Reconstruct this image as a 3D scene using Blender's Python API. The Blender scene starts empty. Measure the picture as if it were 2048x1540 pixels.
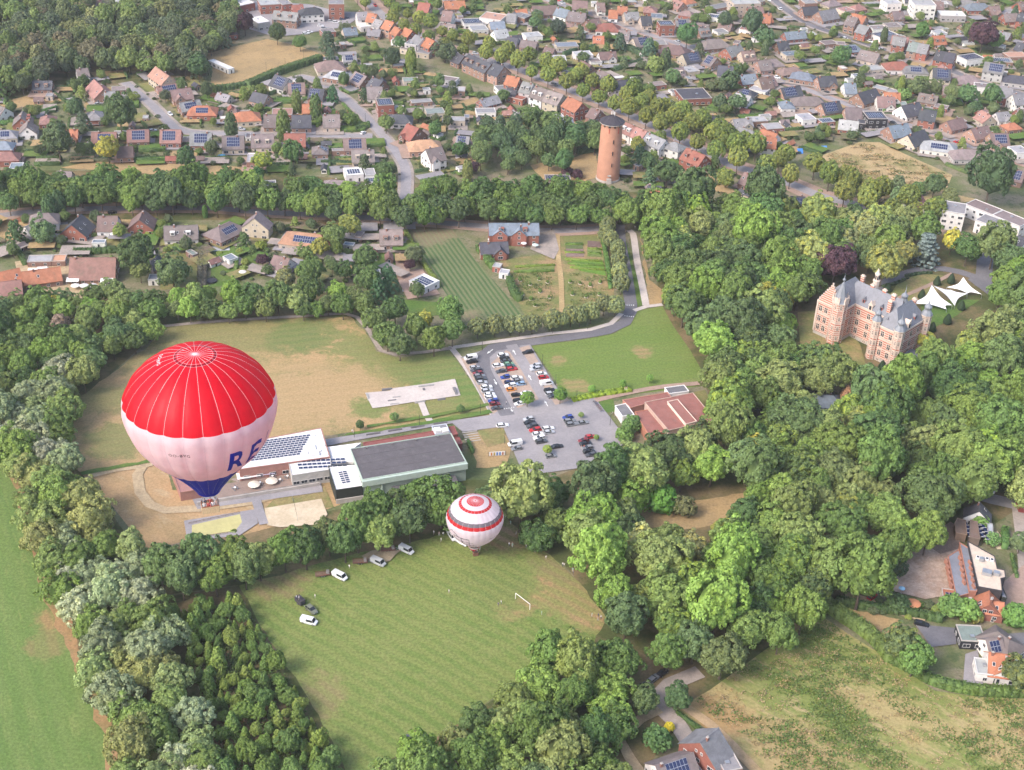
import bpy, math, random
import numpy as np
from mathutils import Vector, Matrix

SC = bpy.context.scene
COL = SC.collection
R = math.radians
random.seed(7)

# ---------------------------------------------------------------- camera
CAM_H, CAM_F, CAM_PITCH, CAM_ROLL = 284.0, 2800.0, R(32.5), R(2.4)
_fw = Vector((0, math.cos(CAM_PITCH), -math.sin(CAM_PITCH)))
_up = Vector((0, math.sin(CAM_PITCH), math.cos(CAM_PITCH)))
_rt = Vector((1, 0, 0))
_r2 = _rt * math.cos(CAM_ROLL) + _up * math.sin(CAM_ROLL)
_u2 = _up * math.cos(CAM_ROLL) - _rt * math.sin(CAM_ROLL)
cam_data = bpy.data.cameras.new('camera')
cam_data.sensor_width = 36.0
cam_data.lens = CAM_F / 2048.0 * 36.0
cam_data.clip_start = 1.0
cam_data.clip_end = 6000.0
cam = bpy.data.objects.new('camera', cam_data)
COL.objects.link(cam)
M3 = Matrix((_r2, _u2, -_fw)).transposed()
cam.matrix_world = Matrix.Translation((0, 0, CAM_H)) @ M3.to_4x4()
SC.camera = cam
SC.render.resolution_x, SC.render.resolution_y = 1024, 770

# ---------------------------------------------------------------- light
SUN_EL, SUN_AZ = R(42), R(232)          # azimuth: clockwise from +Y, where the sun stands
world = bpy.data.worlds.new('World')
SC.world = world
world.use_nodes = True
wn = world.node_tree
bg = wn.nodes['Background']
sky = wn.nodes.new('ShaderNodeTexSky')
sky.sky_type = 'NISHITA'
sky.sun_disc = False
sky.sun_elevation = SUN_EL
sky.sun_rotation = SUN_AZ
sky.air_density = 1.0
sky.dust_density = 3.0
sky.ozone_density = 0.5
wn.links.new(sky.outputs[0], bg.inputs[0])
bg.inputs[1].default_value = 0.15
sun_data = bpy.data.lights.new('sun', 'SUN')
sun_data.energy = 1.3
sun_data.angle = R(20)
sun_data.color = (1.0, 0.935, 0.885)
sun = bpy.data.objects.new('sun', sun_data)
COL.objects.link(sun)
sd = Vector((math.sin(SUN_AZ) * math.cos(SUN_EL), math.cos(SUN_AZ) * math.cos(SUN_EL), math.sin(SUN_EL)))
sun.rotation_euler = sd.to_track_quat('Z', 'Y').to_euler()
sun.location = (-200, -200, 500)
SC.view_settings.view_transform = 'Standard'
SC.view_settings.look = 'None'
SC.view_settings.exposure = 1.25
SC.view_settings.gamma = 1.0
SC.view_settings.use_curve_mapping = False
SC.cycles.use_adaptive_sampling = True
SC.cycles.adaptive_threshold = .03
SC.cycles.use_denoising = True
SC.cycles.max_bounces = 4
SC.cycles.diffuse_bounces = 2
SC.cycles.glossy_bounces = 2
SC.cycles.transmission_bounces = 2
SC.cycles.volume_bounces = 0
SC.cycles.caustics_reflective = False
SC.cycles.caustics_refractive = False

# ---------------------------------------------------------------- survey: photo sight line -> point of the place at height z
def G(x, y, z=0.0):
    d = _fw * CAM_F + _r2 * (x - 1024.0) + _u2 * (770.0 - y)
    t = (z - CAM_H) / d.z
    return Vector((d.x * t, d.y * t, z))
def PX(p):
    v = Vector(p) - Vector((0, 0, CAM_H))
    k = CAM_F / v.dot(_fw)
    return 1024.0 + k * v.dot(_r2), 770.0 - k * v.dot(_u2)
TO = {'00': (0, 0), '10': (510, 0), '20': (1020, 0), '30': (1528, 0), '01': (0, 380), '11': (510, 380), '21': (1020, 380), '31': (1528, 380),
      '02': (0, 770), '12': (510, 770), '22': (1020, 770), '32': (1528, 770), '03': (0, 1150), '13': (510, 1150), '23': (1020, 1150), '33': (1528, 1150)}
TS = {}
for _k in TO: TS[_k] = 2048 / 520.0
TO['H'] = (640, 830); TS['H'] = 6.4
TO['P'] = (900, 690); TS['P'] = 2048 / 360.0
TO['S'] = (1880, 1000); TS['S'] = 1540 / 380.0
TO['f'] = (0, 0); TS['f'] = 1.0
def TP(t, x, y):
    o = TO[t]
    return o[0] + x / TS[t], o[1] + y / TS[t]
def TG(t, x, y, z=0.0):
    return G(*TP(t, x, y), z)

# ---------------------------------------------------------------- mesh and object helpers
class MB:
    def __init__(s):
        s.v, s.f, s.m = [], [], []
    def add(s, vs, fs, m=0):
        b = len(s.v)
        s.v += [tuple(v) for v in vs]
        s.f += [tuple(i + b for i in f) for f in fs]
        s.m += [m] * len(fs)
    def box(s, c, d, rz=0.0, m=0):
        cx, cy, cz = c; x, y, z = d[0] / 2, d[1] / 2, d[2] / 2
        ca, sa = math.cos(rz), math.sin(rz)
        vs = []
        for k in (-1, 1):
            for (i, j) in ((-1, -1), (1, -1), (1, 1), (-1, 1)):
                vs.append((cx + i * x * ca - j * y * sa, cy + i * x * sa + j * y * ca, cz + k * z))
        s.add(vs, [(3, 2, 1, 0), (4, 5, 6, 7), (0, 1, 5, 4), (1, 2, 6, 5), (2, 3, 7, 6), (3, 0, 4, 7)], m)
    def prism(s, poly, z0, z1, m=0, mt=None):
        n = len(poly)
        a = sum(poly[i][0] * poly[(i + 1) % n][1] - poly[(i + 1) % n][0] * poly[i][1] for i in range(n))
        if a < 0: poly = list(reversed(poly))
        vs = [(p[0], p[1], z0) for p in poly] + [(p[0], p[1], z1) for p in poly]
        s.add(vs, [tuple(range(n - 1, -1, -1))] + [(i, (i + 1) % n, n + (i + 1) % n, n + i) for i in range(n)], m)
        s.add([(p[0], p[1], z1) for p in poly], [tuple(range(n))], m if mt is None else mt)
    def sheet(s, poly, z, m=0):
        n = len(poly)
        a = sum(poly[i][0] * poly[(i + 1) % n][1] - poly[(i + 1) % n][0] * poly[i][1] for i in range(n))
        if a < 0: poly = list(reversed(poly))
        s.add([(p[0], p[1], z) for p in poly], [tuple(range(n))], m)
    def tube(s, pts, r, n=6, m=0, cap=True):
        pts = [Vector(p) for p in pts]
        rr = r if isinstance(r, (list, tuple)) else [r] * len(pts)
        vs, fs = [], []
        for i, p in enumerate(pts):
            d = (pts[min(i + 1, len(pts) - 1)] - pts[max(i - 1, 0)]).normalized()
            a = d.orthogonal().normalized() if abs(d.z) < .99 else Vector((1, 0, 0))
            b = d.cross(a).normalized(); a = b.cross(d)
            for k in range(n):
                t = 2 * math.pi * k / n
                vs.append(p + (a * math.cos(t) + b * math.sin(t)) * rr[i])
        for i in range(len(pts) - 1):
            for k in range(n):
                fs.append((i * n + k, i * n + (k + 1) % n, (i + 1) * n + (k + 1) % n, (i + 1) * n + k))
        if cap:
            fs.append(tuple(range(n - 1, -1, -1))); fs.append(tuple((len(pts) - 1) * n + k for k in range(n)))
        s.add(vs, fs, m)
    def lathe(s, prof, n=24, c=(0, 0, 0), m=0, ph=0.0, close=True):
        vs, fs = [], []
        for (r, z) in prof:
            for k in range(n):
                t = 2 * math.pi * k / n + ph
                vs.append((c[0] + r * math.cos(t), c[1] + r * math.sin(t), c[2] + z))
        for i in range(len(prof) - 1):
            for k in range(n):
                fs.append((i * n + k, i * n + (k + 1) % n, (i + 1) * n + (k + 1) % n, (i + 1) * n + k))
        if close:
            fs.append(tuple(range(n - 1, -1, -1))); fs.append(tuple((len(prof) - 1) * n + k for k in range(n)))
        s.add(vs, fs, m)
    def mesh(s, name, mats=(), smooth=False):
        me = bpy.data.meshes.new(name)
        me.from_pydata(s.v, [], s.f)
        for m in mats: me.materials.append(m)
        if len(mats) > 1: me.polygons.foreach_set('material_index', s.m)
        if smooth: me.polygons.foreach_set('use_smooth', [True] * len(s.f))
        me.update()
        return me
    def obj(s, name, mats, parent=None, color=None, loc=None, rz=0.0, smooth=False):
        if not isinstance(mats, (list, tuple)): mats = [mats]
        return add(name, s.mesh(name, mats, smooth), parent, color, loc, rz)

def add(name, me, parent=None, color=None, loc=None, rz=0.0, scale=None):
    o = bpy.data.objects.new(name, me)
    COL.objects.link(o)
    if parent is not None: o.parent = parent
    if loc is not None: o.location = loc
    if rz: o.rotation_euler = (0, 0, rz)
    if scale is not None: o.scale = scale
    if color is not None: o.color = (color[0], color[1], color[2], 1.0)
    return o
def empty(name, loc, rz=0.0):
    o = add(name, None, None, None, loc, rz)
    o.empty_display_size = 0.5
    return o
def tag(o, label=None, cat=None, group=None, kind=None):
    if label: o['label'] = label
    if cat: o['category'] = cat
    if group: o['group'] = group
    if kind: o['kind'] = kind
    return o
AUTO = []                                # things whose label is finished from their surroundings
def auto(o, look, cat, group, pos):
    o['category'] = cat; o['group'] = group
    AUTO.append((o, look, PX(pos)))
    return o
def vary(rg, col, a, b_, k=1.0):
    s = rg.uniform(a, b_) * k
    return [min(.85, v * s * rg.uniform(.97, 1.03)) for v in col]
def np_mesh(name, V, quads, mats):
    me = bpy.data.meshes.new(name)
    nq, k = quads.shape
    me.vertices.add(len(V)); me.vertices.foreach_set('co', np.ascontiguousarray(V, dtype=np.float32).ravel())
    me.loops.add(nq * k); me.polygons.add(nq)
    me.loops.foreach_set('vertex_index', np.ascontiguousarray(quads, dtype=np.int32).ravel())
    me.polygons.foreach_set('loop_start', np.arange(0, nq * k, k, dtype=np.int32))
    for m in mats: me.materials.append(m)
    me.update(calc_edges=True)
    return me
def catmull(pts, step=6.0):
    P = [Vector((p[0], p[1])) for p in pts]
    out = []
    for i in range(len(P) - 1):
        p0 = P[i - 1] if i else P[0] * 2 - P[1]
        p1, p2 = P[i], P[i + 1]
        p3 = P[i + 2] if i + 2 < len(P) else P[-1] * 2 - P[-2]
        n = max(1, int((p2 - p1).length / step))
        for k in range(n):
            t = k / n
            out.append(0.5 * ((2 * p1) + (p2 - p0) * t + (2 * p0 - 5 * p1 + 4 * p2 - p3) * t * t + (3 * p1 - p0 - 3 * p2 + p3) * t ** 3))
    out.append(P[-1])
    return out
def inpoly(p, poly):
    x, y = p[0], p[1]; c = False; j = len(poly) - 1
    for i in range(len(poly)):
        xi, yi = poly[i][0], poly[i][1]; xj, yj = poly[j][0], poly[j][1]
        if (yi > y) != (yj > y) and x < (xj - xi) * (y - yi) / (yj - yi) + xi: c = not c
        j = i
    return c

# ---------------------------------------------------------------- materials
def _mix(nt, fac, a, b, blend='MIX'):
    n = nt.nodes.new('ShaderNodeMix'); n.data_type = 'RGBA'; n.blend_type = blend
    for s, v in ((n.inputs[0], fac), (n.inputs[6], a), (n.inputs[7], b)):
        if isinstance(v, bpy.types.NodeSocket): nt.links.new(v, s)
        elif isinstance(v, (int, float)): s.default_value = v
        else: s.default_value = (v[0], v[1], v[2], 1)
    return n.outputs[2]
def _noise(nt, vec, scale, detail=4, rough=.6, dist=0.0):
    n = nt.nodes.new('ShaderNodeTexNoise'); n.inputs['Scale'].default_value = scale
    n.inputs['Detail'].default_value = detail; n.inputs['Roughness'].default_value = rough
    n.inputs['Distortion'].default_value = dist
    if vec is not None: nt.links.new(vec, n.inputs['Vector'])
    return n.outputs['Fac']
def _rng(nt, v, a, b, c=0.0, d=1.0):
    n = nt.nodes.new('ShaderNodeMapRange'); n.interpolation_type = 'SMOOTHSTEP' if (a, b) != (0, 1) else 'LINEAR'
    nt.links.new(v, n.inputs[0])
    for i, q in enumerate((a, b, c, d)): n.inputs[i + 1].default_value = q
    return n.outputs[0]
def _math(nt, op, a, b=None):
    n = nt.nodes.new('ShaderNodeMath'); n.operation = op
    for s, v in ((n.inputs[0], a), (n.inputs[1], b)):
        if v is None: continue
        if isinstance(v, bpy.types.NodeSocket): nt.links.new(v, s)
        else: s.default_value = v
    return n.outputs[0]
def newmat(name):
    m = bpy.data.materials.new(name); m.use_nodes = True
    nt = m.node_tree; p = nt.nodes['Principled BSDF']
    return m, nt, p
def nmat(name, col=None, rough=.8, var=.3, scale=.6, spec=.25, metal=0.0, wave=None, stain=None, bump=0.0):
    """col None: the object's own colour"""
    m, nt, p = newmat(name)
    tc = nt.nodes.new('ShaderNodeTexCoord').outputs['Object']
    if col is None: base = nt.nodes.new('ShaderNodeObjectInfo').outputs['Color']
    else:
        rgb = nt.nodes.new('ShaderNodeRGB'); rgb.outputs[0].default_value = (col[0], col[1], col[2], 1); base = rgb.outputs[0]
    c = base
    if var:
        f = _rng(nt, _noise(nt, tc, scale, 6, .65), .25, .75, 1 - var, 1 + var)
        cb = nt.nodes.new('ShaderNodeCombineColor')
        for i in range(3): nt.links.new(f, cb.inputs[i])
        c = _mix(nt, 1.0, c, cb.outputs[0], 'MULTIPLY')
    if stain:
        c = _mix(nt, _rng(nt, _noise(nt, tc, stain[1], 5, .7), .5, .75, 0, stain[2]), c, stain[0])
    if wave:
        w = nt.nodes.new('ShaderNodeTexWave'); w.bands_direction = wave[0]; w.inputs['Scale'].default_value = wave[1]
        w.inputs['Distortion'].default_value = wave[3] if len(wave) > 3 else 0.4
        nt.links.new(tc, w.inputs['Vector'])
        c = _mix(nt, _rng(nt, w.outputs['Fac'], 0, .5, wave[2], 0), c, (.03, .03, .03))
    nt.links.new(c, p.inputs['Base Color'])
    p.inputs['Roughness'].default_value = rough; p.inputs['Specular IOR Level'].default_value = spec; p.inputs['Metallic'].default_value = metal
    if bump:
        b = nt.nodes.new('ShaderNodeBump'); b.inputs['Strength'].default_value = bump; b.inputs['Distance'].default_value = .1
        nt.links.new(_noise(nt, tc, scale * 6, 4, .7), b.inputs['Height']); nt.links.new(b.outputs[0], p.inputs['Normal'])
    return m
def groundmat(name, c1, c2, c3=None, s1=.03, s2=.35, t=(.4, .62), patches=(), rows=None, var=.22, streak=None, third=(.55, .7)):
    m, nt, p = newmat(name)
    pos = nt.nodes.new('ShaderNodeNewGeometry').outputs['Position']
    vec = pos
    if streak:
        mp = nt.nodes.new('ShaderNodeMapping'); mp.inputs['Rotation'].default_value = (0, 0, -streak[0]); mp.inputs['Scale'].default_value = (streak[1], 1, 1)
        # rotate first, then squeeze along the streak
        mp.vector_type = 'POINT'
        r = nt.nodes.new('ShaderNodeVectorRotate'); r.rotation_type = 'Z_AXIS'; r.inputs['Angle'].default_value = -streak[0]
        nt.links.new(pos, r.inputs['Vector']); mp.inputs['Rotation'].default_value = (0, 0, 0)
        nt.links.new(r.outputs[0], mp.inputs['Vector']); vec = mp.outputs[0]
    c = _mix(nt, _rng(nt, _noise(nt, vec, s1, 6, .68), t[0], t[1]), c1, c2)
    if c3 is not None: c = _mix(nt, _rng(nt, _noise(nt, vec, s2, 4, .7), third[0], third[1], 0, .8), c, c3)
    for (x, y, rad, pc) in patches:
        d = nt.nodes.new('ShaderNodeVectorMath'); d.operation = 'DISTANCE'; nt.links.new(pos, d.inputs[0]); d.inputs[1].default_value = (x, y, 0)
        wob = _math(nt, 'MULTIPLY', _math(nt, 'SUBTRACT', _noise(nt, pos, .16, 5, .7), .5), rad * 2.4)
        f = _rng(nt, _math(nt, 'ADD', d.outputs['Value'], wob), rad * .55, rad * 1.15, .9, 0)
        c = _mix(nt, f, c, pc)
    if rows:
        r = nt.nodes.new('ShaderNodeVectorRotate'); r.rotation_type = 'Z_AXIS'; r.inputs['Angle'].default_value = -rows[0]
        nt.links.new(pos, r.inputs['Vector'])
        w = nt.nodes.new('ShaderNodeTexWave'); w.bands_direction = 'Y'; w.inputs['Scale'].default_value = rows[1]; w.inputs['Distortion'].default_value = rows[3]; w.inputs['Detail'].default_value = 3
        nt.links.new(r.outputs[0], w.inputs['Vector'])
        c = _mix(nt, _rng(nt, w.outputs['Fac'], .1, .8, 0, rows[4] if len(rows) > 4 else .8), c, rows[2])
    f = _rng(nt, _noise(nt, pos, 1.1, 4, .75), .25, .75, 1 - var, 1 + var)
    cb = nt.nodes.new('ShaderNodeCombineColor')
    for i in range(3): nt.links.new(f, cb.inputs[i])
    c = _mix(nt, 1.0, c, cb.outputs[0], 'MULTIPLY')
    nt.links.new(c, p.inputs['Base Color'])
    p.inputs['Roughness'].default_value = .95; p.inputs['Specular IOR Level'].default_value = .1
    return m
def leafmat(name, var=.3, warm=(1.35, 1.2, .6), warmth=.3, trans=.22, nscale=2.2):
    m, nt, p = newmat(name)
    oi = nt.nodes.new('ShaderNodeObjectInfo'); geo = nt.nodes.new('ShaderNodeNewGeometry')
    tc = nt.nodes.new('ShaderNodeTexCoord').outputs['Object']
    c = oi.outputs['Color']
    w = _mix(nt, 1.0, c, warm, 'MULTIPLY')
    c = _mix(nt, _rng(nt, _noise(nt, tc, nscale, 2, .6), .45, .68, 0, warmth), c, w)
    f = _rng(nt, geo.outputs['Random Per Island'], 0, 1, 1 - var, 1 + var)
    cb = nt.nodes.new('ShaderNodeCombineColor')
    for i in range(3): nt.links.new(f, cb.inputs[i])
    c = _mix(nt, 1.0, c, cb.outputs[0], 'MULTIPLY')
    nt.links.new(c, p.inputs['Base Color'])
    p.inputs['Roughness'].default_value = .65; p.inputs['Specular IOR Level'].default_value = .25
    tr = nt.nodes.new('ShaderNodeBsdfTranslucent'); nt.links.new(c, tr.inputs[0])
    mx = nt.nodes.new('ShaderNodeMixShader'); mx.inputs[0].default_value = trans
    nt.links.new(p.outputs[0], mx.inputs[1]); nt.links.new(tr.outputs[0], mx.inputs[2])
    nt.links.new(mx.outputs[0], nt.nodes['Material Output'].inputs[0])
    return m

M = {}
M['roof'] = nmat('roof_tiles', None, .75, .22, .5, .3, wave=('X', 1.6, .16, .6), stain=((.12, .13, .09), .35, .45))
M['flat'] = nmat('roof_felt', None, .8, .14, .35, .25, stain=((.2, .19, .18), .5, .35))
M['wall'] = nmat('house_wall', None, .85, .12, .8, .2)
M['glass'] = nmat('window_glass', (.03, .035, .045), .12, 0, 1, .6)
M['frame'] = nmat('window_frame', (.62, .6, .58), .5, 0)
M['white'] = nmat('white_paint', (.74, .72, .7), .5, .06, .7)
M['solar'] = nmat('solar_cell', (.022, .032, .085), .22, .15, 2.0, .6)
M['solarframe'] = nmat('solar_frame', (.38, .4, .44), .4, 0)
M['dark'] = nmat('dark_metal', (.035, .035, .04), .5, .1)
M['steel'] = nmat('steel', (.4, .41, .43), .4, .1, 1, .4, .6)
M['paint'] = nmat('car_paint', None, .22, 0, 1, .55)
M['carglass'] = nmat('car_glass', (.02, .024, .03), .08, 0, 1, .6)
M['tyre'] = nmat('tyre_rubber', (.02, .02, .02), .8, 0)
M['rim'] = nmat('wheel_rim', (.45, .45, .46), .35, 0, 1, .5, .7)
M['own'] = nmat('painted_surface', None, .6, .08, .8)
M['ownrough'] = nmat('rough_surface', None, .9, .2, .8)
M['bark'] = nmat('bark', (.11, .085, .065), .95, .3, 3)
M['leaf'] = leafmat('leaves')
M['needle'] = leafmat('needles', .25, (1.3, 1.2, .7), .3, .12, 1.6)
M['flowerleaf'] = leafmat('leaves_in_flower', .3, (1.75, 1.45, .75), .8, .25, 3.2)
M['hedge'] = leafmat('hedge_leaves', .3, (1.4, 1.25, .6), .3, .2, .25)
M['water'] = nmat('pool_water', (.10, .42, .62), .06, .1, 1, .6)
M['wood'] = nmat('weathered_wood', (.2, .13, .09), .85, .25, 2)
M['concrete'] = nmat('concrete', (.42, .38, .35), .85, .15, .4, stain=((.28, .26, .24), .25, .5))
# ================================================================ SHARED SHAPES: people and lettering
# ---- people: one skinned body each, three poses
def person_mesh(pose, shirt, trousers, hair, seed):
    s = {'stand': (.10, .12, .03), 'walk': (.28, -.22, .1), 'reach': (.12, .1, .6)}[pose]
    V = [(0, 0, .95), (0, .0, 1.2), (0, 0, 1.42), (0, 0, 1.52), (0, .02, 1.66), (0, .02, 1.74),
         (-.1, 0, .9), (-.12, s[0] * .6, .5), (-.12, s[0] * .4 - .02, .07), (-.12, s[0] * .4 + .16, .04), (.1, 0, .9), (.12, s[1] * .6, .5), (.12, s[1] * .9 - .02, .07), (.12, s[1] * .9 + .16, .04),
         (-.19, 0, 1.40), (-.26, .02 + s[2] * .3, 1.15), (-.24, .12 + s[2] * .7, .92 + s[2] * .3), (-.24, .15 + s[2] * .75, .84 + s[2] * .3), (.19, 0, 1.40), (.26, .0 - s[2] * .1, 1.14), (.25, .08 + s[2] * .2, .9), (.25, .1 + s[2] * .2, .82)]
    E = [(0, 1), (1, 2), (2, 3), (3, 4), (4, 5), (0, 6), (6, 7), (7, 8), (8, 9), (0, 10), (10, 11), (11, 12), (12, 13), (2, 14), (14, 15), (15, 16), (16, 17), (2, 18), (18, 19), (19, 20), (20, 21)]
    rad = [(.15, .11), (.14, .1), (.15, .1), (.06, .06), (.095, .105), (.07, .08), (.09, .09), (.065, .065), (.045, .045), (.04, .035), (.09, .09), (.065, .065), (.045, .045), (.04, .035), (.065, .06), (.048, .048), (.036, .036), (.035, .025), (.065, .06), (.048, .048), (.036, .036), (.035, .025)]
    me = bpy.data.meshes.new('person_skeleton'); me.from_pydata(V, E, []); ob = bpy.data.objects.new('person_tmp', me); COL.objects.link(ob)
    md = ob.modifiers.new('skin', 'SKIN'); md.use_smooth_shade = True
    for i, r in enumerate(rad): me.skin_vertices[0].data[i].radius = r; me.skin_vertices[0].data[i].use_root = (i == 0)
    sb = ob.modifiers.new('sub', 'SUBSURF'); sb.levels = 1; sb.render_levels = 1
    dg = bpy.context.evaluated_depsgraph_get(); res = bpy.data.meshes.new_from_object(ob.evaluated_get(dg)); bpy.data.objects.remove(ob); bpy.data.meshes.remove(me)
    res.materials.clear()
    for nm_, c in (('shirt', shirt), ('trousers', trousers), ('skin', (.5, .3, .22)), ('hair', hair)): res.materials.append(nmat('%s_%d' % (nm_, seed), c, .8, .05))
    for pl in res.polygons:
        z, x = pl.center.z, abs(pl.center.x)
        pl.material_index = 3 if (z > 1.7 or (z > 1.6 and pl.center.y < -.03)) else (2 if (z > 1.47 or (x > .2 and z < 1.05)) else (0 if z > .93 else 1))
        if z < .09: pl.material_index = 3
    return res
PEOPLE = [person_mesh(p, s, t_, h, i) for i, (p, s, t_, h) in enumerate((('stand', (.7, .68, .68), (.05, .06, .1), (.08, .05, .03)), ('walk', (.72, .7, .7), (.3, .27, .22), (.2, .13, .07)), ('reach', (.45, .1, .09), (.06, .06, .08), (.05, .035, .02)), ('stand', (.08, .1, .16), (.12, .1, .1), (.1, .06, .04)), ('walk', (.6, .42, .38), (.55, .52, .5), (.25, .17, .1)), ('stand', (.3, .5, .4), (.5, .48, .45), (.09, .06, .04))))]
# text shapes for the balloons, prepared while the scene is still small
TEXTS = {}
for _k, (_body, _size, _bold, _sp) in dict(reg=('OO-BVG', .62, 0.0, 1.25), big=('RE/', 5.7, .12, 1.22), top=('OO-BVG', .7, 0.0, 1.1), small=('OO-BXX', .8, 0.0, 1.0)).items():
    cu = bpy.data.curves.new('t', 'FONT'); cu.body = _body; cu.size = _size; cu.offset = _bold; cu.space_character = _sp; cu.resolution_u = 4
    ob = bpy.data.objects.new('t', cu); COL.objects.link(ob); dg = bpy.context.evaluated_depsgraph_get()
    TEXTS[_k] = bpy.data.meshes.new_from_object(ob.evaluated_get(dg)); bpy.data.objects.remove(ob)
# ================================================================ THE SETTING: ground, fields, lawns, roads, paths
LAYER = [0.02]
def lay(step=.004):
    LAYER[0] += step
    return LAYER[0]
ROADPTS = []                 # sampled centre lines (x, y, half width) used to keep planting off the roads
BLOCK = []                   # polygons (world) where no garden clutter grows
FOOT = []                    # building footprints (x, y, radius)
def sheet(name, t, pts, mat, z=None, block=True, color=None, kind='structure', rough=0.0):
    P = [TG(t, *p) for p in pts]
    if block: BLOCK.append([(p.x, p.y) for p in P])
    if rough:                # ragged edge: grass does not end in a ruler line
        rg = random.Random(len(P) + int(P[0].x))
        Q = []
        for i, p in enumerate(P):
            q = P[(i + 1) % len(P)]; n = max(1, int((q - p).length / 3.0))
            for k in range(n):
                Q.append(p.lerp(q, k / n) + Vector((rg.uniform(-rough, rough), rg.uniform(-rough, rough), 0)))
        P = Q
    mb = MB(); mb.sheet([(p.x, p.y) for p in P], lay() if z is None else z)
    o = mb.obj(name, mat, None, color)
    o['kind'] = kind
    return o
def ribbon(name, t, pts, width, mat, step=6.0, z=None, reg=True, world=False, height=0.0, off=0.0):
    P = [(p if world else TG(t, *p)) for p in pts]
    C = catmull(P, step)
    z = lay() if z is None else z
    mb = MB(); L, Rr = [], []
    for i, p in enumerate(C):
        d = (C[min(i + 1, len(C) - 1)] - C[max(i - 1, 0)]).normalized(); n = Vector((-d.y, d.x))
        L.append(p + n * (off + width / 2)); Rr.append(p + n * (off - width / 2))
        if reg: ROADPTS.append((p.x, p.y, width / 2 + abs(off)))
    n = len(C)
    if height:
        vs = [(q.x, q.y, 0.0) for q in L] + [(q.x, q.y, 0.0) for q in Rr] + [(q.x, q.y, height + z) for q in L] + [(q.x, q.y, height + z) for q in Rr]
        fs = []
        for i in range(n - 1):
            fs += [(2 * n + i, 3 * n + i, 3 * n + i + 1, 2 * n + i + 1), (i, 2 * n + i, 2 * n + i + 1, i + 1), (n + i + 1, 3 * n + i + 1, 3 * n + i, n + i)]
        fs += [(0, n, 3 * n, 2 * n), (n - 1, 3 * n - 1, 4 * n - 1, 2 * n - 1)]
    else:
        vs = [(q.x, q.y, z) for q in L] + [(q.x, q.y, z) for q in Rr]
        fs = [(i, n + i, n + i + 1, i + 1) for i in range(n - 1)]
    mb.add(vs, fs)
    o = mb.obj(name, mat); o['kind'] = 'structure'
    return o, C

GREEN, DGREEN, TAN, STRAW, OCHRE, SOIL = (.10, .16, .042), (.058, .105, .03), (.33, .235, .115), (.42, .31, .165), (.27, .2, .075), (.2, .135, .085)
mg_base = groundmat('ground_town', (.12, .14, .058), (.22, .185, .125), (.08, .11, .045), .05, .16, (.38, .62), third=(.52, .62))
mg_park = groundmat('ground_park', (.07, .085, .03), (.19, .14, .075), None, .05, .2)
mb = MB(); mb.sheet([(-2500, -1200), (2500, -1200), (2500, 3400), (-2500, 3400)], 0.0)
o = mb.obj('ground', mg_base); o['kind'] = 'structure'
# ---- woodland floor
for pts in ([(1290, 440), (1420, 400), (1830, 450), (2060, 520), (2060, 1000), (1900, 1110), (1640, 1240), (1380, 1420), (1290, 1540), (700, 1540), (880, 1470), (1030, 1370), (1200, 1240), (1140, 1140), (1010, 1050), (860, 1080), (870, 960), (1090, 960), (1240, 905), (1440, 850), (1410, 770), (1325, 620)],
            [(-20, 590), (720, 585), (735, 640), (320, 660), (130, 830), (170, 950), (280, 1110), (460, 1060), (720, 1010), (880, 1000), (880, 1080), (480, 1170), (330, 1190), (480, 1560), (210, 1560), (120, 1250), (30, 980), (-20, 900)],
            [(-20, 340), (520, 345), (800, 365), (1290, 385), (1310, 440), (820, 460), (520, 440), (-20, 440)],
            [(-20, 30), (480, 0), (480, 75), (400, 160), (130, 175), (-20, 215)],
            [(320, 1195), (485, 1170), (560, 1290), (720, 1560), (430, 1560)]):
    sheet('woodland_floor', 'f', pts, mg_park, None, False)

# ---- fields
w = lambda x, y, r, c: (G(x, y).x, G(x, y).y, r, c)
m_arable = groundmat('young_crop', (.125, .185, .052), (.105, .165, .045), (.165, .205, .066), .02, .3, (.35, .65), patches=[w(108, 1240, 6, (.28, .185, .09)), w(95, 1290, 7, (.2, .175, .075))], streak=(R(-62), .2), var=.3, third=(.5, .68), rows=(R(-62), .05, (.14, .19, .058), 3.0, .45))
sheet('field', 'f', [(-60, 880), (10, 905), (32, 960), (60, 1060), (95, 1160), (150, 1290), (190, 1390), (222, 1470), (228, 1560), (-60, 1560)], m_arable, rough=.5)
m_margin = groundmat('dry_field_margin', (.32, .195, .1), (.24, .17, .08), (.15, .15, .06), .08, .4)
sheet('field_margin', 'f', [(0, 900), (22, 930), (48, 990), (88, 1110), (120, 1175), (155, 1280), (185, 1360), (222, 1450), (240, 1460), (236, 1560), (216, 1560), (207, 1470), (168, 1385), (130, 1290), (92, 1200), (82, 1170), (66, 1110), (30, 985)], m_margin, rough=.8)
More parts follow.
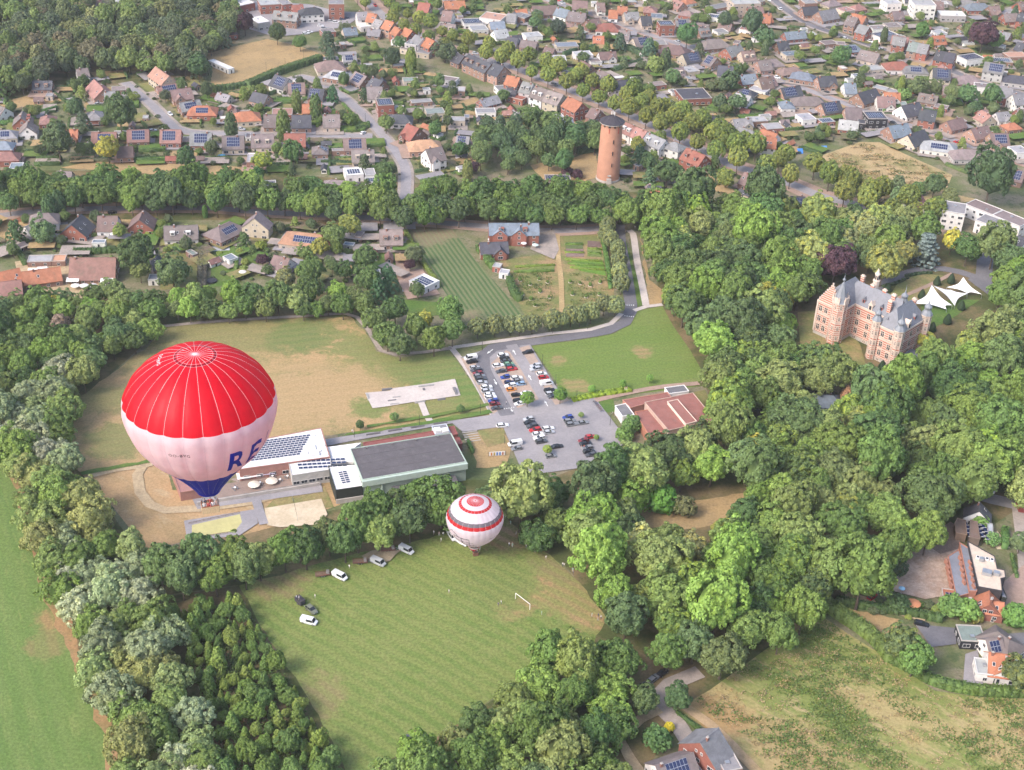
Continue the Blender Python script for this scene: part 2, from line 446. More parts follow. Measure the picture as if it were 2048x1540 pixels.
m_sport = groundmat('dry_sports_turf', (.38, .255, .13), (.175, .18, .07), (.25, .2, .1), .035, .12, (.46, .66), patches=[w(560, 652, 30, (.2, .185, .075)), w(600, 672, 16, (.13, .165, .055)), w(800, 715, 30, (.155, .18, .06)), w(870, 800, 22, (.17, .185, .065)), w(930, 760, 14, (.12, .18, .05)), w(240, 880, 14, (.17, .175, .07)), w(640, 850, 14, (.2, .185, .08)), w(330, 720, 18, (.21, .19, .085)), w(200, 800, 10, (.2, .18, .08)), w(680, 790, 24, (.36, .25, .13)), w(590, 800, 26, (.36, .25, .13)), w(900, 730, 12, (.13, .18, .055)), w(950, 790, 9, (.12, .18, .05)), w(740, 815, 8, (.14, .18, .055)), w(840, 735, 14, (.15, .18, .06)), w(400, 665, 24, (.2, .185, .075)), w(715, 690, 12, (.18, .19, .07)), w(870, 765, 8, (.13, .18, .055))], rows=(R(16), .07, (.27, .21, .1), 4.0, .2), streak=(R(16), .6))
sheet('sports_field', 'f', [(320, 652), (520, 640), (700, 633), (728, 660), (752, 702), (800, 716), (900, 700), (930, 745), (985, 832), (860, 850), (700, 866), (645, 870), (560, 880), (330, 915), (160, 945), (130, 900), (118, 830), (190, 770), (300, 690)], m_sport, rough=.6)
m_stony = groundmat('dry_yard', (.39, .255, .135), (.29, .205, .105), (.4, .3, .18), .07, .2, streak=(R(-30), .5))
sheet('dry_yard', 'f', [(165, 950), (330, 920), (345, 980), (500, 1000), (665, 960), (680, 1010), (560, 1050), (470, 1075), (380, 1080), (280, 1105), (262, 1060), (215, 1000)], m_stony)
m_landing = groundmat('mown_meadow', (.15, .19, .055), (.122, .175, .045), (.18, .2, .068), .025, .14, (.35, .65), patches=[w(1110, 1165, 9, (.33, .2, .11)), w(1060, 1190, 7, (.3, .21, .1)), w(1030, 1205, 8, (.29, .2, .1)), w(1175, 1225, 9, (.33, .21, .115)), w(1010, 1075, 9, (.27, .19, .1)), w(1000, 1065, 5, (.36, .26, .16)), w(1150, 1190, 12, (.24, .19, .085)), w(560, 1160, 10, (.22, .17, .085)), w(1120, 1130, 11, (.2, .17, .08)), w(640, 1390, 9, (.22, .185, .085)), w(1000, 1170, 13, (.13, .17, .05))], var=.32, third=(.5, .68), rows=(R(-35), .075, (.185, .205, .066), 3.5, .6))
sheet('landing_meadow', 'f', [(478, 1172), (560, 1150), (700, 1110), (860, 1076), (960, 1045), (1012, 1035), (1060, 1080), (1140, 1145), (1215, 1235), (1180, 1300), (1010, 1380), (880, 1470), (700, 1560), (690, 1530), (600, 1370), (540, 1280)], m_landing, rough=.4)
m_lawn = groundmat('park_lawn', (.13, .185, .045), (.165, .2, .058), (.2, .19, .08), .04, .15, (.4, .65), patches=[w(1285, 705, 5, (.3, .21, .11)), w(1115, 720, 4, (.28, .21, .1)), w(1150, 770, 6, (.28, .21, .1))], streak=(R(10), .3), third=(.6, .78), rows=(R(14), .1, (.13, .19, .05), 1.5, .4))
sheet('park_lawn', 'f', [(1062, 690), (1150, 682), (1230, 667), (1262, 642), (1272, 622), (1325, 612), (1345, 650), (1380, 700), (1420, 770), (1300, 785), (1150, 800), (1128, 790), (1100, 745)], m_lawn)
_a, _b = G(858, 459), G(985, 636); CROPA = math.atan2(_b.y - _a.y, _b.x - _a.x)
m_crop = groundmat('row_crop', (.075, .125, .045), (.062, .11, .04), None, .05, .3, rows=(CROPA, .15, (.19, .19, .1), .8, .7), patches=[w(860, 470, 12, (.2, .16, .1)), w(895, 465, 7, (.21, .165, .1)), w(835, 463, 6, (.21, .165, .1)), w(940, 635, 7, (.25, .2, .12))], var=.15)
sheet('crop_field', 'f', [(812, 460), (905, 458), (950, 520), (1048, 630), (1020, 640), (935, 648), (880, 570)], m_crop)
m_kgard = groundmat('kitchen_garden', (.16, .17, .06), (.29, .2, .105), (.1, .14, .045), .06, .2, (.4, .6))
sheet('kitchen_garden', 'f', [(1000, 520), (1110, 505), (1115, 470), (1215, 465), (1228, 540), (1228, 610), (1130, 635), (1050, 632), (1030, 590)], m_kgard)
m_meadow = groundmat('rough_meadow', (.34, .275, .125), (.18, .21, .062), (.38, .29, .155), .035, .35, (.42, .54), streak=(R(-38), .3), patches=[w(1440, 1440, 10, (.33, .21, .1)), w(1590, 1510, 14, (.33, .25, .12))], third=(.52, .66))
sheet('rough_meadow', 'f', [(1640, 1230), (1700, 1270), (1780, 1320), (1870, 1382), (1960, 1395), (2100, 1400), (2100, 1600), (1560, 1600), (1450, 1480), (1350, 1420), (1420, 1380), (1530, 1300)], m_meadow)
m_meadow2 = groundmat('straw_meadow', (.38, .28, .15), (.2, .185, .075), (.3, .22, .11), .05, .2, (.45, .65))
sheet('straw_meadow', 'f', [(1640, 312), (1720, 284), (1760, 285), (1840, 322), (1905, 350), (1890, 385), (1960, 400), (1860, 415), (1760, 410), (1690, 385)], m_meadow2)
m_dry = groundmat('parched_grass', (.36, .25, .125), (.3, .215, .11), (.24, .17, .1), .05, .2)
for nm, pts in (('parched_field', [(412, 108), (470, 92), (535, 78), (600, 92), (652, 112), (625, 124), (560, 145), (520, 168), (470, 180), (420, 176), (425, 145)]),
                ('parched_plot', [(0, 205), (60, 190), (120, 190), (130, 200), (60, 215), (5, 222)]),
                ('parched_plot', [(180, 145), (250, 140), (245, 152), (190, 155)]),
                ('parched_plot', [(170, 205), (210, 200), (205, 216), (165, 218)]),
                ('ochre_strip', [(120, 335), (200, 322), (350, 328), (500, 335), (515, 350), (350, 352), (200, 342)]),
                ('parched_plot', [(1060, 330), (1140, 318), (1190, 300), (1200, 352), (1150, 368), (1090, 365)]),
                ('parched_plot', [(1355, 335), (1430, 345), (1470, 365), (1440, 385), (1390, 372)]),
                ('parched_plot', [(0, 430), (50, 425), (30, 500), (0, 500)]),
                ('parched_plot', [(1672, 1212), (1800, 1240), (1790, 1275), (1760, 1290)]),
                ('parched_plot', [(1275, 1010), (1400, 1000), (1500, 985), (1480, 1040), (1380, 1060), (1290, 1055)]),
                ('parched_plot', [(1280, 470), (1300, 560), (1330, 585), (1322, 612), (1298, 612)]),
                ('parched_plot', [(935, 868), (1005, 855), (1022, 900), (1010, 935), (955, 935)])):
    sheet(nm, 'f', pts, m_dry, rough=.5)
m_glawn = groundmat('garden_lawn', (.085, .15, .035), (.12, .165, .045), None, .1, .3)
m_glawn2 = groundmat('garden_lawn_dry', (.17, .18, .065), (.26, .2, .095), None, .1, .3)
for pts, mm in (([(735, 505), (790, 505), (795, 540), (770, 560), (735, 545)], m_glawn), ([(800, 600), (875, 605), (880, 630), (820, 640)], m_glawn),
                ([(325, 505), (398, 505), (400, 575), (320, 580)], m_glawn2), ([(425, 490), (470, 490), (470, 570), (420, 575)], m_glawn),
                ([(478, 500), (520, 500), (515, 545), (478, 550)], m_glawn), ([(185, 475), (238, 475), (238, 500), (160, 505)], m_glawn2),
                ([(580, 500), (630, 500), (620, 525), (595, 528)], m_glawn2), ([(1780, 590), (1800, 560), (1850, 548), (1890, 552), (1870, 590), (1820, 605)], m_glawn2),
                ([(1840, 610), (1900, 600), (1960, 600), (1900, 640), (1860, 660)], m_glawn), ([(1240, 480), (1252, 480), (1290, 610), (1276, 612)], m_glawn),
                ([(1196, 802), (1226, 798), (1232, 824), (1205, 826)], m_glawn), ([(955, 862), (1000, 853), (1014, 885), (975, 895)], m_glawn2),
                ([(1385, 785), (1410, 780), (1430, 835), (1415, 840)], m_glawn2), ([(560, 985), (650, 975), (668, 1015), (520, 1030)], m_glawn2)):
    sheet('lawn', 'f', pts, mm)

# ---- hard surfaces
m_asph = groundmat('asphalt', (.14, .136, .15), (.175, .168, .178), None, .05, .4, var=.12)
m_asph2 = groundmat('light_asphalt', (.245, .23, .238), (.3, .278, .282), None, .05, .4, var=.1)
m_pave = groundmat('paving', (.34, .285, .25), (.26, .225, .2), None, .12, .4, var=.15)
m_pink = groundmat('clay_paving', (.36, .25, .2), (.3, .215, .17), None, .1, .4, var=.15)
m_sand = groundmat('sand', (.56, .46, .33), (.48, .39, .27), None, .2, .4, var=.12)
m_conc = groundmat('concrete_slab', (.46, .4, .37), (.52, .46, .42), None, .1, .4, var=.1)
m_gravel = groundmat('gravel', (.42, .32, .2), (.35, .265, .165), None, .2, .5, var=.2)
m_mark = nmat('road_paint', (.72, .71, .69), .6, .1, 1)
def street(pts, width, verge=2.0, mat=None):
    ribbon('pavement', 'f', pts, width + verge * 2, m_pink if verge > 2.5 else m_pave)
    _, C = ribbon('road', 'f', pts, width, mat or m_asph)
    for s in (-1, 1):
        ribbon('kerb', 'f', [(p.x, p.y) for p in C], .25, M['concrete'], world=True, height=.1, off=s * (width / 2 + .13), reg=False, z=.03, step=30)
    return C
AVENUE = street([(715, -20), (764, 30), (850, 76), (906, 102), (1020, 133), (1071, 153), (1198, 204), (1294, 246), (1426, 311), (1464, 331), (1566, 362), (1640, 392), (1720, 412), (1815, 443), (1870, 470)], 7.0, 4.5, m_asph2)
street([(578, 160), (607, 153), (672, 184), (726, 228), (764, 269), (800, 315), (812, 345), (810, 400)], 5.0, 1.4, m_asph2)
street([(250, 165), (305, 211), (340, 246), (376, 264), (520, 269), (640, 271), (745, 272)], 5.0, 1.6, m_asph2)
STREET4 = street([(1070, -8), (1109, 5), (1198, 33), (1274, 61), (1350, 86), (1401, 104), (1464, 125), (1533, 152), (1604, 176), (1680, 204), (1757, 231), (1858, 264), (1960, 299), (2070, 333)], 5.2, 2.6, m_asph2)
STREET5 = street([(1530, -20), (1558, 8), (1617, 48), (1685, 72), (1782, 104), (1884, 135), (1960, 164), (2070, 196)], 5.2, 2.2)
STREET6 = street([(1850, -12), (1878, 0), (1960, 25), (2070, 66)], 5.2, 2.0, m_asph2)
street([(560, 10), (600, 45), (690, 28), (760, 35)], 6.0, 1.2, m_asph2)
street([(-40, 436), (130, 420), (400, 417), (520, 425), (700, 434), (900, 448), (1100, 462), (1238, 455)], 5.0, 2.8, m_asph2)
ribbon('path', 'f', [(1238, 440), (1300, 445), (1400, 470)], 4, m_pave)
DRIVE = ribbon('road', 'f', [(1238, 450), (1241, 487), (1251, 540), (1259, 591), (1262, 622), (1250, 646), (1213, 663), (1122, 677), (1040, 688), (990, 696)], 5.2, m_asph)[1]
ribbon('path', 'f', [(1258, 461), (1266, 468), (1274, 522), (1284, 570), (1292, 612)], 3.0, m_conc)
ribbon('path', 'f', [(1268, 622), (1292, 614), (1325, 610)], 2.2, m_conc)
ribbon('path', 'f', [(898, 697), (960, 688), (1020, 680), (1100, 668), (1180, 660), (1222, 648), (1243, 628)], 2.2, m_conc)
ribbon('path', 'f', [(903, 697), (920, 718), (945, 755), (968, 795), (988, 834)], 2.4, m_conc)
ribbon('path', 'f', [(310, 655), (400, 646), (520, 638), (620, 632), (690, 628), (714, 635), (738, 662), (762, 702), (790, 710), (850, 705), (903, 697)], 2.0, m_pave)
ribbon('path', 'f', [(842, 805), (852, 830), (864, 850)], 2.4, m_conc)
ribbon('path', 'f', [(1115, 470), (1117, 520), (1122, 560), (1124, 630)], 2.2, groundmat('straw_path', STRAW, TAN))
ribbon('track', 'f', [(335, 920), (290, 928), (275, 950), (280, 985), (300, 1010), (330, 1022), (400, 1018), (500, 1005), (560, 990)], 3.6, m_gravel)
ribbon('track', 'f', [(175, 952), (230, 938), (290, 930), (340, 915)], 4.0, m_gravel)
ribbon('track', 'f', [(1530, 800), (1600, 820), (1660, 850)], 3, m_gravel)
# park drive behind the château
ribbon('road', 'f', [(1640, 600), (1705, 600), (1750, 578), (1800, 552), (1860, 537), (1920, 545), (1965, 560)], 5.0, m_asph)
ribbon('road', 'f', [(1965, 575), (1968, 545), (1972, 510), (1985, 490)], 7.0, m_asph)
ribbon('path', 'f', [(1790, 600), (1850, 575), (1905, 548)], 2.0, m_pink)
sheet('forecourt', 'f', [(1960, 545), (2000, 560), (2010, 585), (1975, 590), (1935, 560)], m_asph)
sheet('forecourt', 'f', [(1595, 625), (1660, 620), (1720, 690), (1740, 760), (1700, 770), (1600, 690)], m_glawn2)
# car park
sheet('car_park', 'f', [(921, 716), (970, 700), (1060, 690), (1128, 800), (1150, 800), (1192, 796), (1212, 833), (1242, 862), (1245, 890), (1210, 930), (1070, 950), (1040, 935), (1000, 840), (985, 836)], m_asph2)
m_lot = groundmat('parking_bays', (.40, .30, .24), (.34, .265, .215), None, .2, .5, var=.12)
for pts in ([(922, 718), (948, 713), (1003, 818), (986, 830)], [(982, 728), (1012, 702), (1028, 708), (1078, 800), (1035, 818)], [(1038, 697), (1058, 692), (1108, 780), (1140, 802), (1110, 812)]):
    sheet('parking_bay', 'f', pts, m_lot)
ribbon('road', 'f', [(1035, 688), (985, 697), (965, 714), (967, 740), (985, 775), (1015, 832)], 5.6, m_asph)
ribbon('road', 'f', [(1022, 691), (1045, 725), (1075, 775), (1100, 815)], 4.6, m_asph2)
sheet('access_road', 'f', [(650, 880), (740, 866), (990, 830), (1020, 838), (1005, 855), (925, 865), (905, 848), (700, 884), (655, 893)], m_asph2)
sheet('access_road', 'f', [(1100, 813), (1190, 797), (1240, 862), (1190, 905), (1060, 940), (1030, 900), (1005, 850)], m_asph2)
ribbon('path', 'f', [(1190, 802), (1260, 786), (1330, 774), (1420, 766)], 2.6, m_pink)
for pts in ([(981, 716), (1008, 702), (1000, 722), (985, 724)], [(1035, 812), (1076, 806), (1078, 814), (1040, 822)], [(990, 862), (1020, 858), (1022, 866), (1002, 870)], [(1150, 836), (1168, 833), (1172, 842), (1155, 846)], [(1142, 862), (1160, 858), (1166, 868), (1146, 870)], [(1178, 882), (1200, 878), (1205, 890), (1185, 892)], [(1084, 904), (1104, 898), (1110, 912), (1090, 914)], [(985, 826), (1000, 824), (1003, 831), (990, 834)]):
    P = [G(*p) for p in pts]; mb = MB(); mb.prism([(p.x, p.y) for p in P], 0, .14); o = mb.obj('planting_island', m_glawn2); o['kind'] = 'structure'
# sports courts
sheet('skate_park', 'f', [(730, 787), (780, 783), (785, 778), (860, 768), (910, 759), (921, 792), (880, 798), (835, 804), (775, 814), (745, 818)], m_conc)
sheet('sand_court', 'f', [(529, 1018), (643, 999), (655, 1030), (640, 1050), (560, 1056), (535, 1052)], m_sand)
sheet('grey_border', 'f', [(368, 1043), (510, 1020), (516, 1048), (480, 1072), (375, 1085)], m_asph2)
sheet('yellow_court', 'f', [(384, 1052), (480, 1030), (484, 1046), (470, 1064), (384, 1078)], groundmat('yellow_court', (.47, .43, .2), (.42, .38, .18), None, .2, .4, var=.06))
sheet('terrace', 'f', [(385, 1000), (640, 960), (646, 985), (520, 1003), (395, 1020)], m_asph2)
sheet('terrace', 'f', [(460, 960), (585, 935), (590, 955), (500, 975)], groundmat('timber_deck', (.24, .2, .18), (.3, .25, .22)))
ribbon('path', 'f', [(512, 1000), (518, 1020), (528, 1050)], 3.0, m_asph2)
# lower right: lane, yards, demolition ground
ribbon('lane', 'f', [(1400, 1345), (1340, 1370), (1310, 1400), (1330, 1425), (1355, 1450), (1380, 1490)], 5.0, m_pave)
ribbon('lane', 'f', [(1320, 1420), (1280, 1440), (1240, 1480), (1290, 1560)], 3.0, m_gravel)
ribbon('track', 'f', [(1345, 1400), (1420, 1450), (1500, 1530), (1540, 1570)], 3.0, groundmat('sandy_track', (.38, .27, .17), TAN))
ribbon('road', 'f', [(1930, 985), (1985, 1000), (2030, 1010), (2080, 1030)], 6.0, m_asph2)
ribbon('road', 'f', [(2036, 960), (2040, 1020), (2048, 1080), (2060, 1200)], 5.5, m_pave)
sheet('cycle_crossing', 'f', [(2029, 1000), (2042, 1000), (2049, 1028), (2036, 1026)], nmat('red_asphalt', (.32, .07, .06), .85, .1))
sheet('demolition_yard', 'f', [(1760, 1160), (1840, 1085), (1900, 1060), (1920, 1110), (1910, 1190), (1850, 1200), (1790, 1185)], groundmat('rubble_ground', (.44, .34, .28), (.36, .26, .2), (.3, .24, .2), .2, .5))
sheet('dirt_yard', 'f', [(1845, 1085), (1900, 1045), (1925, 1060), (1915, 1100), (1880, 1110)], groundmat('dirt', (.25, .18, .14), (.2, .15, .12)))
sheet('building_yard', 'f', [(1990, 1180), (2060, 1120), (2060, 1230), (2010, 1230)], m_pink)
ribbon('lane', 'f', [(1690, 1190), (1740, 1203), (1790, 1225), (1850, 1240)], 2.6, m_gravel)
sheet('asphalt_yard', 'f', [(1830, 1250), (1912, 1258), (1912, 1290), (1862, 1296)], m_asph)
sheet('asphalt_yard', 'f', [(2010, 1270), (2070, 1265), (2070, 1330), (2025, 1315)], m_asph)
sheet('terrace', 'f', [(1930, 1310), (1955, 1302), (1965, 1368), (2010, 1385), (1925, 1375)], m_asph2)
sheet('yard', 'f', [(30, 525), (130, 510), (240, 530), (230, 590), (150, 600), (40, 570)], m_gravel)
sheet('yard', 'f', [(455, 455), (520, 470), (540, 500), (440, 490)], m_pave)
sheet('yard', 'f', [(480, 0), (620, 10), (720, 35), (690, 55), (600, 70), (550, 75), (500, 60), (460, 30)], m_asph2)
sheet('yard', 'f', [(1060, 500), (1075, 470), (1108, 460), (1118, 500), (1108, 520)], m_pave)
sheet('pool_terrace', 'f', [(790, 520), (800, 505), (820, 540), (845, 540), (880, 590), (815, 600), (795, 560)], m_pink)
# vegetable beds
for (pts, c) in (([(1132, 485), (1165, 485), (1166, 498), (1131, 498)], (.10, .13, .05)), ([(1132, 498), (1167, 499), (1168, 514), (1132, 514)], (.2, .14, .12)), ([(1175, 482), (1200, 484), (1202, 495), (1175, 494)], (.15, .1, .09)), ([(1174, 496), (1202, 497), (1203, 514), (1175, 513)], (.13, .17, .05)),
                 ([(1140, 520), (1205, 522), (1212, 552), (1160, 542)], (.11, .2, .03)), ([(1060, 530), (1110, 528), (1108, 540), (1060, 542)], (.15, .18, .05))):
    P = [G(*p) for p in pts]; mb = MB(); mb.prism([(p.x, p.y) for p in P], 0, .22 + lay() * .1)
    o = mb.obj('vegetable_bed', M['ownrough'], None, c); o['kind'] = 'structure'
# ---- painted road markings
def mark(t, pts):
    P = [TG(t, *p) for p in pts]; mb = MB(); mb.sheet([(p.x, p.y) for p in P], LAYER[0] + .03); o = mb.obj('road_marking', m_mark); o['kind'] = 'structure'
def arrow(x, y, x2, y2, wid=.55):
    a, b = TG('P', x, y), TG('P', x2, y2); d = (b - a).normalized(); n = Vector((-d.y, d.x, 0)); L = (b - a).length
    pts = [a + n * .16, a + d * L * .55 + n * .16, a + d * L * .55 + n * wid, b, a + d * L * .55 - n * wid, a + d * L * .55 - n * .16, a - n * .16]
    mb = MB(); mb.add([(p.x, p.y, LAYER[0] + .03) for p in pts], [(0, 1, 5, 6), (1, 2, 3), (1, 3, 5), (5, 3, 4)]); o = mb.obj('road_arrow', m_mark); o['kind'] = 'structure'
for a in ((488, 62, 418, 112), (748, 122, 712, 64), (925, 412, 890, 348), (500, 402, 532, 466), (1112, 708, 1074, 644), (690, 735, 712, 772)): arrow(*a)
for i in range(5):
    mark('P', [(612 + i * 26, 736 - i * 4), (624 + i * 26, 734 - i * 4), (626 + i * 26, 741 - i * 4), (614 + i * 26, 743 - i * 4)])
    for yy, k in ((912, 0), (996, 1)):
        x0 = 900 + i * 17; mark('21', [(x0, yy + i * k * 2), (x0 + 8, yy + i * k * 2), (x0 + 9, yy + 6 + i * k * 2), (x0 + 1, yy + 6 + i * k * 2)])

# mown green strips beside the access road
for pts in ([(690, 868), (860, 843), (980, 820), (984, 828), (860, 850), (690, 874)], [(735, 852), (880, 828), (975, 808), (978, 813), (880, 834), (735, 857)], [(160, 945), (330, 917), (335, 922), (165, 951)]):
    sheet('grass_strip', 'f', pts, m_glawn, rough=.4)

sheet('bare_patch', '12', [(835, 1360), (900, 1325), (985, 1305), (1080, 1318), (1150, 1312), (1110, 1345), (1060, 1392), (1010, 1405), (930, 1400), (880, 1385)], groundmat('dry_earth', (.36, .29, .21), (.3, .24, .15)), rough=.5)
# ================================================================ HOUSES
ROOF = dict(rb=(.25, .135, .115), br=(.17, .115, .105), gb=(.18, .145, .14), gr=(.19, .185, .19), dk=(.062, .062, .075), bl=(.15, .175, .21), tn=(.35, .2, .125), **{'or': (.37, .15, .085)},
            sa=(.38, .22, .165), wh=(.66, .63, .61), re=(.26, .10, .075), pk=(.29, .165, .145), gn=(.2, .24, .22), lg=(.34, .335, .34))
ROOFN = dict(rb='red-brown', br='brown', gb='grey-brown', gr='grey', dk='dark slate', bl='blue-grey', tn='tan tiled', sa='salmon', wh='white', re='red tiled', pk='pinkish', gn='greenish grey', lg='light grey', **{'or': 'orange tiled'})
WALL = dict(b=(.25, .15, .115), r=(.275, .11, .082), w=(.7, .67, .64), e=(.48, .4, .32), p=(.36, .225, .175), g=(.38, .365, .35), k=(.03, .03, .035))
WALLN = dict(b='brown brick', r='red brick', w='white', e='beige', p='pink brick', g='grey', k='black')
def _win(wd, ht, door=False):
    mb = MB(); t = .09
    mb.box((0, 0, 0), (wd - .1, .05, ht - .1), 0, 1)
    for s in (-1, 1):
        mb.box((s * (wd / 2 - t / 2), -.02, 0), (t, .1, ht), 0, 0); mb.box((0, -.022, s * (ht / 2 - t / 2)), (wd - 2 * t, .1, t), 0, 0)
    if not door: mb.box((0, -.021, 0), (.06, .1, ht - 2 * t), 0, 0)
    return mb.mesh('window_mesh', [M['frame'], M['glass']])
WIN = {'w': _win(1.25, 1.25), 'b': _win(2.2, 1.35), 'd': _win(1.0, 2.1, True), 's': _win(.8, .95), 't': _win(.95, 2.0)}
def _skyl():
    mb = MB(); mb.box((0, 0, .04), (.9, 1.2, .1), 0, 0); mb.box((0, 0, .1), (.72, 1.0, .04), 0, 1); return mb.mesh('skylight_mesh', [M['frame'], M['glass']])
SKYL = _skyl()
_ch = MB(); _ch.box((0, 0, .5), (.7, .55, 1.6), 0, 0); _ch.box((0, 0, 1.36), (.82, .66, .12), 0, 1); _ch.tube([(0, 0, 1.4), (0, 0, 1.75)], .13, 6, 1)
CHIM = _ch.mesh('chimney_mesh', [nmat('chimney_brick', (.26, .13, .1), .9, .2, 3), M['concrete']])
def solar_panels(parent, c, ex, ey, nx, ny, pw=1.0, ph=1.65, gap=.06, name='solar_array', single=False):
    """c: centre of the array, ex/ey: unit vectors in the plane; each panel a slab of its own"""
    c, ex, ey = Vector(c), Vector(ex), Vector(ey); n = ex.cross(ey).normalized()
    mb = MB()
    for i in range(nx):
        for j in range(ny):
            q = c + ex * ((i - (nx - 1) / 2) * (pw + gap)) + ey * ((j - (ny - 1) / 2) * (ph + gap))
            if single: mb = MB()
            for (k, h0, h1, m) in ((1.0, .03, .08, 1), (.93, .081, .095, 0)):
                a, b = ex * (pw / 2 * k), ey * (ph / 2 * k)
                vs = [q - a - b + n * h0, q + a - b + n * h0, q + a + b + n * h0, q - a + b + n * h0, q - a - b + n * h1, q + a - b + n * h1, q + a + b + n * h1, q - a + b + n * h1]
                mb.add(vs, [(4, 5, 6, 7), (0, 1, 5, 4), (1, 2, 6, 5), (2, 3, 7, 6), (3, 0, 4, 7)], m)
            if single: mb.obj('solar_panel', [M['solar'], M['solarframe']], parent)
    if not single:
        o = mb.obj(name, [M['solar'], M['solarframe']], parent); o['kind'] = 'stuff'
HOUSES = []
def house(t, x1, y1, x2, y2, wd, kind, rc, wc, flags='', cat='house', name='house'):
    F = set(flags.split()); two = '2' in F
    rg = random.Random(int(x1 * 7 + y1 * 13 + ord(t[0]) * 31))
    eave = 5.4 if two else (2.3 if 'l' in F else 3.1)
    for fl in flags.split():
        if fl[0] == 'h' and fl[1:]: eave = float(fl[1:])
    rise = wd * (.30 if kind == 'h' else .42)
    if kind == 'f':
        rise = 0
        if cat == 'house': cat, name = ('outbuilding', 'outbuilding') if eave <= 3.2 else (('apartment building', 'apartment_building') if eave >= 9 else (cat, name))
    zr = eave + rise
    A, B = TG(t, x1, y1, zr), TG(t, x2, y2, zr)
    d = B - A; L = max(d.length, .6); a = math.atan2(d.y, d.x); c = (A + B) / 2
    if kind == 'h': L = L + wd * .8
    elif kind == 'g': L = max(L, 5)
    ca, sa = math.cos(a), math.sin(a)
    root = empty(name, (c.x, c.y, 0), a)
    FOOT.append((c.x, c.y, max(L, wd) / 2 + .5)); HOUSES.append((c.x, c.y, a, L, wd))
    hl, hw = L / 2, wd / 2
    wcol, rcol = vary(rg, WALL[wc], .85, 1.12), vary(rg, ROOF[rc], .9, 1.12 if rc in ('or', 'wh', 'sa', 're', 'lg') else 1.4)
    mb = MB()
    if kind == 'g':
        z2 = zr - .2
        vs = []
        for x in (-hl, hl): vs += [(x, -hw, -.2), (x, hw, -.2), (x, hw, eave), (x, 0, z2), (x, -hw, eave)]
        mb.add(vs, [(4, 3, 2, 1, 0), (5, 6, 7, 8, 9), (0, 1, 6, 5), (1, 2, 7, 6), (4, 0, 5, 9), (2, 3, 8, 7), (3, 4, 9, 8)])
    else: mb.box((0, 0, (eave - .2) / 2 - .1 if kind == 'h' else (eave + .0) / 2 - .1), (L, wd, eave + (.0 if kind == 'h' else .2)))
    mb.obj('wall', M['wall'], root, wcol)
    mb = MB(); o_ = .4; th = .2
    if kind == 'g':
        sl = (zr - eave) / hw
        for s in (-1, 1):
            e = (hw + o_) * s; ze = eave - o_ * sl + .1; zt = zr + .1
            top = [(-hl - .25, 0, zt), (hl + .25, 0, zt), (hl + .25, e, ze), (-hl - .25, e, ze)]
            vs = top + [(p[0], p[1], p[2] - th) for p in top]
            fs = [(0, 1, 2, 3), (7, 6, 5, 4), (0, 4, 5, 1), (1, 5, 6, 2), (2, 6, 7, 3), (3, 7, 4, 0)]
            if s > 0: pass
            else: fs = [tuple(reversed(f)) for f in fs]
            mb.add(vs, [tuple(reversed(f)) for f in fs])
        mb.box((0, 0, zr + .1), (L + .5, .3, .12))
    elif kind == 'h':
        rl = max(L / 2 - wd * .4, .05); ze = eave - .1
        e = [(-hl - o_, -hw - o_, ze), (hl + o_, -hw - o_, ze), (hl + o_, hw + o_, ze), (-hl - o_, hw + o_, ze), (-rl, 0, zr), (rl, 0, zr)]
        mb.add(e, [(0, 1, 5, 4), (2, 3, 4, 5), (1, 2, 5), (3, 0, 4), (3, 2, 1, 0)])
        mb.box((0, 0, zr), (rl * 2 + .2, .28, .14))
    else:
        mb.box((0, 0, eave + .1), (L + .1, wd + .1, .12))
        for s in (-1, 1):
            mb.box((0, s * (hw - .1), eave + .28), (L + .14, .26, .3), 0, 1); mb.box((s * (hl - .1), 0, eave + .281), (.26, wd - .3, .3), 0, 1)
    rf = mb.obj('roof', [M['flat'] if kind == 'f' else M['roof'], M['frame'] if wc in 'wg' else M['concrete']], root, rcol)
    # openings on the sides that can be seen
    tocam = Vector((-c.x, -c.y, 0)).normalized()
    sides = [((0, -1), L, hw, kind == 'g'), ((0, 1), L, hw, kind == 'g'), ((1, 0), wd, hl, False), ((-1, 0), wd, hl, False)]
    front = None; best = -2
    for (nx, ny), span, dist, _ in sides:
        dn = (nx * ca - ny * sa) * tocam.x + (nx * sa + ny * ca) * tocam.y
        if dn < .12: continue
        if ny and dn > best: best = dn; front = ny
        n = max(1, min(5, int(span / 3.3))); rz = math.atan2(ny, nx) + math.pi / 2
        rows = [1.45] + ([4.2] if eave > 5 else []) + ([7.0] if eave > 8 else [])
        if cat == 'shed': rows, n = [1.2], 1
        for ri, zz in enumerate(rows):
            if zz + .7 > eave: zz = eave - .8
            dpos = rg.randrange(n) if ri == 0 and rg.random() < .6 else -1
            for i in range(n):
                u = (i - (n - 1) / 2) * span / n
                k = 'd' if i == dpos else ('b' if rg.random() < .35 else 'w')
                z = 1.06 if k == 'd' else zz
                add('door' if k == 'd' else 'window', WIN[k], root, None, (nx * (dist + .02) - ny * u, ny * (dist + .02) + nx * u, z), rz)
        if nx and kind == 'g' and cat != 'shed':
            for u in ((0,) if wd < 9.5 else (-.9, .9)):
                add('window', WIN['s' if wd > 9.5 else 'w'], root, None, (nx * (dist + .02), nx * u, eave + rise * .32), rz)
    if front is None: front = -1
